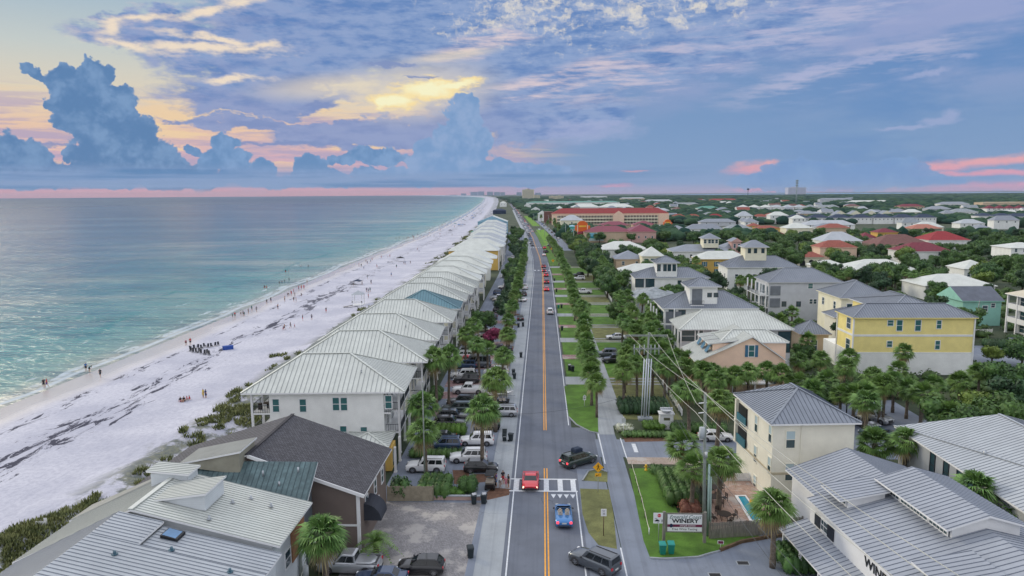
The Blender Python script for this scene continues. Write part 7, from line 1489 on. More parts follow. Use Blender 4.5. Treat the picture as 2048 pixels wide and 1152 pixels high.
BP = [(45, 680), (58, 678), (92, 668), (105, 668), (112, 668), (135, 655), (155, 640), (182, 645), (241, 600), (265, 590), (305, 630), (345, 585), (362, 555), (368, 553), (382, 550), (395, 540), (425, 520), (440, 515), (455, 515), (403, 560), (410, 590), (397, 585), (440, 555), (473, 480), (500, 690), (343, 750), (336, 751), (378, 740), (401, 740), (815, 530), (825, 535), (836, 530), (826, 570), (842, 485), (583, 650), (812, 360), (820, 370), (838, 360), (848, 350), (772, 385), (785, 388), (800, 400), (875, 390), (938, 332), (950, 332), (988, 392), (958, 440), (1030, 370), (1038, 372), (1068, 368), (1108, 290), (1118, 300), (820, 455), (790, 490), (740, 495), (1080, 208), (900, 335)]
WP_ = [(228, 505), (240, 505), (313, 480), (328, 475), (342, 470), (369, 460), (703, 335), (985, 222), (1003, 222), (1030, 222), (1048, 222), (448, 697), (349, 413), (366, 413), (437, 383), (480, 383)]
tops = ['dark', 'dark', 'navy', 'teal', 'red', 'pink', 'white', 'grey', 'blue', 'bare', 'bare', 'dark']
GB = 'beachgoers scattered along the waterline'
def beachman(x, y, world=None, zone_='on the sand'):
    pose = random.choice(('stand', 'walk', 'walk', 'stand', 'wave')) if y else 'walk'; p = Vector(world) if world else G(x, y); u = p.x - shorex(p.y)
    z = max(-.75, bz_(u, p.y) if u < 26 else .02); tp, lw = random.choice(tops), random.choice(('dark', 'navy', 'teal', 'red', 'grey')); s = random.choice((1, 1, 1.02, .95, .72))
    o = place(POSES[pose], (p.x, p.y, z), random.uniform(0, 6.28), label='x', group=GB, sc=s, mats={'shirt': [CLOTH.get(tp, SKIN)], 'shorts': [CLOTH[lw]], 'hair': [HAIR], 'body': [SKIN]}) or POSES[pose]
    PZONE.setdefault(f'{"child" if s < .8 else "beachgoer"} {zone_}', []).append((o, p, None))
for x, y in BP: beachman(450 + x / 2.88, 400 + y / 2.88, zone_='on the sand before the ochre house')
for x, y in WP_: beachman(450 + x / 2.88, 400 + y / 2.88, zone_='wading in the shallows')
for i in range(110): Y = 560 * (2600 / 560) ** random.random(); beachman(0, 0, (shorex(Y) + random.gauss(4, 7) * (1 + Y / 2500), Y, 0), 'in the far crowd up the beach')
for i in range(8): person(0, 0, 'walk', random.uniform(0, 360), random.choice(tops[:9]), 'dark', 'pedestrian on the pavement before the orange portal', 'pedestrians by the far shops', world=(roadx(500 + i * 9) + 16 + random.uniform(-2, 2), 500 + i * 9, 0))
# ---------------------------------------------------------------- street furniture, beach gear
def bin_(lab, px, py, m, deg=0, lid=None, bag=False, group='wheeled bins', open_=False):
    p = G(px, py); t_ = thing('wheelie_bin', lab, 'bin', p, R_(deg), group); b = MB()
    b.hexa([(-.24, -.24, .06), (.24, -.24, .06), (.24, .24, .06), (-.24, .24, .06), (-.31, -.33, 1.0), (.31, -.33, 1.0), (.31, .36, 1.0), (-.31, .36, 1.0)]); b.box(-.33, -.36, .97, .33, .38, 1.03); b.build('body', m, t_)
    b = MB(); 
    if open_: b.hexa([(-.32, .36, 1.0), (.32, .36, 1.0), (.32, .42, 1.0), (-.32, .42, 1.0), (-.32, .5, 1.6), (.32, .5, 1.6), (.32, .58, 1.6), (-.32, .58, 1.6)])
    else: b.hexa([(-.34, -.38, 1.04), (.34, -.38, 1.04), (.34, .42, 1.04), (-.34, .42, 1.04), (-.28, -.28, 1.12), (.28, -.28, 1.12), (.28, .36, 1.16), (-.28, .36, 1.16)])
    b.build('lid', lid or m, t_)
    if open_: letters('1747', .2, (0, -.325, .72), (R_(86), 0, 0), WHITE, t_, ext=.004)
    for s in (1, -1): b = MB(); b.tube([(s * .2, .3, .12), (s * .27, .3, .12)], .12, 10); b.build('wheel', BLACK, t_)
    if bag: b = leafcloud('rubbish_bag', [(0, 0, 1.12, .26, .28, .16), (.1, .05, 1.2, .16, .18, .12)], 120, .16, [mat('white_plastic_bag', (.7, .72, .76), .4)], 3); put('rubbish_bag', b, t_)
BG = mat('green_bin_plastic', (.01, .19, .14), .5, var=.08); BT = mat('teal_lid', (.02, .26, .23), .5, var=.05); BB = mat('charcoal_bin_plastic', (.02, .03, .036), .5, var=.1)
for a in (('black bin with white bags, left of two by the kerb', 948, 1008, BB, 5, None, True), ('black bin with white bags, right of two by the kerb', 968, 1007, BB, -8, None, True), ('lone black bin standing on the brick court', 941, 1115, BB, 12), ('black bin with open lid beside the white suv, left', 1009, 882, BB, 0, None, False, 'wheeled bins', True), ('black bin tipped beside white suv, right', 1022, 882, BB, 80),
          ('green bin left of two by the sign board', 1325, 1108, BG, 0, BT), ('green bin right of two by the sign board', 1342, 1107, BG, -3, BT), ('black bin on the verge near the pickup', 1042, 715, BB, 0), ('grey bin on the small lawn, front one', 1029, 758, BB, 0), ('grey bin on the small lawn, back one', 1027, 750, BB, 5), ('black bin pair on kerb, left', 1037, 655, BB, 0), ('black bin pair on kerb, right', 1046, 653, BB, 0),
          ('black bin with bags on the right verge', 1139, 741, BB, 0, None, True), ('dark bin right of the bagged bin on the right verge', 1145, 743, BB, 10), ('black bin by the verge lawn far right side', 1124, 661, BB, 0), ('dark green bin beside rose drive', 1117, 617, BG, 0), ('dark bin beside dark green one', 1123, 616, BB, 0), ('black bin at the far right verge', 1113, 584, BB, 0), ('black bin nearest the far crosswalk', 1109, 562, BB, 0)): bin_(*a)
# signs
AL = mat('sign_aluminium', (.5, .52, .54), .4, .5, var=0); SY = mat('sign_amber', (.85, .42, .02), .5, var=0); SR = mat('sign_red', (.6, .02, .05), .5, var=0)
def sign(name, lab, px, py, h, poles=((0, 0),), pm=None, r=.035): p = G(px, py); t_ = thing(name, lab, 'sign', p); [MB_pole(t_, x, h, pm, r) for x, _ in poles]; return t_
def MB_pole(t_, x, h, pm, r): b = MB(); b.tube([(x, .05, -.1), (x, .05, h)], r, 6); b.build('post', pm or AL, t_)
def plate(t_, pts, z, m, y=0., name='panel', th=.02):
    b = MB(); P = [(x, y, z + q) for x, q in pts]; Q = [(x, y + th, z + q) for x, q in pts]; b.face(P); b.face(Q[::-1]); k = len(P)
    for i in range(k): j = (i + 1) % k; b.face([P[j], P[i], Q[i], Q[j]])
    return b.build(name, m, t_)
def walker(t_, x, z, s, m=None):                  # walking figure symbol
    b = MB(); y = -.012; F_ = lambda P: b.face([(x + a * s, y, z + c * s) for a, c in P])
    F_([(.06 * math.cos(i) , .42 + .06 * math.sin(i)) for i in [k * .7854 for k in range(8)]]); F_([(-.08, .32), (.08, .34), (.06, .04), (-.05, .04)]); F_([(-.05, .06), (.03, .06), (-.12, -.38), (-.2, -.36)]); F_([(0, .06), (.06, .06), (.22, -.34), (.14, -.38)]); F_([(.06, .33), (.09, .28), (.24, .1), (.2, .08)]); F_([(-.08, .32), (-.06, .26), (-.2, .06), (-.24, .1)])
    return b.build('symbol', m or BLACK, t_)
sg = sign('crossing_sign', 'yellow diamond pedestrian sign with arrow plate at the crosswalk island', 1196, 986, 3.6); plate(sg, [(0, -.62), (.62, 0), (0, .62), (-.62, 0)], 3.1, SY); walker(sg, 0, 3.1, .8); plate(sg, [(-.36, -.2), (.36, -.2), (.36, .2), (-.36, .2)], 2.2, SY)
b = MB(); y = -.012; b.face([(-.22, y, 2.12), (.12, y, 2.26), (.15, y, 2.2), (-.2, y, 2.06)]); b.face([(-.3, y, 2.02), (-.1, y, 2.04), (-.2, y, 2.16)]); b.build('arrow', BLACK, sg)
for (px, py, i) in ((1106, 534, 0), (1103, 508, 1)): s_ = sign('crossing_sign', ('nearer', 'farther')[i] + ' of two yellow diamond signs by the far crosswalks', px, py, 3.4); plate(s_, [(0, -.75), (.75, 0), (0, .75), (-.75, 0)], 3.0, SY); walker(s_, 0, 3.0, .8)
sg = sign('crossing_notice', 'square white sign with red disc beside the green bins', 1317, 1085, 3.0); plate(sg, [(-.55, -.55), (.55, -.55), (.55, .55), (-.55, .55)], 2.55, WHITE)
b = MB(); b.face([(.02 + .19 * math.cos(a * math.pi / 4 + .39), -.012, 2.83 + .19 * math.sin(a * math.pi / 4 + .39)) for a in range(8)]); b.build('stop_disc', SR, sg); letters('STOP', .13, (.02, -.018, 2.83), (R_(90), 0, 0), WHITE, sg, ext=.002)
walker(sg, .3, 2.28, .36); b = MB(); y = -.012; b.box(-.42, y - .002, 2.22, .05, y, 2.32); b.face([(-.34, y, 2.32), (-.28, y, 2.42), (-.08, y, 2.42), (0, y, 2.32)]); b.build('symbol', BLACK, sg); b = MB(); b.box(-.42, -.014, 2.50, -.16, -.010, 2.56); b.box(-.2, -.014, 2.10, .02, -.010, 2.15); b.build('small_print', mat('print_grey', (.3, .3, .33), .6), sg)
sg = sign('speed_sign', 'small white sign on a dark post on the dry verge', 1207, 1072, 2.9, pm=BROWNWOOD, r=.05); plate(sg, [(-.28, -.38), (.28, -.38), (.28, .38), (-.28, .38)], 2.5, WHITE); letters('35', .3, (.02, -.012, 2.36), (R_(90), 0, 0), BLACK, sg, ext=.002); b = MB(); b.box(-.16, -.014, 2.72, .16, -.010, 2.76); b.box(-.12, -.014, 2.60, .12, -.010, 2.64); b.build('small_print', mat('print_grey', (.3, .3, .33), .6), sg)
sg = sign('verge_sign', 'small white house shaped sign on the verge lawn', 1169, 812, 1.7, pm=WHITE, r=.05); plate(sg, [(-.26, -.45), (.26, -.45), (.26, .2), (0, .45), (-.26, .2)], 1.45, WHITE); b = MB(); b.box(-.1, -.014, 1.60, .1, -.010, 1.66); b.box(-.05, -.014, 1.44, .05, -.010, 1.50); b.box(-.14, -.014, 1.22, .14, -.010, 1.32); b.build('small_print', BLACK, sg)
sg = sign('round_sign', 'white round backed sign on a pole by flowering bush', 1247, 873, 2.9, pm=WHITE, r=.05); plate(sg, [(.32 * math.cos(a * .785), .42 * math.sin(a * .785)) for a in range(8)], 2.4, mat('pale_sign_back', (.5, .54, .52), .5))
t_ = thing('winery_sign', 'white sign board between timber posts reading WINERY', 'sign board', G(1369, 1085)); 
for x in (-2.05, 1.95): b = MB(); b.box(x - .14, -.1, -.1, x + .14, .16, 3.2); b.build('post', WOOD, t_)
plate(t_, [(-1.85, -1.0), (1.78, -1.0), (1.78, 1.0), (-1.85, 1.0)], 2.05, WOOD, .02, 'frame', .08); plate(t_, [(-1.72, -.88), (1.66, -.88), (1.66, .88), (-1.72, .88)], 2.05, WHITE, -.01, 'panel', .02)
plate(t_, [(-1.72, -.15), (1.66, -.15), (1.66, .12), (-1.72, .12)], 1.78, mat('sign_plum', (.16, .02, .06), .6), -.025, 'band', .01)
b = MB()
for k in range(9): a = k * 2.4; b.tube([(-1.35 + .12 * math.cos(a) * (k / 9 + .3), -.03, 1.78 + .14 * math.sin(a)), (-1.35 + .12 * math.cos(a) * (k / 9 + .3), -.045, 1.78 + .14 * math.sin(a))], .07, 8)
b.build('grape_emblem', mat('sign_navy', (.02, .03, .09), .6), t_); R9 = (R_(90), 0, 0)
letters('Emerald Coast', .52, (0, -.014, 2.66), R9, mat('sign_green', (.02, .10, .09), .6), t_, ext=.004, shear=.35); letters('WINERY', .56, (.02, -.014, 2.24), R9, BLACK, t_, ext=.004, bold=.02, sx=1.22); letters('and gift baskets', .25, (.25, -.038, 1.78), R9, WHITE, t_, ext=.004, shear=.3); letters('Free Wine Tasting', .33, (-.02, -.014, 1.40), R9, BLACK, t_, ext=.004)
t_ = thing('yard_sign', 'tiny dark red yard sign near the timber edging', 'sign', G(1441, 1098)); b = MB(); b.bar((0, .03, 0), (0, .03, .6), .03, .03); b.build('stake', WHITE, t_); plate(t_, [(-.3, -.18), (.3, -.22), (.3, .14), (-.3, .18)], .7, WHITE, .01); plate(t_, [(-.24, -.13), (.24, -.16), (.24, .10), (-.24, .13)], .7, mat('sign_plum', (.16, .02, .06), .6), -.01, 'band', .01)
t_ = thing('dune_sign', 'white notice board on the sand by the dune, left one', 'sign', G(84, 1075)); b = MB(); b.bar((0, .05, 0), (0, .05, 1.9), .08, .08); b.build('post', WOOD, t_); plate(t_, [(-.55, -.25), (.55, -.25), (.55, .25), (-.55, .25)], 1.5, WHITE)
t_ = thing('dune_sign', 'white notice board turned edge-on beside the dune, right one', 'sign', G(93, 1072)); b = MB(); b.bar((0, .05, 0), (0, .05, 1.9), .08, .08); b.build('post', WOOD, t_); plate(t_, [(-.15, -.35), (.2, -.35), (.2, .35), (-.15, .35)], 1.6, WHITE)
b = MB(); b.tube([(0, 0, 0), (0, 0, 1.3)], .08, 8); tag(b.build('marker_post', WOOD, None, G(139, 1078)), 'short dark post standing on the dune near the cottage roof', 'post')
# monument, conduits, poles and wires
t_ = thing('garden_monument', 'white pillar monument with carved bowl at the garden corner', 'monument', G(1332, 856)); b = MB(); b.hexa([(-1.0, -.6, 0), (1.0, -.6, 0), (1.0, .8, 0), (-1.0, .8, 0), (-.95, -.55, 2.2), (.95, -.55, 2.2), (.95, .75, 2.2), (-.95, .75, 2.2)]); b.box(-1.12, -.72, 2.2, 1.12, .92, 2.36); b.build('pillar', WHITE, t_); b = MB(); b.tube([(0, .1, 2.36), (0, .1, 2.6), (0, .1, 2.85)], [.55, .75, .95], 14); b.build('bowl', W_GREY, t_)
b = MB()
for k in range(7): b.tube([(-.8 + .27 * k, .1, 2.85), (-.78 + .27 * k + .06 * math.sin(k * 2), .1, 3.12)], [.15, .12], 6)
b.build('carving', W_GREY, t_); b = MB(); b.box(-.45, -.6, 1.35, .45, -.58, 1.75); b.build('plaque', mat('bronze', (.16, .16, .10), .5, .5), t_)
def pole(lab, base, h, r=.17, m=None, lean=(0, 0), name='utility_pole'): t_ = thing(name, lab, 'pole', base); b = MB(); b.tube([(0, 0, -.2), (lean[0] * .5, lean[1] * .5, h / 2), (lean[0], lean[1], h)], [r, r * .85, r * .7], 10); b.build('pole', m or WOOD, t_); return t_
PC = mat('grey_green_pole', (.22, .25, .23), .8, var=.15, vs=2.)
A1 = G(1290, 838); hA = PHt(1297, 665, A1); p1 = pole('tall pole carrying a bundle of white conduits and crossarms', A1, hA, .2, PC, (.35, 0))
b = MB(); b.box(-3.2, -.1, hA - .6, 3.2, .1, hA - .35); b.box(-2.0, -.1, hA - 2.6, 2.2, .1, hA - 2.4); p1x = b.build('crossarm', PC, p1)
b = MB()
for x in (-1.8, -1.0, -.3, .7, 1.3, 1.9): b.tube([(x, 0, hA - 3.4), (x, 0, hA - 1.9)], .09, 6)
b.build('insulator', mat('grey_insulator', (.35, .4, .4), .5), p1)
for i in range(4): b = MB(); x = -.62 + i * .36; b.tube([(x, -.4, .3), (x + .3, -.3, hA - 4.)], .085, 8); b.build('conduit', mat('white_conduit', (.62, .68, .74), .5, var=.04), p1)
b = MB(); b.box(-1.1, -.8, 0, 1.1, .4, .35); b.build('footing', CONC, p1)
A2 = G(1408, 1070); hB = PHt(1396, 785, A2); p2 = pole('grey utility pole with two transformers in front of the pool terrace', A2, hB, .19, PC, (-.3, 0))
b = MB(); b.tube([(-.55, -.2, hB - 4.6), (-.55, -.2, hB - 3.5)], .27, 10); b.build('transformer', mat('grey_transformer', (.42, .46, .48), .5), p2); b = MB(); b.tube([(-.1, -.3, hB - 6.6), (-.1, -.3, hB - 6.)], .14, 8); b.build('cable_box', AL, p2)
for k in (1.0, 2.0): b = MB(); b.bar((-.9, 0, hB - k - .1), (-.1, 0, hB - k), .08, .08); b.build('bracket', WHITE, p2)
b = MB(); b.tube([(.35, -.1, 0), (.28, -.1, 7.5)], .12, 8); b.tube([(.62, -.1, 0), (.5, -.1, 6.2)], .08, 8); b.build('riser_pipe', mat('sage_pipe', (.30, .42, .38), .6), p2)
A3 = Vector((A2.x + 3.2, A2.y - 36, 0))
p3 = pole('utility pole at the bottom left behind the bushy palm', G(604, 1180), 0.1 + PHt(602, 1085, G(604, 1180)), .17, PC); hC = PHt(602, 1085, G(604, 1180)); b = MB(); b.bar((0, 0, hC - .3), (1.0, .2, hC), .06, .06); b.tube([(1.0, .2, hC - .05), (1.35, .25, hC)], .14, 8); b.build('lamp_arm', AL, p3); b = MB(); b.tube([(.4, 0, hC - 3.2), (.4, 0, hC - 2.2)], .26, 10); b.build('transformer', MATS['grey_transformer'], p3)
B4 = G(850, 972); p4 = pole('wooden pole beside the twin palms and hedge', B4, PHt(850, 765, B4), .10, PC)
def wire(name, pts, r=.014, sag=.4, m=None):
    V_ = [Vector(p) for p in pts]; P = []
    for a, c in zip(V_, V_[1:]):
        for k in range(12): q = k / 12; P.append(a.lerp(c, q) - Vector((0, 0, sag * 4 * q * (1 - q))))
    P.append(V_[-1]); b = MB(); b.tube(P, r, 5); return tag(b.build(name, m or WIREM), '', 'cable')
WIREM = mat('pale_wire', (.5, .5, .44), .5, var=0); W2 = mat('dark_wire', (.06, .07, .08), .6, var=0)
a1 = Vector(A1) + Vector((.3, 0, hA)); a2 = Vector(A2) + Vector((-.3, 0, hB))
for i, (o1, o2, o3, m_, lab) in enumerate((((-2.9, 0, -.3), (-.1, 0, 0), (0, 0, .4), WIREM, 'pale power line meeting the top of the grey pole'), ((.2, 0, 0), (-.2, .3, .1), (1.4, 0, .6), WIREM, 'pale power line from the middle of the crossarm'), ((2.8, 0, -.3), (-.9, 0, -1.0), (-1.2, 0, 0), WIREM, 'pale power line from the left bracket to the bottom edge'),
        ((-1.8, 0, -2.5), (-.9, 0, -2.0), (-2.4, 0, -1), WIREM, 'pale power line from the lower bracket'), ((.6, 0, -4.5), (-.2, 0, -6.4), (-1.0, 0, -5.5), W2, 'dark cable hanging low between the two poles, upper'), ((.6, 0, -5.5), (-.2, 0, -7.2), (-2.0, 0, -6.5), W2, 'dark cable hanging low between the two poles, lower'))):
    w = wire('power_line', [a1 + Vector(o1), a2 + Vector(o2), Vector((A3.x, A3.y, hB)) + Vector(o3)], .024 if m_ is WIREM else .018, .5, m_); w['label'] = lab
w = wire('power_line', [Vector(G(604, 1180)) + Vector((1.0, .2, hC)), Vector((-15.0, 30, 6))], .02, .2); w['label'] = 'short pale cable at the lamp arm of the bottom left pole'
w = wire('power_line', [Vector(B4) + Vector((0, 0, 9.5)), Vector((A1.x - 3, A1.y - 9, 6.5))], .016, 1.6, W2); w['label'] = 'thin dark cable sagging across the road above the turning minivan'
for i, (px, pb, pt) in enumerate(((1957, 668, 600), (1700, 506, 486), (1652, 520, 490), (1998, 525, 490))): q = G(px - (11 if i == 0 else 0), pb); t_ = pole(['leaning grey pole at the right corner of the yellow house', 'small pole by the terracotta pavilion roof', 'thin pole in the green patch left of peach house', 'pole with transformer left of the far galleried house'][i], q, PHt(px, pt, q), .14, PC, (1.0 if i == 0 else 0, 0))
for i in range(11): y = 455 + i * 38; t_ = pole('tall pale street pole on the verge before the mall', (roadx(y) + 24 - (i % 2) * 14, y, 0), 11.5, .16, mat('pale_pole', (.42, .45, .46), .6), name='street_pole'); t_['group'] = 'street poles before the mall'; PZONE.setdefault('tall pale street pole on the verge before the mall', []).append((t_, t_.location.copy(), None)); b = MB(); b.bar((0, 0, 11.3), (-1.8, 0, 11.5), .12, .1); b.build('arm', AL, t_)
# towers on the skyline
q = G(1592, 412); hT = PHt(1592, 360, q); t_ = thing('cell_tower', 'tall grey lattice mast rising above the horizon', 'mast', q); b = MB(); b.tube([(0, 0, 0), (0, 0, hT)], [1.6, .9], 8); b.build('mast', mat('mast_grey', (.30, .36, .38), .6), t_)
for z in (hT - 1.5, hT - 7, hT - 13):
    b = MB()
    for k in range(10): a = k * .628; b.box(2.6 * math.cos(a) - .5, 2.6 * math.sin(a) - .5, z - 1.8, 2.6 * math.cos(a) + .5, 2.6 * math.sin(a) + .5, z + 1.4)
    b.tube([(0, 0, z - .3), (0, 0, z)], 2.7, 10); b.build('antenna_ring', MATS['mast_grey'], t_)
q = PY(1496, 386, 4200); q.z = 0; hT = PHt(1496, 376.5, q); t_ = thing('water_tower', 'tiny dark ball shaped water tower on the horizon', 'water tower', q); b = MB(); b.tube([(0, 0, 0), (0, 0, hT - 10)], 1.6, 8); b.build('stem', NAV, t_); b = MB(); b.tube([(0, 0, hT - 12), (0, 0, hT - 9), (0, 0, hT - 5), (0, 0, hT - 1), (0, 0, hT)], [1.5, 6, 8, 5, 1], 12); b.build('tank', NAV, t_)
q = G(1062, 398.5); t_ = thing('roof_sign', 'small dark sign on the cream hotel tower roof', 'roof sign', (PY(1060, 385, 4000).x, 3560, 55)); b = MB(); b.box(-5, 0, 0, 5, 1, 2); b.box(-.5, 0, -2, .5, 1, 8); b.build('board', NAV, t_)  # a sign board on a short upright
# fences
def fence(name, lab, pa, pb, h, m, gap=.16, w=.13, z=.0, world=False):
    a, c = (Vector(pa), Vector(pb)) if world else (G(*pa), G(*pb)); L = (c - a).length; t_ = thing(name, lab, 'fence', a, math.atan2(c.y - a.y, c.x - a.x)); b = MB(); n = int(L / gap)
    for i in range(n): q = random.uniform(-.04, .04); b.hexa([(i * gap, 0, .03), (i * gap + w, 0, .03), (i * gap + w, .03, .03), (i * gap, .03, .03), (i * gap, 0, h + q), (i * gap + w, 0, h + q), (i * gap + w, .03, h + q), (i * gap, .03, h + q)])
    b.build('pickets', m, t_); b = MB()
    for zz in (h * .25, h * .8): b.box(0, .035, zz, L, .09, zz + .09)
    b.build('rail', m, t_); k = max(2, int(L / 2.4) + 1)
    for i in range(k): b = MB(); x = L * i / (k - 1); b.box(x - .06, .09, 0, x + .06, .2, h + .05); b.build('post', m, t_)
    return t_
fence('plank_fence', 'weathered grey plank fence behind the sign board and pool', (1420, 1078), (1605, 1066), 1.7, WOOD, .17, .14); fence('plank_fence', 'tan plank fence at the end of the brick court', (775, 1003), (866, 1003), 1.8, mat('tan_planks', C(150, 142, 124), .85, var=.15, vs=2.), .15, .145)
for i, (a, c) in enumerate((((21.8, 108, 0), (21.8, 126, 0)), ((21.9, 133, 0), (21.9, 158, 0)), ((22.0, 166, 0), (22.0, 190, 0)), ((22.2, 225, 0), (22.2, 290, 0)))): fence('white_fence', 'white picket fence along the yards, ' + ordn(i + 1) + ' from the camera', a, c, 1.0, WHITE, .2, .12, world=True)[('group')] = 'white yard fences'
fence('white_fence', 'white fence by the leaning pole next to mint house', (1950, 668), (1985, 668), 1.2, WHITE)
for i, (x0, x1) in enumerate(((1455, 1515),)): fence('white_fence', 'white low fence on the far side of the pool terrace', (x0, 962), (x1, 962), 1.0, WHITE)
t_ = thing('rope_fence', 'pale rope strung on short posts along the lawn', 'rope fence', G(1263, 935)); P = [G(*q) - t_.location for q in ((1263, 935), (1271, 962), (1277, 985), (1283, 1005), (1290, 1035), (1298, 1070))]
for p in P: b = MB(); b.tube([p, p + Vector((0, 0, .75))], .05, 6); b.build('post', WOOD if p is not P[-1] else WHITE, t_)
b = MB(); Q = []
for a, c in zip(P, P[1:]):
    for k in range(6): u = k / 6; Q.append(a.lerp(c, u) + Vector((0, 0, .66 - .5 * u * (1 - u))))
Q.append(P[-1] + Vector((0, 0, .66))); b.tube(Q, .035, 6); b.build('rope', mat('rope', (.55, .52, .44), .9), t_)
t_ = thing('fire_hydrant', 'small yellow fire hydrant at the top of the lawn', 'hydrant', G(1292, 941)); b = MB(); b.tube([(0, 0, 0), (0, 0, .1), (0, 0, .12), (0, 0, .6), (0, 0, .75), (0, 0, .8)], [.2, .2, .13, .13, .16, .05], 10); b.tube([(-.25, 0, .48), (.25, 0, .48)], .07, 8); b.build('body', mat('hydrant_yellow', (.75, .45, .03), .5), t_)
b = MB(); b.box(.12, -.06, .42, .2, .06, .54); b.build('outlet_cap', STEEL, t_)
b = MB(); a, c = G(868, 1000), G(962, 1000); b.box(a.x, a.y, 0, c.x, a.y + .3, .45); tag(b.build('low_wall', mat('pink_block', C(176, 150, 140), .85, var=.1)), 'low pinkish retaining wall below the clipped hedges', 'wall')
b = MB(); b.box(a.x, a.y - .05, .45, c.x, a.y + .35, .52); tag(b.build('wall_cap', CONC), 'pale cap stones on the low pinkish wall', 'cap')
for i, (px, py) in enumerate(((1486, 1126), (1430, 1150))): q = G(px, py, .02); b = MB(); b.box(-.6, -.4, 0, .6, .4, .012, 0); b.box(-.5, -.3, .012, .5, .3, .018, 1); tag(b.build('drain_grate', [CONC, BLACK], None, (q.x, q.y, .01)), ('square drain grate in the shop forecourt, farther one', 'square drain grate at the bottom edge, nearer one')[i], 'drain')
# terrace furniture
for i, (px, py) in enumerate(((1448, 1040), (1430, 1005), (1424, 985))):
    q = G(px, py); t_ = thing('patio_table', ('near', 'middle', 'far')[i] + ' dark patio table left of the pool', 'table', q); b = MB(); b.tube([(0, 0, .70), (0, 0, .74)], .75, 14); b.build('table_top', WICKER, t_)
    for k in range(4): a = k * 1.57 + .78; b = MB(); b.bar((.45 * math.cos(a), .45 * math.sin(a), 0), (.4 * math.cos(a), .4 * math.sin(a), .7), .05, .05); b.build('leg', WICKER, t_)
    for k in range(4):
        a = k * 1.57 + .3; c_ = thing('patio_chair', f'dark patio chair at the {("near", "middle", "far")[i]} table, ' + ('east', 'north', 'west', 'south')[k] + ' side', 'chair', (q.x + 1.2 * math.cos(a), q.y + 1.2 * math.sin(a), 0), a - math.pi / 2, 'patio chairs'); b = MB(); b.box(-.25, -.25, .42, .25, .25, .47); b.build('seat', WICKER, c_); b = MB()
        for zz in (.6, .74, .88): b.box(-.25, .22, zz, .25, .25, zz + .08)
        b.build('backrest', WICKER, c_)
        for x, y in ((-.22, -.22), (.22, -.22), (-.22, .23), (.22, .23)): b = MB(); b.box(x - .025, y - .025, 0, x + .025, y + .025, .42 if y < 0 else .95); b.build('leg', WICKER, c_)
q = G(1694, 838); t_ = thing('basketball_hoop', 'white framed basketball hoop above the hedge behind cream house', 'basketball hoop', q); H_ = PHt(1694, 790, q); b = MB(); b.bar((0, .3, 0), (0, .3, H_ - .5), .14, .14); b.build('post', BLACK, t_)
b = MB(); b.box(-.95, 0, H_ - 1.1, .95, .04, H_); b.build('backboard', mat('clear_backboard', (.16, .24, .22), .2), t_); b = MB()
for x0, z0, x1, z1 in ((-.95, 0, .95, .07), (-.95, 1.03, .95, 1.1), (-.95, 0, -.87, 1.1), (.87, 0, .95, 1.1), (-.3, .3, -.25, .7), (.25, .3, .3, .7), (-.3, .66, .3, .7)): b.box(x0, -.03, H_ - 1.1 + z0, x1, -.005, H_ - 1.1 + z1)
b.build('board_frame', WHITE, t_); b = MB(); b.tube([(.23 * math.cos(a * .52), -.26 + .23 * math.sin(a * .52), H_ - .8) for a in range(13)], .02, 5, cap=False); b.build('rim', SR, t_)
# beach gear
def bz(p): return bz_(p.x - shorex(p.y), p.y)
def beach_chair():
    t_ = thing('beach_chair', '', 'chair', (0, 0, 0), 0, 'beach chairs in two lines'); b = MB(); b.hexa([(-.2, -.5, .28), (.2, -.5, .28), (.2, .2, .24), (-.2, .2, .24), (-.2, -.5, .33), (.2, -.5, .33), (.2, .2, .29), (-.2, .2, .29)]); b.build('seat', mat('dark_canvas', C(52, 56, 66), .8), t_)
    b = MB(); b.hexa([(-.2, .2, .24), (.2, .2, .24), (.2, .26, .24), (-.2, .26, .24), (-.17, .42, 1.05), (.17, .42, 1.05), (.17, .47, 1.05), (-.17, .47, 1.05)]); b.build('backrest', MATS['dark_canvas'], t_); b = MB()
    for s in (-.2, .2): b.bar((s, -.5, .3), (s, .45, 0), .04, .04); b.bar((s, .42, 1.0), (s, -.4, 0), .04, .04)
    b.build('frame', WOOD, t_); return t_
BC = beach_chair()
for i in range(9): q = G(382 + i * 6.9 + random.uniform(-1, 1), 699 - i * .9 + random.uniform(-1.2, 1.2)); place(BC, (q.x, q.y, 0), R_(200 + random.uniform(-25, 25)), label=f'dark beach chair in the back line, {ordn(i + 1)} from the left', group='beach chairs in two lines')
for i in range(8): q = G(381 + i * 5.4 + random.uniform(-1, 1), 703 + i * 1.1 + random.uniform(-1.5, 1.5)); place(BC, (q.x, q.y, 0), R_(20 + random.uniform(-25, 25)), label=f'dark beach chair in the front line, {ordn(i + 1)} from the left', group='beach chairs in two lines')
q = G(456, 699); t_ = thing('storage_box', 'bright blue beach storage box right of the chairs', 'storage box', q, R_(35)); b = MB(); b.box(-1.1, -.5, 0, 1.1, .5, .75); b.build('box', mat('blue_plastic', (.02, .07, .32), .5), t_); b = MB(); b.hexa([(-1.15, -.55, .76), (1.15, -.55, .76), (1.15, .55, .76), (-1.15, .55, .76), (-1.1, -.4, .92), (1.1, -.4, .92), (1.1, .4, .92), (-1.1, .4, .92)]); b.build('lid', MATS['blue_plastic'], t_)
q = G(717, 614); q.z = .6; t_ = thing('beach_gazebo', 'small white gazebo with pale roof at the dune edge', 'gazebo', q); b = MB(); P = [(-1.8, -1.8, 3.4), (1.8, -1.8, 3.4), (1.8, 1.8, 3.4), (-1.8, 1.8, 3.4)]
for k in range(4): b.face([P[k], P[(k + 1) % 4], (0, 0, 4.6)])
b.build('roof', RL, t_)
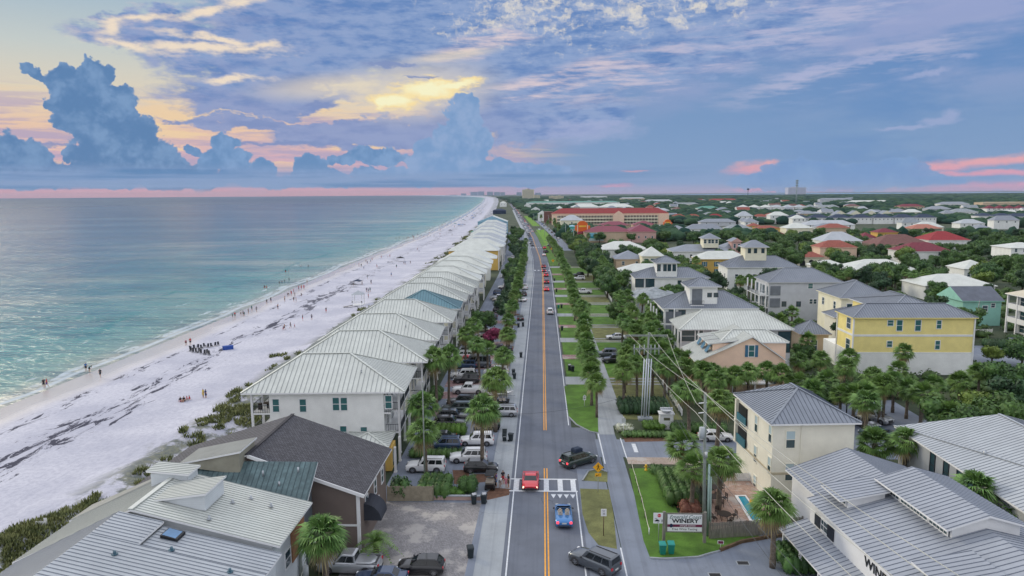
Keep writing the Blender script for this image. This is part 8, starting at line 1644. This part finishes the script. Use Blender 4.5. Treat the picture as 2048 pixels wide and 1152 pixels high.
for x in (-1.5, 1.5):
    for y in (-1.5, 1.5): b = MB(); b.box(x - .1, y - .1, 0, x + .1, y + .1, 3.4); b.build('post', WHITE, t_)
b = MB(); b.box(-1.6, -1.6, .9, 1.6, -1.5, 1.5); b.box(-1.6, -1.6, 0, 1.6, 1.6, .25); b.build('railing', WHITE, t_); b = MB(); b.hexa([(-4.5, -1.2, -.5), (-1.6, -1.2, 0), (-1.6, -.2, 0), (-4.5, -.2, -.5), (-4.5, -1.2, -.4), (-1.6, -1.2, .15), (-1.6, -.2, .15), (-4.5, -.2, -.4)]); b.build('steps', WOOD, t_)
def tent(lab, px, py, s, m, world=None):
    q = Vector(world) if world else G(px, py); t_ = thing('beach_tent', lab, 'tent', q, random.uniform(-.5, .5)); b = MB(); P = [(-1.6 * s, -1.2 * s, 1.4 * s), (1.6 * s, -1.2 * s, 1.4 * s), (1.6 * s, 1.2 * s, 1.4 * s), (-1.6 * s, 1.2 * s, 1.4 * s)]
    for k in range(4): b.face([P[k], P[(k + 1) % 4], (0, 0, 2.1 * s)])
    b.build('canopy', m, t_)
    for x, y, z in P: b = MB(); b.bar((x, y, 0), (x * .98, y * .98, z), .06, .06); b.build('pole', AL, t_)
    return t_
tent('dark beach tent beside the seaweed, nearer of two', 715, 569, 1.0, NAV); tent('dark domed beach tent farther up, near walkers', 801, 523, 1.3, BLACK); tent('low dark tent next to the nearer dark tent', 707, 574, .7, BLACK)
for i in range(46): Y = 640 * (2400 / 640) ** random.random(); t_ = tent('small beach tent in the far crowd', 0, 0, random.uniform(.7, 1.2), random.choice((NAV, CLOTH['blue'], CLOTH['dark'], CLOTH['grey'], CLOTH['teal'])), (shorex(Y) + random.uniform(12, 30), Y, 0)); t_['group'] = 'beach tents in the far crowd'; PZONE.setdefault('small beach tent in the far crowd', []).append((t_, t_.location.copy(), None))
# ---------------------------------------------------------------- stand the prototypes in place and write the labels that count along a row
settle()
def near_thing(p):
    return None
for base, L in PZONE.items():
    if not isinstance(base, str): continue
    if len(L) > 1:
        lr = any(k in base for k in ('thicket', 'garden', 'houses right', 'low roofs', 'neighbours', 'low white', 'far house'))
        L.sort(key=lambda a: (PIX(a[1]) or (0, 0))[0] if lr else a[1].y)
    for i, (o, p, pr) in enumerate(L): o['label'] = base if len(L) == 1 else f'{base}, {ordn(i + 1)} ' + ('from left' if lr else 'from the camera')
for g_, what in (('cars parked far along the strip', 'from the camera'), ('cars in the far traffic queue', 'from the camera'), ('cars driving away far up the road', 'from the camera'), ('cars on the frontage lane', 'from the camera'), ('pedestrians by the far shops', 'from the camera')):
    L = sorted([o for o in SC.objects if o.parent is None and o.get('group') == g_], key=lambda o: o.location.y)
    for i, o in enumerate(L): o['label'] = f'{o["label"]}, {ordn(i + 1)} {what}'
for o in SC.objects:
    if o.parent is None and 'group' not in o and 'label' in o and not o['label']: o['label'] = 'thing'
    if o.parent is not None:
        for k in ('label', 'category', 'group'):
            if k in o: del o[k]
    elif o.name.split('.')[0] in CARS: o['category'] = {'suv': 'suv', 'off_roader': 'suv', 'pickup': 'pickup', 'van': 'van', 'minivan': 'minivan'}.get(o.name.split('.')[0], 'car')
